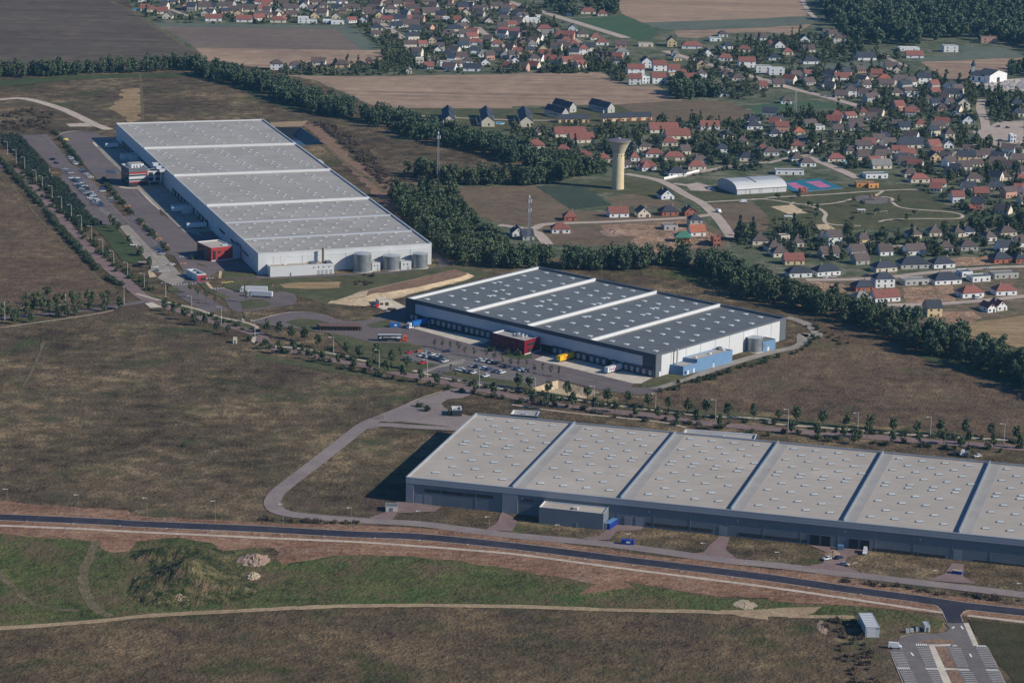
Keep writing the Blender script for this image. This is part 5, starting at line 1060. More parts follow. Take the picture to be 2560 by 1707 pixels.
HD = {
 ('31', 'by the golden field', 17): '300 980 230 h d w,560 965 250 h d w,1090 930 220 h d c,1350 900 280 h d g,1620 895 220 h d w,1075 1075 195 2h d w,890 1110 190 h d k,1370 1050 250 f g g,1655 1045 280 h d w,1830 975 110 f d w,1960 1020 190 f d w,2190 990 250 f g g,1100 1205 260 g r w,880 1215 170 h g g,1885 1165 230 h r w,2190 1145 210 h r w,1530 1345 150 2g d y,2055 1302 90 e r w,2150 1285 110 e r w,1345 1320 180 f g g,2160 850 190 h d k,2320 850 100 h d k',
 ('31', 'between park and new estate', 14): '1370 775 190 g b w,835 780 150 g b w,1090 780 130 g b w,870 862 140 g b g,580 800 190 g b g,620 685 140 2g b w,550 660 110 g b w,280 700 100 h b w,160 640 90 f b c,75 745 150 h b c,120 795 150 h b c,245 865 190 g r y,890 670 150 h b y,1640 745 140 h b g,1850 735 170 h b g,2215 742 200 g d w,2210 605 170 h b c,1360 625 120 h b c,1540 605 120 h b c,1850 600 120 h d w,2050 648 110 h b w,1760 610 110 h b c,2340 700 100 g b w',
 ('31', 'beyond the park lawn', 8): '870 155 120 f d o,970 160 100 f d o,1000 72 220 f d w,200 40 270 f d w,1400 112 190 h r c,1310 62 120 h b c,1900 105 160 h b c,2160 92 150 h b c,2320 212 110 g r c,2330 125 110 g r c,1880 372 60 f o k,330 212 60 f o k',
 ('21', 'on the plots behind the trees', 12): '1430 265 130 e d w,535 465 115 h r k,450 577 175 h r w,985 430 190 g r w,1215 430 125 e b c,1455 415 170 h d k,1640 418 115 e b k,1690 528 120 2h d g,1460 547 135 f g g,1710 602 150 g o w,60 610 120 e d w,150 640 110 g d g,2280 682 150 h b c,1520 56 170 h d w,1240 5 100 h r w,1880 700 70 2f r k',
 ('20', 'by the long tan field', 6): '1130 780 120 2g r w,1230 770 70 2f n w,1355 770 135 2g r w,1630 775 140 2g r w,1560 745 90 2g r w,1360 655 130 2g r w,1490 692 110 2g r w,1240 625 100 2e b w,1140 690 160 2g r w,1500 742 110 2f r y,1740 732 100 2h b w,1745 642 100 2e b y,1520 562 80 h g y,1815 822 85 e d w,1930 890 90 h d w,1950 700 100 h b c',
 ('20', 'around the water tower', 10): '650 1315 235 g r c,540 1262 300 g r c,1530 1280 240 g r c,1400 1222 280 g r c,1450 1342 150 h r c,190 1372 230 h r c,470 1412 130 h r c,670 1467 150 h r c,830 1492 150 h r c,1120 1397 90 e b w,1220 1382 100 h b c,1310 1447 170 h r w,1130 1482 85 h r w,1490 1477 190 h r c,1240 1562 180 h r w,1740 1512 160 h b c,1700 1562 170 h r c,1060 1547 70 g b w,1930 1430 110 2h d w,2170 1482 170 h d c,2300 1402 100 h r c,1820 1192 180 g r w,2220 1142 130 h d w,2230 1192 150 h d w,1990 1270 110 h d c,2120 1330 100 h b c,250 1250 100 h b c,1600 1420 90 g b c',
 ('20', 'along the upper main road', 5): '160 228 160 2f w w,260 205 70 2f w w,560 290 90 e b w,650 342 110 h b c,770 372 100 h r c,830 417 120 h r w,300 292 140 h r c,440 352 110 h r c,500 402 110 h r c,570 437 100 h r c,660 507 105 2h r w,120 422 80 e b w,20 332 100 g r c,190 437 90 h g w,290 472 80 e b y,30 592 90 e d w,210 592 105 2h b c,450 602 85 2h b y,700 132 140 h r c,830 152 90 h r c,1000 442 105 g b p,1015 507 125 h g w,1230 432 140 f g c,1470 432 90 2e b y,1650 452 190 h r w,1800 522 95 e b w,1870 382 110 f d w,1990 452 110 h d w,1940 342 85 h b w,1960 562 130 h r w,2280 372 115 g b w,2160 622 160 2g r w,1980 712 105 h b c,2080 747 125 h b c,2310 672 150 2f g w,2310 822 80 g r c,2130 482 115 h r c,960 592 60 h d w,850 572 85 h b p,1500 520 70 h g w,330 340 110 g g w,540 150 60 h b w',
 ('30', 'below the upper right wood', 4): '80 692 150 2f w w,60 557 110 h d w,185 507 100 h r c,400 592 160 h d w,380 482 115 g b c,910 557 180 g d w,1290 470 215 f w w,1350 537 165 g r w,1680 482 140 2f g w,2030 402 155 2f b p,340 392 90 e d w,660 402 125 2h b c,110 442 95 e r w,20 432 80 h r w,1220 112 110 h b c,1450 212 105 g o c,1640 252 95 h b p,540 332 65 g b c,600 340 80 g b c',
 ('30', 'between church and sports lawn', 5): '690 742 155 g r w,330 772 125 h d w,560 802 130 h d w,1070 752 115 h o y,1220 792 125 2g b c,1440 772 125 2g d w,1140 642 125 g b c,1190 672 80 e b c,100 802 105 g b c,170 957 105 h b w,760 892 115 2h b w,1090 802 135 g b c,1700 892 175 g d w,1190 882 115 h b c,1330 892 115 f g w,1200 1002 80 e b y,1330 1042 135 h b p,1600 1022 90 h b p,1800 1007 115 2e b c,1720 1072 80 e b w,1840 1142 115 e d w,640 1092 125 h r w,880 1062 80 h r c,1480 950 100 h b c,980 900 100 h b c',
 ('30', 'in the quarter below the church', 8): '290 1247 110 h o c,70 1262 125 h d w,320 1322 135 h d c,270 1372 125 h r c,30 1432 145 h b w,370 1532 150 h b w,270 1492 115 h b w,630 1492 165 h r c,880 1372 150 g b w,1080 1292 150 h d w,1330 1362 235 g d c,1670 1292 95 2h b c,1660 1362 95 e g w,1070 1462 145 g b c,870 1472 145 g b c,1280 1522 165 g b c,1050 1552 190 g g c,1540 1477 105 e b y,1680 1502 115 h b c,1830 1472 165 g d y,2030 1452 145 g b w,2150 1472 115 e d w,2110 1532 145 g b y,1810 1565 135 g b w,2300 1402 100 h b c,2300 1072 115 h d c,2290 982 115 h d c,1410 1172 115 h r c,1180 1182 135 g b c,1570 1192 125 g b c,1480 1242 70 h r p,480 1195 90 f d w,2300 1500 120 g b c,760 1420 90 h b c,2250 1310 40 2f n w',
 ('10', 'in the upper left village', 4): '70 42 170 g r w,50 167 125 g b c,100 162 95 h b c,200 212 145 h r c,275 182 80 e r p,435 217 105 2f w w,520 217 85 f g w,540 172 85 e b y,655 217 85 f w w,750 227 125 f w w,735 182 85 e b c,320 102 135 g b c,440 82 85 e d w,570 122 80 e d y,210 132 80 e d c,800 82 70 e b y,890 102 125 g b c,1020 132 95 g b c,1135 167 80 e b y,1060 162 105 g b c,720 32 135 g b w,380 30 90 h b c,560 45 90 g b c,250 60 90 g b c,620 75 80 h b c',
 ('10', 'beside the diagonal village street', 5): '1240 132 115 2h b c,1440 102 125 g b c,1255 202 85 g d w,1340 202 85 g d w,1610 142 165 g b c,980 212 75 e d w,1110 282 105 h d c,1410 252 190 g b c,1460 302 115 g d w,1590 42 125 g b y,1840 212 95 g r c,1920 217 70 e b w,1930 142 80 e b c,2140 222 80 e b c,2090 92 85 h b w,2210 82 115 g b c,2290 107 105 g b c,2270 312 145 h r w,2010 417 135 h r w,1620 417 70 2e b y,1760 552 95 2h d p,1670 492 85 e b w,2000 492 125 h d w,2100 527 125 h g w,2300 537 105 h g w,1980 657 165 g d w,1945 592 90 h b w,1730 632 80 2f b w,1500 602 75 2f n c,1640 582 70 g b w,1840 572 95 f o c,2110 602 80 e b w,2320 602 80 e b w,2210 432 105 h r w,1830 292 160 h d c,1900 342 105 h d w,1960 32 90 g b c,1150 32 70 e b p,1750 192 65 f w w,1400 40 90 h b c,1300 60 80 g b c,1780 80 80 h b c,1210 60 80 h b c',
 ('10', 'in the row behind the stubble', 3): '190 645 120 2h b w,370 632 125 h b w,570 602 135 g b w,790 622 135 h b y,1040 592 70 h b p,1400 680 45 e g c',
 ('00', 'at the top left edge', 3): '1330 102 85 g r c,1390 112 85 h r c,1490 132 105 g r c,1535 177 95 e b c,1700 92 85 e r p,1860 62 80 e b p,1885 152 85 e d c,1960 197 155 g r w,2190 152 80 e b y,2240 207 145 g r w,2070 82 125 g b c,2170 122 105 g b c,2270 112 125 g b c,1880 92 120 g b c,1310 22 95 g b w,2270 32 105 g b c,1600 40 80 g b c,2050 25 90 h b c,1750 20 80 h b c',
}
for (tl, where, ang), s in HD.items():
    for e_ in s.split(','):
        x, y, wpx, k, rc_, wc = e_.split()
        house(t2s(int(tl[0]), int(tl[1]), float(x), float(y)), float(wpx), k, rc_, wc, where, ang+random.uniform(-6, 6))
# terraces of dark-roofed houses beside the long field
def terrace(s, wpx, dpt, ang, wall, label, step=0.8):
    p = pix(s)[0]; v = G(p); L = wpx*640/2350/ppm(v); u = Vector((math.cos(R(ang)), math.sin(R(ang)), 0)); n = Vector((-u.y, u.x, 0))
    o = thing('terraced_house', label, 'house', v, 'dark-roofed terraces by the long field')
    for k in range(2):
        a = v-u*L/2+n*dpt*k+u*step*k; gable(o, a, a+u*L, dpt-.3, 4.8+k*.5, 4.2, wall, 'tile_d', 'y', .25)
    plate(o, 'window', v-u*L/2, v+u*L/2, .52, .62, 1.0, 3.0, .1, 'glass'); plate(o, 'lean_to', v-u*L/2+n*dpt*2, v-u*L/2, .3, .9, .02, 2.6, 3.0, wall, -.1, 'tile_d')
    HOUSES.append((v.x+n.x*dpt, v.y+n.y*dpt, dpt*1.1, n))
for i, (s, wpx) in enumerate((('@10 1775 1160', 118), ('@10 2130 1166', 118), ('@20 135 1168', 118))): terrace(s, wpx, 27, 4, 'wall_c', f"cream terrace with steep slate roof, {('leftmost','middle','rightmost')[i]} of three alike")
terrace('@20 490 1088', 80, 12, 40, 'wall_g', 'white gabled terrace with long slate roof, lower left of three slanted ones', 0); terrace('@20 560 1035', 80, 12, 40, 'wall_g', 'white and brick gabled terrace with slate roof, upper left of three slanted ones', 0); terrace('@20 910 1038', 85, 13, 40, 'wall_g', 'white and brick gabled terrace with long slate roof, rightmost of three slanted ones', 0)
for s0, s1, nm in (('@20 430 1130', '@20 705 1128', 'low yellow and brick row with slate roof, left of two'), ('@20 835 1122', '@20 1285 1105', 'longer low yellow row with slate roof, right of two')):
    a, b = P1(s0), P1(s1); o = thing('terraced_house', nm, 'house', a, 'low slate-roofed rows by the long field'); gable(o, a, b, 9, 3.2, 3.4, 'wall_y', 'tile_d', 'x', .3)
    for f in (.1, .3, .5, .7, .9): plate(o, 'door', a, b, f-.02, f+.02, .05, 2.3, .12, 'brown_wood'); plate(o, 'brick_bay', a, b, f+.035, f+.08, .02, 2.7, .5, 'wall_k')
    HOUSES.append(((a.x+b.x)/2, a.y+6, 25, Vector((0, 1, 0))))
# unfinished pavilion with a green frame roof
p = P1('@21 1570 660'); o = thing('house', 'unfinished house with bare green roof frame on yellow posts', 'house', p); L = 11
mb = MB()
for x in (-5, -2.5, 0, 2.5, 5):
    for y in (0, 8): mb.box(p.x+x-.2, p.x+x+.2, p.y+y-.2, p.y+y+.2, 0, 3.4)
mb.part('post', flat('yellow_timber', D(200, 160, 96), .8), o)
mb = MB(); z = 3.4; A_ = [(-6, -1), (6, -1), (6, 9), (-6, 9)]; vs = [(p.x+x, p.y+y, z) for x, y in A_]+[(p.x+x, p.y+y, z+.25) for x, y in A_]+[(p.x-1.5, p.y+4, z+4), (p.x+1.5, p.y+4, z+4)]
mb.add(vs, [(0, 3, 2, 1), (0, 1, 5, 4), (1, 2, 6, 5), (2, 3, 7, 6), (3, 0, 4, 7), (4, 5, 9, 8), (5, 6, 9), (6, 7, 8, 9), (7, 4, 8)]); mb.part('roof', 'tile_t', o)
mb = MB(); mb.box(p.x-4.6, p.x+4.6, p.y+1, p.y+7.6, 0, 2.6); mb.part('wall', 'wall_k', o)
# ------------------------------------------------------------------ vehicles
def car_mesh(kind):
    mb = MB(); L, W, H = {'hatch': (4.1, 1.76, 1.5), 'saloon': (4.6, 1.8, 1.45), 'suv': (4.6, 1.86, 1.68), 'van': (5.4, 2.0, 2.3)}[kind]; x = L/2; w_ = W/2; b = .32; s = .62*H if kind != 'van' else .5*H
    pf = [(-x, b), (-x, s*.95), (-x+.15, s), (x-1.2, s), (x-.25, s*.86), (x, s*.62), (x, b)]
    vs = [(px_, sy*w_*(1 if z < s*.9 else .95), z) for sy in (-1, 1) for px_, z in pf]; n = len(pf)
    mb.add(vs, [tuple(range(n-1, -1, -1)), tuple(range(n, 2*n))]+[(i, (i+1) % n, n+(i+1) % n, n+i) for i in range(n)], 0)
    c0, c1 = (-x+.1, x-1.25) if kind in ('hatch', 'suv') else (-x+.75, x-1.3) if kind == 'saloon' else (-x+.02, x-.9)
    t0, t1 = (c0+.35, c1-.75) if kind != 'saloon' else (c0+.6, c1-.8)
    if kind == 'van': t0, t1 = c0+.05, c1-.45
    A_ = [(c0, -w_*.93), (c1, -w_*.93), (c1, w_*.93), (c0, w_*.93)]; B_ = [(t0, -w_*.76), (t1, -w_*.76), (t1, w_*.76), (t0, w_*.76)]
    g = MB(); g.add([(p[0], p[1], s+.01) for p in A_]+[(p[0], p[1], H-.06) for p in B_], [(i, (i+1) % 4, 4+(i+1) % 4, 4+i) for i in range(4)], 1 if kind == 'van' else 0)
    mb.add([(p[0]*1.0, p[1]*1.02, z) for z in (H-.08, H) for p in B_], [(4, 5, 6, 7), (0, 3, 2, 1)]+[(i, (i+1) % 4, 4+(i+1) % 4, 4+i) for i in range(4)], 0)
    for px_ in (-x*.62, x*.62):
        for sy in (-1, 1):
            n_ = 10; y0, y1 = sy*(w_-.2), sy*(w_+.02); vs = [(px_+.33*math.cos(6.283*i/n_), y, .33+.33*math.sin(6.283*i/n_)) for y in (y0, y1) for i in range(n_)]
            mb.add(vs, [(i, (i+1) % n_, n_+(i+1) % n_, n_+i) for i in range(n_)]+[tuple(range(n_, 2*n_))], 1)
    me = mb.mesh('car_body', ['paint', 'rubber']); fixn(me); gm = g.mesh('car_windows', ['glass', 'paint']); fixn(gm)
    return me, gm
CM = {k: car_mesh(k) for k in ('hatch', 'saloon', 'suv', 'van')}
PAINT = {'white': (.72, .72, .72), 'silver': (.42, .43, .45), 'grey': (.14, .145, .155), 'black': (.015, .016, .02), 'blue': (.03, .07, .2), 'red': (.5, .025, .03), 'orange': (.55, .16, .05), 'dark blue': (.02, .03, .07)}
def car(p, rz, where, colour=None, kind=None, group='parked cars', sx=0):
    colour = colour or random.choices(list(PAINT), (26, 16, 22, 20, 8, 3, 0, 10))[0]; kind = kind or random.choices(list(CM)[:3], (5, 3, 3))[0]
    me, gm = CM[kind]; nm = {'hatch': 'hatchback', 'saloon': 'saloon car', 'suv': 'tall car', 'van': 'van'}[kind]
    o = link('parked_van' if kind == 'van' else 'parked_car', me, None, (p.x, p.y, .33), rz+random.choice((0, math.pi))); o.color = (*PAINT[colour], 1)
    g = link('windows', gm, o); g.color = o.color; o['category'] = 'van' if kind == 'van' else 'car'; o['group'] = group
    reg(o, f'{colour} {nm}', where, sx or p.x, -p.y); return o
def carrow(s, n, rz, where, skip=(), cols=None):
    a, b = pix(s)
    for i in range(n):
        if i in skip: continue
        f = (i+.5*0)/(max(1, n-1)); px_ = (a[0]+(b[0]-a[0])*f, a[1]+(b[1]-a[1])*f); car(G(px_), rz+R(random.uniform(-2, 2)), where, cols[i] if cols and i < len(cols) else None, sx=px_[0])
RA, RB = rzA, rzB+math.pi/2
carrow('#0,320,400 985 395 1130 545', 7, RA, 'by the hedge of the upper yard', (0,), ['black', 'black', 'silver', 'white', 'grey', 'silver', 'white'])
carrow('#0,320,400 770 475 830 530', 2, R(-20), 'alone on the upper car park', cols=['black', 'dark blue'])
W1 = 'in the upper car park'
carrow('#0,320,400 1050 750 1410 1130', 18, RA, W1, (3, 12)); carrow('#0,320,400 1140 750 1490 1150', 18, RA, W1, (8,))
carrow('#0,320,400 1200 630 1330 740', 5, RA, 'beside the red office forecourt', cols=['grey', 'dark blue', 'silver', 'silver', 'white'])
carrow('#0,320,400 1500 905 1510 945', 2, RA, 'below the red office', cols=['blue', 'white']); carrow('#0,320,400 1630 1050 1655 1095', 2, RA, 'on the grass strip bays', cols=['silver', 'grey'])
carrow('#0,320,400 960 620 1040 680', 3, RA, 'at the car park barrier', cols=['silver', 'grey', 'silver'])
carrow('@01 1430 715 1490 775', 4, RA, 'on the concrete car park', cols=['grey', 'blue', 'dark blue', 'silver']); carrow('@01 1225 690 1240 700', 1, RA, 'under the tree by the lawn', cols=['white']); carrow('@01 1580 870 1600 880', 1, RA, 'near the gatehouse', cols=['white']); carrow('@01 1420 895 1430 930', 2, RA, 'left of the gatehouse crossing', cols=['white', 'grey'])
W2 = 'in the middle warehouse car park'
carrow('#930,740,400 545 848 560 850', 1, RB, W2, cols=['red']); carrow('#930,740,400 690 830 700 830', 1, RB, W2, cols=['orange']); carrow('#930,740,400 1095 828 1100 830', 1, R(20), W2, cols=['dark blue'])
carrow('#930,740,400 725 890 1070 975', 9, RB, W2); carrow('#930,740,400 800 855 1060 925', 7, RB, W2, (3,)); carrow('#930,740,400 490 945 740 1000', 6, RB, W2, (3, 4), ['dark blue', 'grey', 'grey', 'white', 'white', 'red'])
carrow('#930,740,400 1570 955 1840 1005', 7, RB, W2); carrow('#930,740,400 1480 1040 1720 1095', 6, RB, W2); carrow('#930,740,400 1810 1125 1910 1140', 3, RB, W2, cols=['dark blue', 'silver', 'white'])
carrow('#930,740,400 1270 1095 1490 1145', 6, RB, W2, cols=['white', 'white', 'white', 'grey', 'black', 'white']); carrow('#930,740,400 1920 1040 2260 1120', 6, RB, W2, (2,), ['grey', 'dark blue', 'grey', 'blue', 'white', 'grey']); carrow('#930,740,400 1670 1192 1680 1192', 1, RB, W2, cols=['white'])
for s, c_, k, rz, wh in (('@33 1165 1250', 'white', 'van', 170, 'parked beside the lower right car park'), ('@33 640 1222', 'grey', 'hatch', 60, ''), ('@32 1715 1040', 'black', 'suv', 60, 'behind the long grey warehouse'), ('@32 1785 1045', 'white', 'van', 75, 'behind the long grey warehouse'), ('@32 1830 1052', 'grey', 'van', 75, 'behind the long grey warehouse'), ('@32 1920 1062', 'white', 'hatch', 30, 'behind the long grey warehouse'),
                         ('@22 65 470', 'black', 'suv', -15, 'on the avenue beside the sand basin'), ('@21 1030 425', 'white', 'van', 15, 'in front of the red-roofed house'), ('@21 2120 295', 'white', 'van', 5, 'on the park path'), ('@21 1895 385', 'white', 'van', -60, 'on the lane by the park'), ('@21 1820 175', 'white', 'hatch', 0, 'left of the sports hall'), ('@21 1560 688', 'white', 'hatch', 0, 'by the pavilion site'), ('@31 530 990', 'white', 'hatch', 5, 'on the new estate street'), ('@31 600 985', 'white', 'hatch', 5, 'on the new estate street'), ('@31 910 970', 'black', 'saloon', 10, 'on the new estate street'), ('@31 2020 905', 'white', 'saloon', 5, 'on the new estate street'), ('@31 1930 1180', 'white', 'suv', 10, 'by the two red roofs'), ('@31 860 50', 'silver', 'hatch', 5, 'by the flat-roofed white house'),
                         ('@33 890 380', 'white', 'van', 80, 'by the open warehouse doors'), ('@33 700 490', 'silver', 'saloon', -25, 'by the open warehouse doors'), ('@33 650 430', 'dark blue', 'hatch', 40, 'by the open warehouse doors'), ('@33 540 440', 'white', 'hatch', 30, 'by the open warehouse doors'), ('@30 2290 1290', 'white', 'suv', 5, 'on the town square'), ('@30 2250 1275', 'red', 'hatch', 5, 'on the town square'), ('@30 2130 1300', 'silver', 'hatch', 5, 'on the town square'), ('@30 2200 1180', 'black', 'hatch', 5, 'on the town square'), ('@30 2110 1170', 'dark blue', 'hatch', 5, 'on the town square'), ('@30 560 895', 'white', 'hatch', -20, 'on the straight road by the lawn'), ('@30 500 885', 'silver', 'hatch', -20, 'on the straight road by the lawn'), ('@30 395 850', 'blue', 'hatch', -20, 'on the straight road by the lawn'), ('@20 390 200', 'white', 'hatch', 20, 'by the white civic block'), ('@20 350 195', 'black', 'hatch', 20, 'by the white civic block'), ('@20 470 215', 'dark blue', 'hatch', 20, 'by the white civic block')):
    if wh: car(P1(s), R(rz), wh, c_, k)
def wheels(root, xs, w_, r=.5):
    for x in xs:
        for sy in (-1, 1):
            n = 12; mb = MB(); vs = [(x+r*math.cos(6.283*i/n), sy*(w_-k), r+r*math.sin(6.283*i/n)) for k in (.32, 0) for i in range(n)]
            mb.add(vs, [(i, (i+1) % n, n+(i+1) % n, n+i) for i in range(n)]+[tuple(range(n, 2*n))]); me = mb.mesh('wheel', 'rubber'); fixn(me); link('wheel', me, root)
def lorry(p, rz, label, body, roof=None, cab=None, length=13.6, group=None, deco=None, name='articulated_lorry'):
    """trailer behind x=0 (its front), tractor ahead of it"""
    t = link(name, None, None, p, rz); tag(t, label, 'lorry' if cab else 'trailer', group)
    mb = MB(); mb.box(-length, 0, -1.27, 1.27, 1.15, 4.0, 0, 1)
    if deco: deco(mb)
    mb.box(-length-.03, -length+.02, -1.2, 1.2, 1.2, 3.9, 2)
    mats = [body, roof or body, 'white_trim']+(['lorry_white', 'lorry_purple', 'lorry_orange', 'lorry_red'] if deco else [])
    link('cargo_box', mb.mesh('cargo_box', mats), t)
    mb = MB(); mb.box(-length+.3, .2, -.5, .5, .8, 1.14); mb.box(-length+5.6, -4.2, -1.2, 1.2, .45, 1.05); link('chassis', mb.mesh('chassis', 'anthra'), t)
    wheels(t, (-length+1.8, -length+3.1, -length+4.4), 1.27)
    if cab:
        mb = MB(); pf = [(1.1, .5), (1.1, 3.7), (2.2, 3.75), (3.1, 2.9), (3.3, 1.8), (3.35, .45)]; n = len(pf)
        mb.add([(x, sy*1.24, z) for sy in (-1, 1) for x, z in pf], [tuple(range(n)), tuple(range(2*n-1, n-1, -1))]+[(i, n+i, n+(i+1) % n, (i+1) % n) for i in range(n)]); me = mb.mesh('cab', cab); fixn(me); c = link('cab', me, t)
        mb = MB(); mb.add([(3.34, -1.1, 1.9), (3.34, 1.1, 1.9), (3.14, 1.1, 2.85), (3.14, -1.1, 2.85)], [(0, 1, 2, 3)]); link('windscreen', mb.mesh('windscreen', 'glass'), c)
        for sy in (-1, 1): mb = MB(); mb.add([(1.9, sy*1.26, 1.9), (3.0, sy*1.26, 1.9), (2.85, sy*1.26, 2.7), (1.9, sy*1.26, 2.7)], [(0, 1, 2, 3)]); link('side_window', mb.mesh('side_window', 'glass'), c)
        mb = MB(); mb.box(-2.9, 1.2, -.45, .45, .6, 1.0); mb.box(-.9, .6, -1.2, 1.2, .45, .95); link('tractor_frame', mb.mesh('tractor_frame', cab), t); wheels(t, (2.45, -1.6), 1.24)
    else:
        for sy in (-1, 1): mb = MB(); mb.box(-2.4, -2.2, sy*.8-.1, sy*.8+.1, 0, 1.1); link('landing_leg', mb.mesh('landing_leg', 'anthra'), t)
    return t
flat('lorry_black', (.02, .024, .03)); flat('lorry_white', (.7, .7, .7)); flat('lorry_purple', (.09, .03, .22)); flat('lorry_orange', (.75, .12, .06)); flat('lorry_red', (.6, .02, .03)); flat('lorry_yellow', (.80, .48, .02)); flat('lorry_blue', (.015, .13, .42)); flat('cab_orange', (.72, .12, .05)); flat('lorry_grey', (.55, .57, .6))
def side(sy, x, z): # letters standing on the side face sy of a trailer
    return Matrix.Translation((x, sy*1.285, z)) @ Matrix.Rotation(R(90), 4, 'X') if sy < 0 else Matrix.Translation((x, 1.285, z)) @ Matrix.Rotation(R(180), 4, 'Z') @ Matrix.Rotation(R(90), 4, 'X')
def deco_black(mb):
    for x0, x1, z0, z1 in ((-2.6, -.3, 1.95, 3.25),): mb.add([(x0, -1.285, z0), (x1, -1.285, z0), (x1, -1.285, z1), (x0, -1.285, z1)], [(0, 1, 2, 3)], 3)
    mb.add([(-12.9, -1.285, 1.95), (-11.2, -1.285, 1.95), (-11.4, -1.285, 2.2), (-12.1, -1.285, 2.4), (-11.2, -1.285, 3.3), (-11.9, -1.285, 3.2), (-12.8, -1.285, 2.4)], [tuple(range(7))], 3)
    x = -10.6
    for wd in (.5, .35, .5, .45, .6, .4, .5, .35, .5): mb.add([(x, -1.285, 2.45), (x+wd-.08, -1.285, 2.45), (x+wd-.08, -1.285, 2.95), (x, -1.285, 2.85)], [(0, 1, 2, 3)], 3); x += wd
    x += .3
    for wd in (.6, .5, .6, .45, .6, .6): mb.add([(x, -1.285, 2.35), (x+wd-.06, -1.285, 2.35), (x+wd-.02, -1.285, 3.05), (x+.05, -1.285, 3.05)], [(0, 1, 2, 3)], 3); x += wd
def deco_fedex(mb): mb.text('Fed', 2.6, side(1, -2.0-1.0, 2.6), 4); mb.text('Ex', 2.6, side(1, -6.2, 2.6), 5)
def deco_dhl(mb): mb.text('DHL', 2.2, side(1, -5.5, 2.6), 6)
a, b = PW('#930,740,400 85 662 500 664'); d = (b-a).normalized(); lorry(a+d*13.6, math.atan2(d.y, d.x), 'orange tractor with black curtain trailer in the middle yard', 'lorry_black', 'lorry_grey', 'cab_orange', deco=deco_black)
dB = Vector((db_.y, -db_.x, 0))
def docked(s, length=13.6): 
    v = P1(s); return v, math.atan2(dB.y, dB.x)
v, rz = docked('#1250,800,400 880 632'); lorry(v+db_*-1.2, rz, 'yellow trailer with dark red letters at the loading dock', 'lorry_yellow', 'lorry_yellow', deco=deco_dhl, name='semi_trailer')
v, rz = docked('#1250,800,400 1580 802'); lorry(v+db_*-1.2, rz, 'white trailer with purple and orange letters at the dock', 'lorry_white', 'lorry_grey', deco=deco_fedex, name='semi_trailer')
v, rz = docked('#930,740,400 545 492'); lorry(v+db_*-1.2-dB*3.3, rz, 'white tractor with blue trailer backed onto the dock', 'lorry_blue', 'lorry_blue', 'lorry_white')
for s0, s1, nm in (('#560,690,200 470 492', '#560,690,200 1440 515', 'white lorry with low-roofed cab on the loop, behind its twin'), ('#560,690,200 640 610', '#560,690,200 1510 668', 'white lorry nearest the round lawn on the loop')):
    a, b = PW(s0+' '+s1[len('#560,690,200 '):]); d = (a-b).normalized(); lorry(a-d*3.3+Vector((0, 1.3, 0)), math.atan2(d.y, d.x), nm, 'lorry_white', 'lorry_grey', 'lorry_white', group='white lorries on the loop')
dA = (c0-c3).normalized(); dA = Vector((-dA.y, dA.x, 0)); rzt = math.atan2(dA.y, dA.x)
for s, nm, ln in (('@01 1712 540', 'white trailer in shade, nearest the second red block', 13.6), ('@01 1575 392', 'short white trailer in shade at the middle docks', 10), ('@00 965 1368', 'white trailer at the farthest docks of the white warehouse', 10)): lorry(P1(s)+Vector((0, 2, 0)), rzt, nm, 'lorry_white', 'lorry_grey', length=ln, group='white trailers at the docks', name='semi_trailer')
def skip(p, rz, lx, ly, h, mat, label, lid=None, badge=False, name='waste_container'):
    t = link(name, None, None, p, rz); tag(t, label, 'container'); mb = MB()
    mb.box(-lx/2, lx/2, -ly/2, ly/2, .2, h); 
    for k in range(int(lx/.9)): x = -lx/2+.45+k*.9; mb.box(x-.06, x+.06, -ly/2-.1, ly/2+.1, .25, h-.1)
    link('body', mb.mesh('body', mat), t); mb = MB(); mb.box(-lx/2+.1, lx/2-.1, -ly/2+.1, ly/2-.1, h+.003, h+.1); link('lid', mb.mesh('lid', lid or mat), t)
    if badge: mb = MB(); mb.box(-.6, 1.0, -ly/2-.16, -ly/2-.105, h*.45, h*.8); link('badge', mb.mesh('badge', 'white_trim'), t)
    for x in (-lx/2+.5, lx/2-.5): mb = MB(); mb.box(x-.15, x+.15, -ly/2+.1, ly/2-.1, 0, .195); link('skid', mb.mesh('skid', 'anthra'), t)
flat('container_blue', (.02, .055, .30)); flat('container_pale', (.12, .25, .5))
skip(P1('@23 915 130'), rzC+R(80), 11, 2.8, 2.9, 'container_blue', 'long blue compactor container beside the low dark grey block', 'container_pale'); skip(P1('@23 1062 295'), R(-8), 5.8, 2.4, 2.3, 'container_blue', 'blue container with small white mark by the ring road', badge=True)
skip(P1('@33 1735 565'), R(-20), 4.4, 2.4, 1.6, 'container_blue', 'blue skip filled with pale waste on the last driveway', 'chalk'); skip(P1('@33 665 345'), R(-5), 2.8, 2.0, 2.2, flat('cabin_teal', (.12, .22, .30)), 'teal box between the open warehouse doors', 'container_pale'); skip(P1('#930,740,400 335 458'), R(12), 6.2, 2.5, 2.5, 'lorry_blue', 'blue container with white panel left of the blue trailer', badge=True)
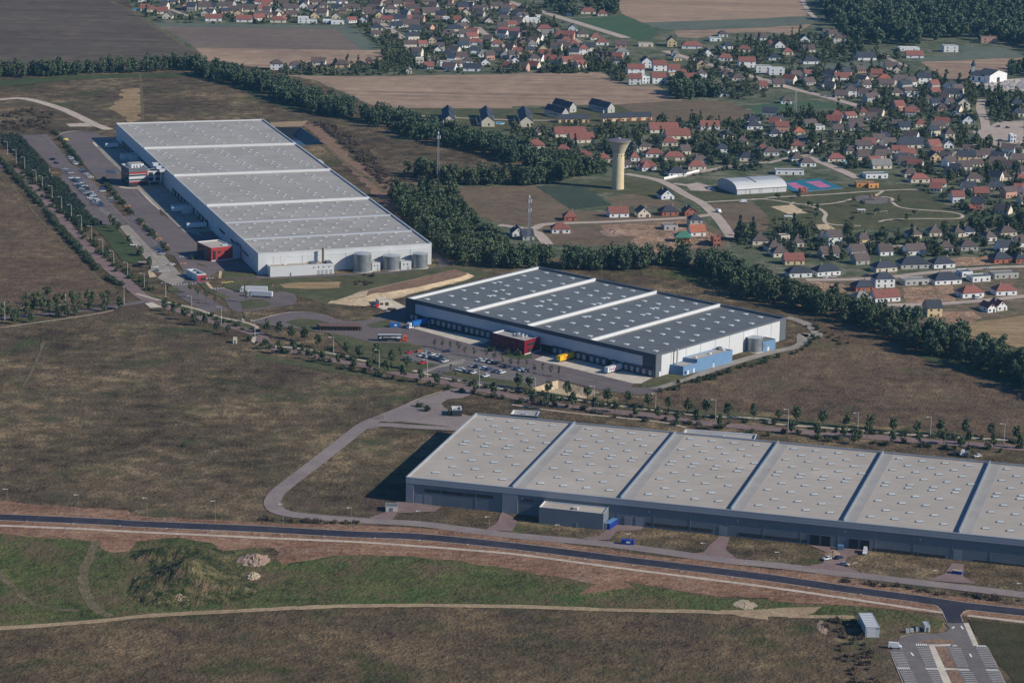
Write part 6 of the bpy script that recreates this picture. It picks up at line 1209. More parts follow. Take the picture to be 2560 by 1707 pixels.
# ------------------------------------------------------------------ small buildings and site objects
def boxhouse(s0, s1, dpt, h, wall, roof, label, cat, nm, rim=None, bits=()):
    fa, fb = P1(s0), P1(s1); u = (fb-fa).normalized(); n = Vector((-u.y, u.x, 0)); t = thing(nm, label, cat, fa); q = Quad(fa, fb, fb+n*dpt, fa+n*dpt); shell(t, q, h, .12, .15, wall, rim or wall, roof)
    for b_ in bits: plate(t, b_[0], fa, fb, b_[1], b_[2], b_[3], b_[4], .08, b_[5])
    return t, q
t, q = boxhouse('#2100,1490,460 322 524', '#2100,1490,460 500 524', 17, 4.6, 'hangar_grey', 'galv_top', 'pale grey metal shed with ribbed roof at the farm track end', 'shed', 'metal_shed', bits=(('vent', .76, .98, 3.6, 4.1, 'anthra'), ('sign_board', .12, .4, 3.6, 3.75, 'white_trim'), ('shutter', .1, .7, .05, 3.2, 'panel_pale')))
for k in range(8): slab(t, 'roof_sheet', [q(.02, .03+k*.12), q(.98, .03+k*.12), q(.98, .06+k*.12), q(.02, .06+k*.12)], 4.4, 4.58, 'white_trim')
boxhouse('#2100,1490,460 1080 460', '#2100,1490,460 1148 460', 5, 3.0, 'steel', 'galv_top', 'small grey metal cabinet shed by the car park entrance', 'shed', 'utility_cabin', bits=(('door', .3, .7, .05, 2.2, 'anthra'),))
for i, s in enumerate(('860 462', '915 452', '990 440')): v = P1('#2100,1490,460 '+s); t = thing('crate', ('grey plastic crate left of the small cabinet shed, leftmost', 'grey plastic crate left of the cabinet shed, middle one', 'grey crate nearest the small cabinet shed')[i], 'crate', v); mb = MB(); mb.box(v.x-.7, v.x+.7, v.y-.8, v.y+.8, 0, 1.3); mb.part('body', 'steel', t); mb = MB(); mb.box(v.x-.75, v.x+.75, v.y-.85, v.y+.85, 1.303, 1.42); mb.part('lid', 'galv_top', t)
a, b = PW('@11 592 1468 970 1473'); n = P1('@11 530 1418')-a; t = thing('open_shelter', 'long brown steel-framed shelter beside the truck yard', 'shelter', a)
q = Quad(a, b, b+n*.5, a+n*.5); slab(t, 'roof', list(q.inset(-.3).c), 2.7, 2.95, 'brown_wood')
for i in range(14): f = i/13; slab(t, 'post', [q(f, .02)+Vector((-.12, -.12, 0)), q(f, .02)+Vector((.12, -.12, 0)), q(f, .02)+Vector((.12, .12, 0)), q(f, .02)+Vector((-.12, .12, 0))], 0, 2.7, 'brown_wood')
slab(t, 'back_wall', q.rect(0, 1, .9, .96), 0, 2.69, 'brown_wood'); slab(t, 'end_wall', q.rect(0, .01, .1, .88), 0, 2.69, 'brown_wood'); slab(t, 'end_wall', q.rect(.9, 1, .1, .88), 0, 2.69, 'brown_wood'); slab(t, 'shelf', q.rect(.015, .89, .3, .85), .6, 1.5, 'brown_wood')
t, q = boxhouse('@11 1130 1245', '@11 1240 1240', 9, 3.4, 'concrete', 'concrete', 'sandy concrete works cabin on the pad left of the dark-roofed warehouse', 'cabin', 'works_cabin', bits=(('opening', .5, .8, .05, 2.4, 'glass'), ('opening', .05, .35, .8, 2.2, 'glass')))
skip(P1('@11 1112 1250'), R(10), 2.2, 1.6, 1.8, 'lorry_red', 'small red machine on the concrete pad'); skip(P1('@11 1245 1285'), R(-10), 5, 2.2, 1.6, 'brown_wood', 'rust brown skip on the concrete pad')
t, q = boxhouse('@12 1190 1562', '@12 1300 1562', 6, 2.6, 'wall_g', 'roof_dark', 'small stone pump hut beside the lower warehouse corner', 'hut', 'pump_hut', bits=(('door', .3, .6, .05, 2.0, 'anthra'),))
boxhouse('@02 2140 18', '@02 2175 18', 4, 3.0, 'wall_c', 'roof_grey', 'tiny pale kiosk in the meadow left of the avenue', 'kiosk', 'utility_kiosk', bits=(('door', .3, .7, .05, 2.2, 'anthra'),)); boxhouse('@12 1348 282', '@12 1372 282', 1.5, 2.4, 'wall_w', 'roof_grey', 'white cabinet at the car park entrance on the avenue', 'cabinet', 'utility_kiosk', bits=(('door', .2, .8, .1, 2.1, 'panel_pale'),)); boxhouse('@01 2222 1392', '@01 2240 1392', 1.5, 2.2, 'wall_w', 'roof_grey', 'white cabinet on the verge left of the truck loop', 'cabinet', 'utility_kiosk', bits=(('door', .2, .8, .1, 2.0, 'panel_pale'),))
boxhouse('@01 1270 880', '@01 1375 875', 4, 2.6, 'brown_wood', 'roof_grey', 'open slatted bicycle shelter on the lawn by the concrete car park', 'shelter', 'bicycle_shelter', bits=(('opening', .05, .95, .6, 2.1, 'glass'),))
a, b = PW('#0,320,400 1380 640 1740 680'); t = thing('entrance_gate', 'white railed entrance gate across the yard by the red office', 'gate', a)
for f in (0, .25, .5, .75, 1): p = a.lerp(b, f); mb = MB(); mb.bar((p.x, p.y, 0), (p.x, p.y, 2.2), .1); mb.part('post', 'white_trim', t)
for z in (.4, 1.1, 1.8): mb = MB(); mb.bar((a.x, a.y, z), (b.x, b.y, z), .08); mb.part('rail', 'white_trim', t)
plate(t, 'gate_leaf', a, b, .5, .88, .3, 2.3, .08, 'panel_pale')
a, b = PW('@12 1100 712 1168 715'); t = thing('entrance_gate', 'low brown metal gate closing the ring road bend', 'gate', a)
for f in (0, .33, .66, 1): p = a.lerp(b, f); mb = MB(); mb.bar((p.x, p.y, 0), (p.x, p.y, 2.4), .12); mb.part('post', 'brown_wood', t)
for z in (.5, 1.3, 2.1): mb = MB(); mb.bar((a.x, a.y, z), (b.x, b.y, z), .07); mb.part('rail', 'brown_wood', t)
# fence posts of the ring of yellow bollards, pallets beside the truck yard
for i, (s, nm) in enumerate((('@01 1075 235', 'upper orange pallet stack by the hedge'), ('@01 1170 335', 'yellow pallet stack by the dark skip'), ('@01 1325 500', 'orange pallet stack beside the yard fence'), ('@01 1410 585', 'topmost of the orange pallet stacks along the yard'), ('@01 1455 635', 'middle orange pallet stack along the yard'), ('@01 1520 690', 'lowest orange pallet stack along the yard'), ('@01 1680 860', 'orange pallet stack near the gatehouse'))):
    v = P1(s); t = thing('pallet_stack', nm, 'pallets', v, 'pallet stacks along the yard'); m_ = flat('pallet_wood', D(158, 116, 84), .9)
    for k in range(2):
        x = k*2.2-1.1; mb = MB(); h_ = .8+.4*((i+k) % 3)
        for l in range(int(h_/.18)): mb.box(v.x+x-.95, v.x+x+.95, v.y-1.2, v.y+1.2, l*.18, l*.18+.12)
        mb.part('stack', 'pallet_wood', t)
# new road marker posts
for s in ('@03 245 88', '@03 672 108', '@03 1100 128', '@03 1525 152', '@03 1945 172', '@13 230 205', '@13 625 222', '@13 1090 240', '@13 1500 262', '@13 1940 300', '@23 230 380', '@23 670 432', '@23 1115 490', '@23 1555 548', '@23 2020 600', '@33 370 695', '@33 850 758'):
    v = P1(s); o = link('marker_post', None, None, v); tag(o, 'small pale marker post on the near edge of the new road', 'post', 'marker posts along the new road'); mb = MB(); mb.cyl(0, 0, 0, 1.1, .14, .12, 6); link('post', mb.mesh('post', 'brown_wood'), o); mb = MB(); mb.box(-.5, .5, -.25, .25, 0, .3); link('base', mb.mesh('base', 'white_trim'), o)
# heaps
def heap(s, rx, ry, h, mat, label, name, n=26, seed=1):
    v = P1(s); rr = random.Random(seed); mb = MB(); nr = 7; vs = [(v.x, v.y, h)]; fs = []
    for k in range(1, nr+1):
        for i in range(n): f = k/nr; a = 6.283*i/n; j = rr.uniform(.82, 1.18) if k < nr else rr.uniform(.9, 1.1); vs.append((v.x+rx*f*j*math.cos(a), v.y+ry*f*j*math.sin(a), max(0.0, h*(1-f)**.9*rr.uniform(.6, 1.25)) if k < nr else -.05))
    fs = [(0, 1+i, 1+(i+1) % n) for i in range(n)]+[(1+(k-1)*n+i, 1+k*n+i, 1+k*n+(i+1) % n, 1+(k-1)*n+(i+1) % n) for k in range(1, nr) for i in range(n)]
    mb.add(vs, fs); t = thing(name, label, 'heap', v); mb.part('heap', mat, t); return t
heap('@03 2330 440', 7.5, 9, 2.6, 'rubble', 'pinkish rubble heap right of the grassy mound', 'rubble_heap', seed=2); heap('@13 20 450', 4.5, 8, 1.9, 'rubble', 'low pink rubble heap touching the larger one', 'rubble_heap', seed=5); heap('@03 2320 592', 3.6, 5, 2.2, 'chalk', 'small pale chalk heap in the green meadow', 'chalk_heap', seed=3); heap('@03 1430 790', 6.5, 7, 2.2, 'rubble', 'rubble heap at the foot of the grassy mound', 'rubble_heap', seed=4); heap('@03 1640 800', 7, 8, 2.3, 'rubble', 'grey rubble heap right of another at the mound foot', 'rubble_heap', seed=6); heap('@23 2140 850', 5.5, 7, .5, 'chalk', 'spread of pale chalk rubble above the farm track', 'chalk_heap', seed=7); heap('@33 500 1060', 2.2, 9, .5, 'rubble', 'pale building debris in the scrub left of the shed', 'rubble_heap', seed=8); heap('@21 930 570', 10, 14, 1.8, 'rubble', 'sandy excavation heap on the building plots', 'rubble_heap', seed=9); heap('@21 1790 670', 7, 10, 3.0, 'topsoil', 'brown soil heap by the brick hut', 'soil_heap', seed=10); heap('@33 600 390', 4, 9, .9, 'rubble', 'loose building waste before the open warehouse doors', 'rubble_heap', seed=11)
# grassy mound at the lower left
def mound():
    c = P1('@03 1620 700'); nx, ny = 100, 100; W_, L_ = 84, 120; bumps = [('@03 1680 640', 15, 15, 7.0), ('@03 1780 560', 15, 20, 6.0), ('@03 1500 790', 12, 10, 3.2), ('@03 1960 700', 16, 18, 3.5), ('@03 1600 395', 15, 9, 3.4), ('@03 1420 400', 9, 9, 2.6), ('@03 1850 395', 13, 9, 2.6), ('@03 1330 720', 6, 12, 1.6), ('@03 1290 650', 4, 10, 1.4)]
    bb = [(P1(s), a, b, h) for s, a, b, h in bumps]; rr = np.random.default_rng(3); vs = []; lf = rr.normal(0, 1, (ny+1, nx+1)); lf = sum(np.roll(np.roll(lf, a, 0), b, 1) for a in (-1, 0, 1) for b in (-1, 0, 1))/3
    for j in range(ny+1):
        for i in range(nx+1):
            x = c.x-W_/2+W_*i/nx; y = c.y-L_*.55+L_*1.15*j/ny; z = sum(h*math.exp(-(((x-p.x)/a)**2+((y-p.y)/b)**2)*1.4) for p, a, b, h in bb)
            ed = min(i, nx-i, j, ny-j)/8; vs.append((x, y, (z*.74+.2*lf[j, i]*min(1, z)-.35)*min(1, ed)-(0 if ed > .3 else .5)))
    mb = MB(); mb.add(vs, [(j*(nx+1)+i, j*(nx+1)+i+1, (j+1)*(nx+1)+i+1, (j+1)*(nx+1)+i) for j in range(ny) for i in range(nx)]); o = link('grassy_mound', mb.mesh('grassy_mound', 'mound')); o['kind'] = 'structure'
mound()
# ------------------------------------------------------------------ vegetation
def np_mesh(name, V, F, mat, nper=4):
    me = bpy.data.meshes.new(name); nf = len(F); me.vertices.add(len(V)); me.loops.add(nf*nper); me.polygons.add(nf)
    me.vertices.foreach_set('co', np.ascontiguousarray(V, np.float32).ravel()); me.loops.foreach_set('vertex_index', np.ascontiguousarray(F, np.int32).ravel())
    me.polygons.foreach_set('loop_start', np.arange(0, nf*nper, nper, dtype=np.int32)); me.polygons.foreach_set('loop_total', np.full(nf, nper, np.int32))
    me.materials.append(M[mat]); me.update(calc_edges=True); return me
def leaves(seed, H, Rr, base, lobes, nq, leaf, shape='round'):
    """leaf clumps spread through a crown: corner points of nq small quads"""
    r = np.random.default_rng(seed); zc = []; 
    for i in range(lobes):
        f = r.uniform(0, 1)
        if shape == 'cone': z = base+(H-base)*f**1.3; rad = Rr*(1-(z-base)/(H-base))*.85; lr = .35+.35*Rr*(1-.7*f)
        elif shape == 'column': z = base+(H-base)*(.05+.9*f); rad = Rr*.7*math.sqrt(max(.05, 1-(2*f-1)**4)); lr = Rr*r.uniform(.35, .55)
        elif shape == 'bush': z = base+(H-base)*.6*f; rad = Rr*.8*math.sqrt(r.uniform(0, 1)); lr = Rr*r.uniform(.3, .5)
        else: z = base+(H-base)*(.12+.76*f); rad = Rr*.72*math.sqrt(max(.08, 1-(1.9*f-.9)**2)); lr = Rr*r.uniform(.3, .5)
        a = r.uniform(0, 6.283); q = rad*math.sqrt(r.uniform(.25, 1)); zc.append((q*math.cos(a), q*math.sin(a), z, lr))
    zc = np.array(zc); k = r.integers(0, lobes, nq); d = r.normal(0, 1, (nq, 3)); d /= np.linalg.norm(d, axis=1)[:, None]
    p = zc[k, :3]+d*(zc[k, 3]*r.uniform(.55, 1.05, nq)**.6)[:, None]; p[:, 2] = np.maximum(p[:, 2], .25)
    nrm = d+r.normal(0, .55, (nq, 3)); nrm /= np.linalg.norm(nrm, axis=1)[:, None]
    t = np.cross(nrm, r.normal(0, 1, (nq, 3))); t /= np.linalg.norm(t, axis=1)[:, None]; b = np.cross(nrm, t)
    s1 = (leaf*r.uniform(.6, 1.4, nq))[:, None]*.5; s2 = (leaf*r.uniform(.5, 1.1, nq))[:, None]*.5
    return np.stack([p-t*s1-b*s2*.4, p+t*s1*.5-b*s2, p+t*s1+b*s2*.5, p-t*s1*.4+b*s2], 1).reshape(-1, 3)
def crown(name, mat, *a): V = leaves(*a); return np_mesh(name, V, np.arange(len(V)).reshape(-1, 4), mat)
def trunk(h, r, limbs=4, seed=0):
    rr = random.Random(seed); mb = MB(); mb.cyl(0, 0, 0, h*.5, r, r*.75, 7); mb.cyl(0, 0, h*.5, h, r*.75, r*.3, 7)
    for i in range(limbs): a = 6.283*i/limbs+rr.uniform(-.5, .5); z = h*rr.uniform(.45, .8); mb.bar((0, 0, z), (h*.22*math.cos(a), h*.22*math.sin(a), z+h*.25), r*.3)
    return mb.mesh('trunk', 'bark')
KIND = {}
def kinds(key, mat, n, H, Rr, base, lobes, nq, leaf, shape, tr):
    KIND[key] = [(H, [('crown', crown('crown', mat, 100+i*7+len(key), H*(1+.12*(i-n/2)/n), Rr*(1+.15*((i*3) % n-n/2)/n), base, lobes, nq, leaf, shape)), ('trunk', trunk(H*.75, tr, 4, i))]) for i in range(n)]
kinds('belt', 'leaf_belt', 8, 13, 3.7, .4, 15, 640, .95, 'column', .28)
kinds('young', 'leaf_young', 5, 6.2, 1.8, 1.6, 14, 460, .55, 'round', .13)
kinds('sparse', 'leaf_young', 3, 5.0, 1.3, 1.7, 8, 110, .45, 'round', .09)
kinds('row', 'leaf_young', 4, 9.5, 2.1, .8, 16, 420, .65, 'column', .18)
kinds('garden', 'leaf_garden', 6, 8.5, 4.1, .8, 18, 760, .95, 'round', .25)
kinds('conifer', 'leaf_conifer', 4, 14, 3.0, .8, 26, 480, 1.0, 'cone', .25)
kinds('small', 'leaf_garden', 3, 4.6, 2.0, .8, 9, 200, .65, 'round', .14)
SHR = [crown('foliage', 'leaf_shrub', 500+i, 2.4, 1.9, .1, 9, 200, .5, 'bush') for i in range(5)]
def tree(key, p, label=None, base=None, where=None, group=None, s=1.0, nm='tree', sx=0, cat='tree'):
    H, parts = random.choice(KIND[key]); o = link(nm, None, None, (p[0], p[1], 0), random.uniform(0, 6.28), (s*random.uniform(.92, 1.08), s*random.uniform(.92, 1.08), s))
    for n_, me in parts: link(n_, me, o)
    o['category'] = cat
    if group: o['group'] = group
    if label: o['label'] = label
    else: reg(o, base, where, sx)
    return o
def mass(name, pts, keys, label, nq=240, leaf=1.5, srange=(.8, 1.2)):
    """many trees that read as one mass: one object"""
    protos = []
    for key, mat_i, (H, Rr, base, sh) in keys:
        for i in range(4): protos.append(leaves(900+i*13+int(H), H, Rr, base, 16, nq, leaf, sh))
    Vs = []
    for x, y in pts:
        V = protos[rng.integers(0, len(protos))]; a = rng.uniform(0, 6.283); s = rng.uniform(*srange); c_, s_ = math.cos(a)*s, math.sin(a)*s
        Vs.append(np.c_[V[:, 0]*c_-V[:, 1]*s_+x, V[:, 0]*s_+V[:, 1]*c_+y, V[:, 2]*s])
    V = np.concatenate(Vs); o = link(name, np_mesh(name, V, np.arange(len(V)).reshape(-1, 4), keys[0][1])); o['kind'] = 'stuff'; tag(o, label, 'trees'); return o
# avenue trees: near and far verge
GA = 'young trees along the avenue'
for s, key, sc_, base, where in (
 ('@01 1515 1290 1595 1330 1693 1372 1785 1422 1880 1428 1988 1482 2095 1508 @12 90 72 212 112 350 112 478 162 612 192 752 222 898 252 1040 288 1197 312 1350 352 1512 375 1665 412 2010 482 2185 502 @22 190 562 315 622 375 592 560 612 760 642 945 652 1133 695 1340 712 1515 745 1695 752 1905 812 @32 215 852 455 875 692 882 790 942 910 888 1140 945 1375 945 1610 942 1775 1005 1840 952 2070 985 2310 985', 'young', 1.0, 'round-crowned young tree', 'on the near avenue verge'),
 ('@11 95 1492 212 1522 325 1545 445 1572 @12 570 55 830 112 1100 168 1250 218 1390 252 950 160 @22 60 430 165 442 335 485 512 512 690 535 875 562 1060 582 1250 602 1435 632 1612 655 1785 672 1980 712 2215 718 @32 93 735 265 735 505 768 717 792 937 802 1150 835 1375 848 1585 858 1815 872 2050 882 2280 902', 'young', 1.1, 'bushy young tree', 'on the far avenue verge'),
 ('@12 1640 57 1712 67 1780 87 1855 102 1920 132 2000 142 2110 162 2190 182 2260 222 2335 242 1325 168 @22 60 245 130 245 205 288 285 298 355 318 432 328 @12 1790 290 1835 340', 'sparse', 1.0, 'thin young tree', 'round the middle car park'),
 ('@01 1890 1195 1810 1172 1970 1228 1750 1122 2255 1212 2235 1400', 'sparse', 1.1, 'thin young tree', 'on the lawn by the truck loop'),
 ('@01 1018 505 1050 532 1085 565 1185 672 1375 892', 'young', .95, 'dark young tree', 'at the edge of the concrete car park'),
 ('@01 165 1375 130 1405 280 1395 305 1292 400 1355 430 1245 455 1335 540 1345 575 1292 520 1292 660 1255 725 1285 690 1325 810 1275 850 1265 945 1292 990 1245 1100 1275 20 1395 75 1340 235 1310 350 1300 620 1345', 'row', .95, 'upright dark tree', 'along the tree-lined side road'),
 ('@21 2130 1 @31 90 265 280 258 385 345 450 385 437 440 60 505 790 285 1205 290 1345 410 1270 460 770 465 140 530 865 330 1000 405', 'small', 1.0, 'small lone tree', 'on the park lawn')):
    for p in pix(s): tree(key, G(p), None, base, where, GA if 'avenue' in where else None, sc_*random.uniform(1.1, 1.45), 'young_tree', p[0])
tree('garden', P1('@01 1285 782'), 'broad dark tree on the lawn edge beside the concrete car park', s=.8); tree('garden', P1('@21 2110 640'), 'tall dark conifer-like tree behind the park lane end', s=1.5); tree('conifer', P1('@21 2090 650'), 'tallest dark conifer at the lower end of the park lane', s=1.3)
for s, nm in (('@01 1780 815', 'dark shrub clump left of the second red block'), ('#930,740,400 1760 820', 'grey-leaved bush before the dark red office, left one'), ('#930,740,400 1980 860', 'grey-leaved bush before the dark red office, middle one'), ('#930,740,400 2150 880', 'grey-leaved bush before the dark red office, right one'), ('@12 1500 600', 'brown shrub on the service yard island, left one'), ('@12 1575 640', 'brown shrub on the service yard island, right one'), ('@12 1770 680', 'dark shrub left of the small dark gate cabin'), ('@02 1675 965', 'single dark shrub standing in the open meadow')):
    o = link('shrub', None, None, P1(s), random.uniform(0, 6)); link('foliage', SHR[random.randrange(5)], o, scale=1.5 if '1675' not in s else 1.0); tag(o, nm, 'shrub')
# shrubs along the avenue, singly
def shrubs(s, n, wd, label, group, smin=.8, smax=1.5):
    pts = smooth(clean(PW(s))); L = [0]
    for a, b in zip(pts, pts[1:]): L.append(L[-1]+(b-a).length)
    for i in range(n):
        d = L[-1]*(i+random.uniform(.1, .9))/n; k = max(j for j in range(len(L)) if L[j] <= d); k = min(k, len(pts)-2); p = pts[k].lerp(pts[k+1], (d-L[k])/max(.01, L[k+1]-L[k]))
        o = link('shrub', None, None, (p.x+random.gauss(0, wd), p.y+random.gauss(0, wd*2), 0), random.uniform(0, 6.28), random.uniform(smin, smax)); link('foliage', random.choice(SHR), o); tag(o, label, 'shrub', group)
HEDGE = '@01 -100 -160 40 -30 150 90 300 250 430 410 560 570 680 700 790 830 900 950 1000 1010 1090 1060'
shrubs('@01 150 -60 260 60 400 190 500 300 620 420 700 500 780 590 900 700 1000 830 1110 930 1200 990 1300 1040 1420 1110', 84, 2.2, 'leafy shrub between street lamps on the far side of the avenue', 'shrubs among the avenue lamps', 1.0, 1.8)
shrubs('@01 1530 1190 1620 1230 1700 1270 1800 1310 2050 1390 2350 1490 @12 0 30 200 60 340 35 550 75 720 120 900 180 1060 205 1200 230 1340 265', 34, 1.8, 'low shrub on the strip between avenue and cycle path', 'shrubs on the cycle path strip')
shrubs('@12 1590 320 1700 340 1860 375 2100 420 2350 465 @22 250 490 430 530 630 560 820 580 1000 605 1250 630 1450 660 1700 690 1900 725 2350 750 @32 350 790 560 820 780 830 1000 850 1250 860 1500 880 1700 900 1950 905 2350 940', 58, 1.2, 'low shrub on the far strip of the avenue', 'shrubs on the far avenue strip')
shrubs('@12 130 85 260 85 420 130 660 200 880 245 960 270 1230 330 1400 360 1620 400 @22 60 560 220 560 360 590 480 610 650 630 900 680 1000 685 1160 710 1260 720 1420 740 1640 770 1760 790 1900 800 @32 90 860 200 860 420 880 600 905 820 905 980 930 1250 950 1480 970 1700 985 1950 990 2150 1000 2350 985', 60, 1.0, 'low shrub on the near strip of the avenue', 'shrubs on the near avenue strip')
shrubs('#1600,780,400 350 1170 520 1120 650 1080', 9, 1.2, 'grey-green shrub in the first clump along the ring road', 'first hedge clump by the meadow', .7, 1.2); shrubs('#1600,780,400 800 1040 950 990 1050 975 1200 925 1340 890', 16, 1.2, 'shrub in the second clump along the ring road', 'second hedge clump by the meadow', .8, 1.4); shrubs('#1600,780,400 1460 845 1700 760 1900 700 2100 640 2300 590 @31 450 1530 480 1480 430 1440', 24, 1.3, 'shrub in the long clump along the ring road', 'third hedge clump by the meadow', .7, 1.3)
# dark hedge on the bank beside the upper car park
def band(s, wd, dens, r=rng):
    pts = smooth(clean(PW(s))); out = []
    for a, b in zip(pts, pts[1:]):
        L = (b-a).length; d = (b-a)/max(L, .01); n = Vector((-d.y, d.x, 0)); m = r.poisson(L*abs(wd)*dens)
        f, q = r.uniform(0, 1, m), r.uniform(0, 1, m)
        for i in range(m): p = a+d*L*f[i]+n*wd*q[i]; out.append((p.x, p.y))
    return out
mass('hedge_bank', band('#0,320,400 250 110 420 270 560 420 680 580 735 720', -17, .10)+band('#0,320,400 850 745 1000 900 1200 1130 1330 1290 1480 1440', -15, .10), [('s', 'leaf_conifer', (3.0, 2.3, .1, 'bush'))], 'dark hedge bank between avenue and upper car park', 240, .6)
mass('hedge_row', band(HEDGE, 3.2, .16)+band('@01 900 20 1000 170 1150 350 1290 500 1420 620 1540 750', 2, .1)+band('@00 480 1210 560 1300 640 1400 740 1520', 2, .16), [('s', 'leaf_shrub', (3.4, 2.2, .1, 'bush'))], 'leafy hedge rows beside the avenue and along the yard fences', 220, .6, (.6, 1.3))
mass('bramble_scrub', band('@10 470 1140 600 1180 740 1290 900 1420 1010 1568 @11 1130 120 1250 260', 14, .05)+band('@00 -60 1050 60 1080 -40 1180', 40, .02), [('s', 'scrub', (2.2, 2.4, .1, 'bush'))], 'purplish brown bramble scrub on the bank behind the white warehouse', 160, .7)
mass('dry_scrub', band('@33 480 980 560 1100 640 1300 820 1700', 14, .06)+band('@31 300 1430 500 1500 640 1600', 8, .03)+band('@33 580 620 1000 650 1500 720 2350 800', -5, .10)+band('@13 0 70 500 100 1000 120', 3, .2)+band('@11 800 1030 1000 1060', 10, .06)+band('@11 1050 980 1150 960', 8, .1), [('s', 'scrub', (1.5, 1.5, .1, 'bush'))], 'dry brown scrub and weeds along the ditches', 120, .5)
# the belts of trees
BELTS = [('@00 -200 740 0 725 400 708 800 692 1200 675 1760 655 1900 690', 24, 42, 'thin far row below the ploughed field', .95),
 ('@00 1760 690 2100 775 2350 850 @10 330 980 640 1075 900 1100 1200 1210 1650 1330 2050 1410 2350 1510', 34, 42, 'long belt left of the water tower', 1.05),
 ('@10 2350 1530 @20 300 1620 600 1630 900 1590', 46, 46, 'wood at the foot of the water tower', 1.0),
 ('@11 1330 30 1600 110 1750 135 2350 138 @21 300 142 520 96 860 20', 16, 36, 'short row under the left mast', 1.05),
 ('@11 1240 240 1340 440 1530 640 1740 820 1900 872', 46, 46, 'broad belt between the two white warehouses', 1.1),
 ('@11 1960 880 2350 905 @21 300 898 600 918 1150 918 1400 888 1600 908 1880 1010', 20, 27, 'belt in front of the building plots', 1.12),
 ('@21 1900 1020 2060 1165 2350 1215 @31 300 1290 700 1410 1000 1515 @32 1150 25 1500 140 1900 270 2350 450 2700 565 4600 1040', 28, 30, 'belt below the new estate', 1.15)]
allb = []
for s, wd, a_, nm, s_ in BELTS:
    for x, y in band(s, wd, 1/a_): allb.append((y, x, nm, s_))
allb.sort(); rest = {}
for i, (y, x, nm, s_) in enumerate(allb):
    if i < 290: k = random.random() < .72; tree('belt' if k else 'row', (x, y), f"{'dark leafy tree' if k else 'slim leafy tree'} in the {nm}", group=f"{'trees' if k else 'slim trees'} of the {nm}", s=s_*random.uniform(.62, 1.22), nm='belt_tree')
    else: rest.setdefault(nm, []).append((x, y))
for nm, L in rest.items(): mass('woods', L, [('b', 'leaf_belt', (13, 3.5, 1.0, 'column'))], f'mass of dark trees forming the {nm}', 330, 1.35, (.75, 1.2))
# garden trees and woods of the village
HX = np.array([(x, y, r) for x, y, r, _ in HOUSES]); RP = np.array([(p.x, p.y, w_) for pts, w_ in ROADS for a, b in zip(pts, pts[1:]) for p in [a.lerp(b, k/max(1, int((b-a).length/6))) for k in range(max(1, int((b-a).length/6)))]])
NOGO = [[(v.x, v.y) for v in PW(s)] for s in ('@10 270 700 830 712 2350 690 @20 0 690 820 672 1060 800 1340 805 1500 890 960 970 0 985 @10 2350 1000 1110 1000 900 895', '@20 965 950 1980 930 2240 1052 2100 1112 1290 1122', '@20 860 -160 1010 130 1200 212 2350 170 @30 350 150 385 105 240 -160', '@20 540 172 1015 138 1345 282 1150 368', '@20 1200 210 2350 170 @30 420 222 250 335 @20 1700 352 1400 282', '@30 1400 572 2350 530 2200 650 1830 722 1640 735', '@30 170 622 1100 572 1070 620 190 660', '@30 1750 430 2350 500 2350 530 1300 572', '@30 0 955 440 925 760 985 250 1012 0 1046', '@21 1590 195 1880 20 2350 20 @31 350 0 700 60 1280 120 1420 180 1900 440 1700 520 620 560 0 560 @21 1900 560', '@00 1480 215 2350 225 @10 870 240 1135 458 1190 560 0 620 @00 1790 480', '@10 1110 994 2350 1000 @20 1290 1000 1290 1120 0 1180 @10 2350 1190 1500 1170', '@30 1820 700 2350 720 2350 840 1980 850', '@30 1870 1150 2350 1110 2350 1340 2000 1300', '@21 0 140 215 143 900 85 1040 60 1350 115 2000 600 1950 720 300 690 0 650', '@31 1230 1050 2350 890 2350 1560 1500 1400', '@31 250 900 2350 800 2350 1330 1000 1310')]
def place(s, n, front=True):
    poly = [(v.x, v.y) for v in PW(s)]; x, y = scatter(poly, n); k = np.ones(len(x), bool)
    for g in NOGO: k &= ~inside(x, y, g)
    x, y = x[k], y[k]; d = np.hypot(x[:, None]-HX[:, 0], y[:, None]-HX[:, 1]-5); k = (d > HX[:, 2]+1.5).all(1)
    if front: k &= ~((np.abs(x[:, None]-HX[:, 0]) < HX[:, 2]*1.0) & (y[:, None] < HX[:, 1]) & (y[:, None] > HX[:, 1]-np.where(HX[:, 1] > 2250, 38, 20))).any(1) | (rng.uniform(0, 1, len(x)) < .15)
    x, y = x[k], y[k]; k = (np.hypot(x[:, None]-RP[:, 0], y[:, None]-RP[:, 1]) > RP[:, 2]/2+2.5).all(1)
    return list(zip(x[k], y[k]))
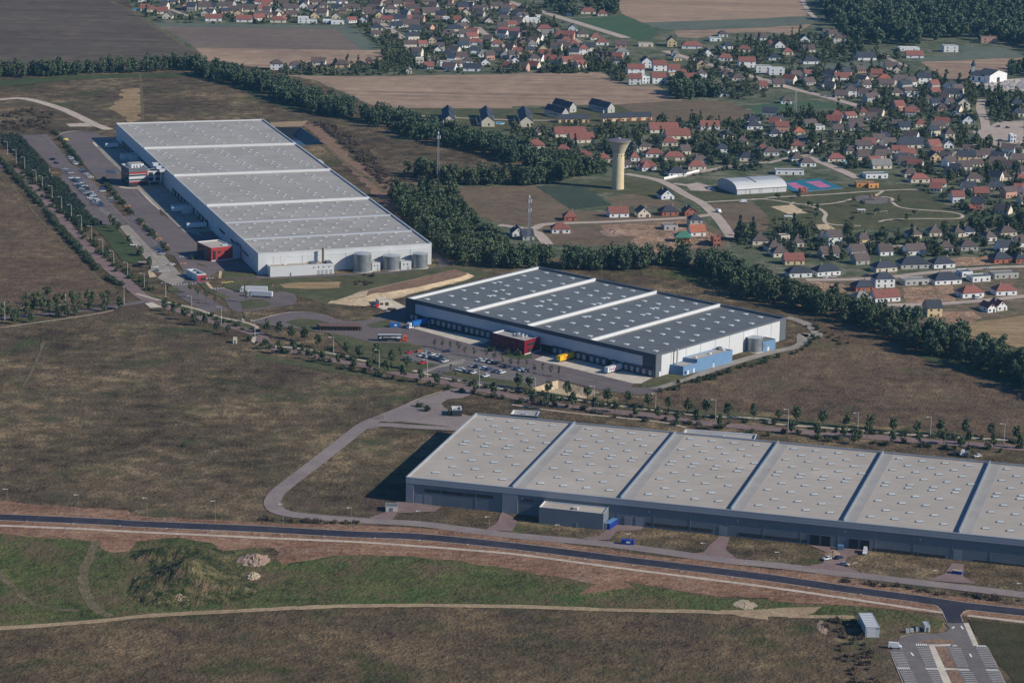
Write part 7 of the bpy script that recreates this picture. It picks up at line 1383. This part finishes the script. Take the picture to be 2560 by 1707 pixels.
GR = [('@31 0 570 620 560 1200 520 1700 520 2350 440 2600 450 2600 700 2350 800 1700 790 900 800 400 840 0 760 @21 2050 700 2200 560', 190, 'the houses below the park'), ('@31 1300 0 2600 -40 2600 440 1900 440 1400 190', 150, 'the gardens right of the park'),
 ('@20 0 1150 1300 1130 2350 1100 2350 1560 1700 1620 1040 1568 930 1540 0 1400', 330, 'the houses around the water tower'), ('@30 0 1050 900 1010 2350 980 2350 1568 900 1568 0 1480', 430, 'the quarter right of the water tower'),
 ('@30 0 660 1000 640 1400 720 1850 800 2350 850 2350 1000 900 1000 300 840 0 780', 420, 'the houses below the church'), ('@20 1700 500 2350 350 @30 300 330 800 420 1300 560 0 600 @20 2350 900 2000 920 1600 880 1500 800', 300, 'the houses along the upper road'),
 ('@20 -20 60 400 250 900 520 1100 560 1000 780 880 690 0 670', 420, 'the gardens above the tan field'), ('@10 1100 -160 2350 -160 @20 0 20 400 200 0 660 @10 2350 680 1500 690 1100 400 900 250', 620, 'the upper middle village'), ('@00 1020 -160 @10 1200 -160 1150 240 0 260 @00 1400 215', 330, 'the upper left village'), ('@10 60 560 1180 490 1500 560 1450 690 830 700 280 690', 160, 'the hedge behind the tan field')]
fh = []
for s, n in (('@10 1150 -160 2350 -160 @20 0 40 400 250 0 640 @10 2350 660 1600 660 1200 420 950 230', 60), ('@00 1060 -160 @10 1150 -160 1150 230 0 230 @00 1500 190', 36), ('@20 0 80 400 260 900 520 1050 560 780 650 0 660', 34), ('@30 0 680 1000 660 1750 800 1800 1100 900 1000 300 860', 30), ('@30 850 1250 2350 1400 2350 1560 900 1560', 22), ('@31 1300 0 2500 -20 2500 420 1950 420 1500 220', 26), ('@30 0 1060 1500 1060 1700 1250 800 1250 0 1200', 14), ('@30 2450 900 4600 900 4600 1560 2450 1560', 40), ('@31 2450 0 4600 0 4600 900 2450 900', 30)):
    for x, y in place(s, n*3, False)[:n*2]:
        if all(math.hypot(x-a, y-b) > 17 for a, b in fh): fh.append((x, y))
mb = MB(); WM = ['wall_w', 'wall_c', 'wall_p', 'wall_g', 'tile_r', 'tile_b', 'tile_d', 'glass']
for x, y in fh:
    L, Dp, e, r = random.uniform(8, 13), random.uniform(7.5, 9.5), random.choice((2.8, 3.2, 5.2)), random.uniform(2.8, 4.2); th = R(random.uniform(-35, 35)); u = Vector((math.cos(th), math.sin(th), 0)); n_ = Vector((-u.y, u.x, 0)); a = Vector((x, y, 0))-u*L/2-n_*Dp/2
    Q = lambda p, q, z: tuple(a+u*p+n_*q+Vector((0, 0, z))); wm, tm = random.choice((0, 0, 1, 1, 2, 3)), random.choice((4, 5, 5, 6))
    mb.add([Q(0, 0, 0), Q(L, 0, 0), Q(L, Dp, 0), Q(0, Dp, 0), Q(0, 0, e), Q(L, 0, e), Q(L, Dp, e), Q(0, Dp, e), Q(0, Dp/2, e+r), Q(L, Dp/2, e+r)], [(0, 1, 5, 4), (1, 2, 6, 9, 5), (2, 3, 7, 6), (3, 0, 4, 8, 7)], wm)
    mb.add([Q(-.4, -.5, e-.3), Q(L+.4, -.5, e-.3), Q(L+.4, Dp/2, e+r+.12), Q(-.4, Dp/2, e+r+.12), Q(L+.4, Dp+.5, e-.3), Q(-.4, Dp+.5, e-.3)], [(0, 1, 2, 3), (3, 2, 4, 5)], tm)
    for k in (.2, .5, .8): mb.add([Q(L*k-.6, -.06, .9), Q(L*k+.6, -.06, .9), Q(L*k+.6, -.06, 2.2), Q(L*k-.6, -.06, 2.2)], [(0, 1, 2, 3)], 7)
o = link('far_houses', mb.mesh('far_houses', WM)); o['kind'] = 'stuff'; tag(o, 'crowd of further small houses packed between the village gardens', 'houses')
HX = np.concatenate([HX, np.array([(x, y, 7.5) for x, y in fh])])
gp = []
for s, n, nm in GR: gp += [(y, x, nm) for x, y in place(s, n)]
gp.sort(); far_ = []
for i, (y, x, nm) in enumerate(gp):
    if i < 290:
        k = 'conifer' if rng.uniform() < .13 else 'garden' if rng.uniform() < .6 else 'small'
        tree(k, (x, y), f"{'dark conifer' if k == 'conifer' else 'leafy green tree' if k == 'garden' else 'small garden tree'} among {nm}", group=f"{'conifers' if k == 'conifer' else 'trees' if k == 'garden' else 'small trees'} among {nm}", s=random.uniform(.65, 1.15), nm='garden_tree')
    else: far_.append((x, y))
mass('village_trees', far_, [('g', 'leaf_garden', (9, 4.0, 1.0, 'round')), ('g', 'leaf_garden', (5, 3.2, .5, 'round')), ('g', 'leaf_garden', (13, 3.0, .6, 'cone'))], 'crowded garden trees among the far houses of the village', 220, 1.4, (.6, 1.2))
sh = []
for s, n, nm in GR: sh += place(s, n*2, False)
mass('garden_hedges', sh, [('g', 'leaf_garden', (2.4, 2.2, .1, 'bush'))], 'low hedges and bushes in the village gardens', 70, 1.0, (.6, 1.3))
wood = place('@30 420 -260 2700 -260 2700 560 2350 430 2150 400 1750 350 1400 420 1080 430 800 420 560 240', 900, False)
mass('woods', wood, [('w', 'leaf_belt', (15, 6.5, 1.5, 'round')), ('w', 'leaf_belt', (17, 6.0, 2, 'round'))], 'dense dark wood covering the upper right corner', 330, 2.4, (.8, 1.25))
mass('woods', place('@20 100 -260 860 -260 1010 120 880 150 560 160 200 60', 160, False)+place('@20 1450 780 1850 770 1900 880 1560 925', 30, False)+place('@30 2200 560 2600 560 2600 720 2200 690', 40, False)+place('@20 1380 860 1520 840 1900 900 1560 925', 20, False), [('w', 'leaf_belt', (12, 5.0, 1, 'round'))], 'darker groves at the edges of the village', 300, 2.0, (.7, 1.15))
# tufts of dry grass in the open meadows
def tufts(name, s_list, dens, mat, label, hmin=.25, hmax=.8):
    Vs = []
    for s in s_list:
        poly = [(v.x, v.y) for v in PW(s)]; ar = abs(sum(poly[i][0]*poly[(i+1) % len(poly)][1]-poly[(i+1) % len(poly)][0]*poly[i][1] for i in range(len(poly))))/2; n = int(ar*dens)
        x, y = scatter(poly, n); k = (np.hypot(x, y) < 2400)
        kk = np.sin(x*.05+1)*np.sin(y*.021)+.6*np.sin(x*.13+y*.04)+rng.normal(0, .6, len(x)) > -.2; x, y = x[k & kk], y[k & kk]; n = len(x)
        h = rng.uniform(hmin, hmax, n)**1.0; r = h*rng.uniform(.8, 1.8, n); a = rng.uniform(0, 6.283, n); z = np.full(n, .03)
        base = [np.c_[x+r*np.cos(a+2.094*i), y+r*np.sin(a+2.094*i), z] for i in range(3)]; top = np.c_[x+rng.normal(0, .15, n), y+rng.normal(0, .15, n), h]
        for i in range(3): Vs.append(np.stack([base[i], base[(i+1) % 3], top], 1).reshape(-1, 3))
    V = np.concatenate(Vs); o = link(name, np_mesh(name, V, np.arange(len(V)).reshape(-1, 3), mat, 3)); o['kind'] = 'stuff'; tag(o, label, 'grass')
tufts('dry_grass', ['@02 -60 -560 @01 100 1440 1100 1290 1500 1330 2100 1530 @12 300 160 1000 330 1700 430 1000 720 500 1100 100 1440 @02 2000 1540 700 1500 -60 1440', '@32 0 160 600 0 1000 60 1700 260 2350 480 2350 880 1000 790 0 700 @22 1600 560 1300 470 1700 390', '@12 1000 830 1700 830 1050 1420 1300 1500 700 1520 300 1450', '@03 -60 1120 800 1040 1400 980 2350 920 @13 1000 885 2350 890 @23 1000 930 2300 980 2350 1600 @03 -60 1600', '@01 -60 120 200 250 600 650 1000 1060 900 1150 -60 1260', '@00 0 800 1280 720 1300 1100 800 1050 300 900 0 880', '@10 700 1090 1200 1230 2300 1530 1700 1540 900 1400'], .2, 'tuft', 'dry tufts of grass across the meadows', .12, .42)
tufts('green_grass', ['@03 -60 220 860 280 800 900 -60 1040', '@03 930 380 1250 370 2300 400 @13 700 420 1900 470 @23 700 680 2300 820 1800 890 0 860 @13 900 840 0 870 @03 1100 930'], .10, 'tuft_green', 'green tufts of grass in the lower meadow', .15, .5)
finish_labels()
# ------------------------------------------------------------------ air between the camera and the far village
mb = MB(); mb.box(-3050, 3050, -650, 6050, -7, 390); hz = mb.mesh('haze', []); hm = bpy.data.materials.new('haze_air'); hm.use_nodes = True; t_ = hm.node_tree; t_.nodes.clear()
pv = t_.nodes.new('ShaderNodeVolumePrincipled'); pv.inputs['Density'].default_value = 0.000034; pv.inputs['Color'].default_value = (.30, .66, 1.0, 1); pv.inputs['Anisotropy'].default_value = .2
mo = t_.nodes.new('ShaderNodeOutputMaterial'); t_.links.new(pv.outputs[0], mo.inputs['Volume']); hz.materials.append(hm); fixn(hz)
o = link('haze', hz); o['kind'] = 'stuff'; tag(o, 'thin bluish haze over the whole view', 'haze')
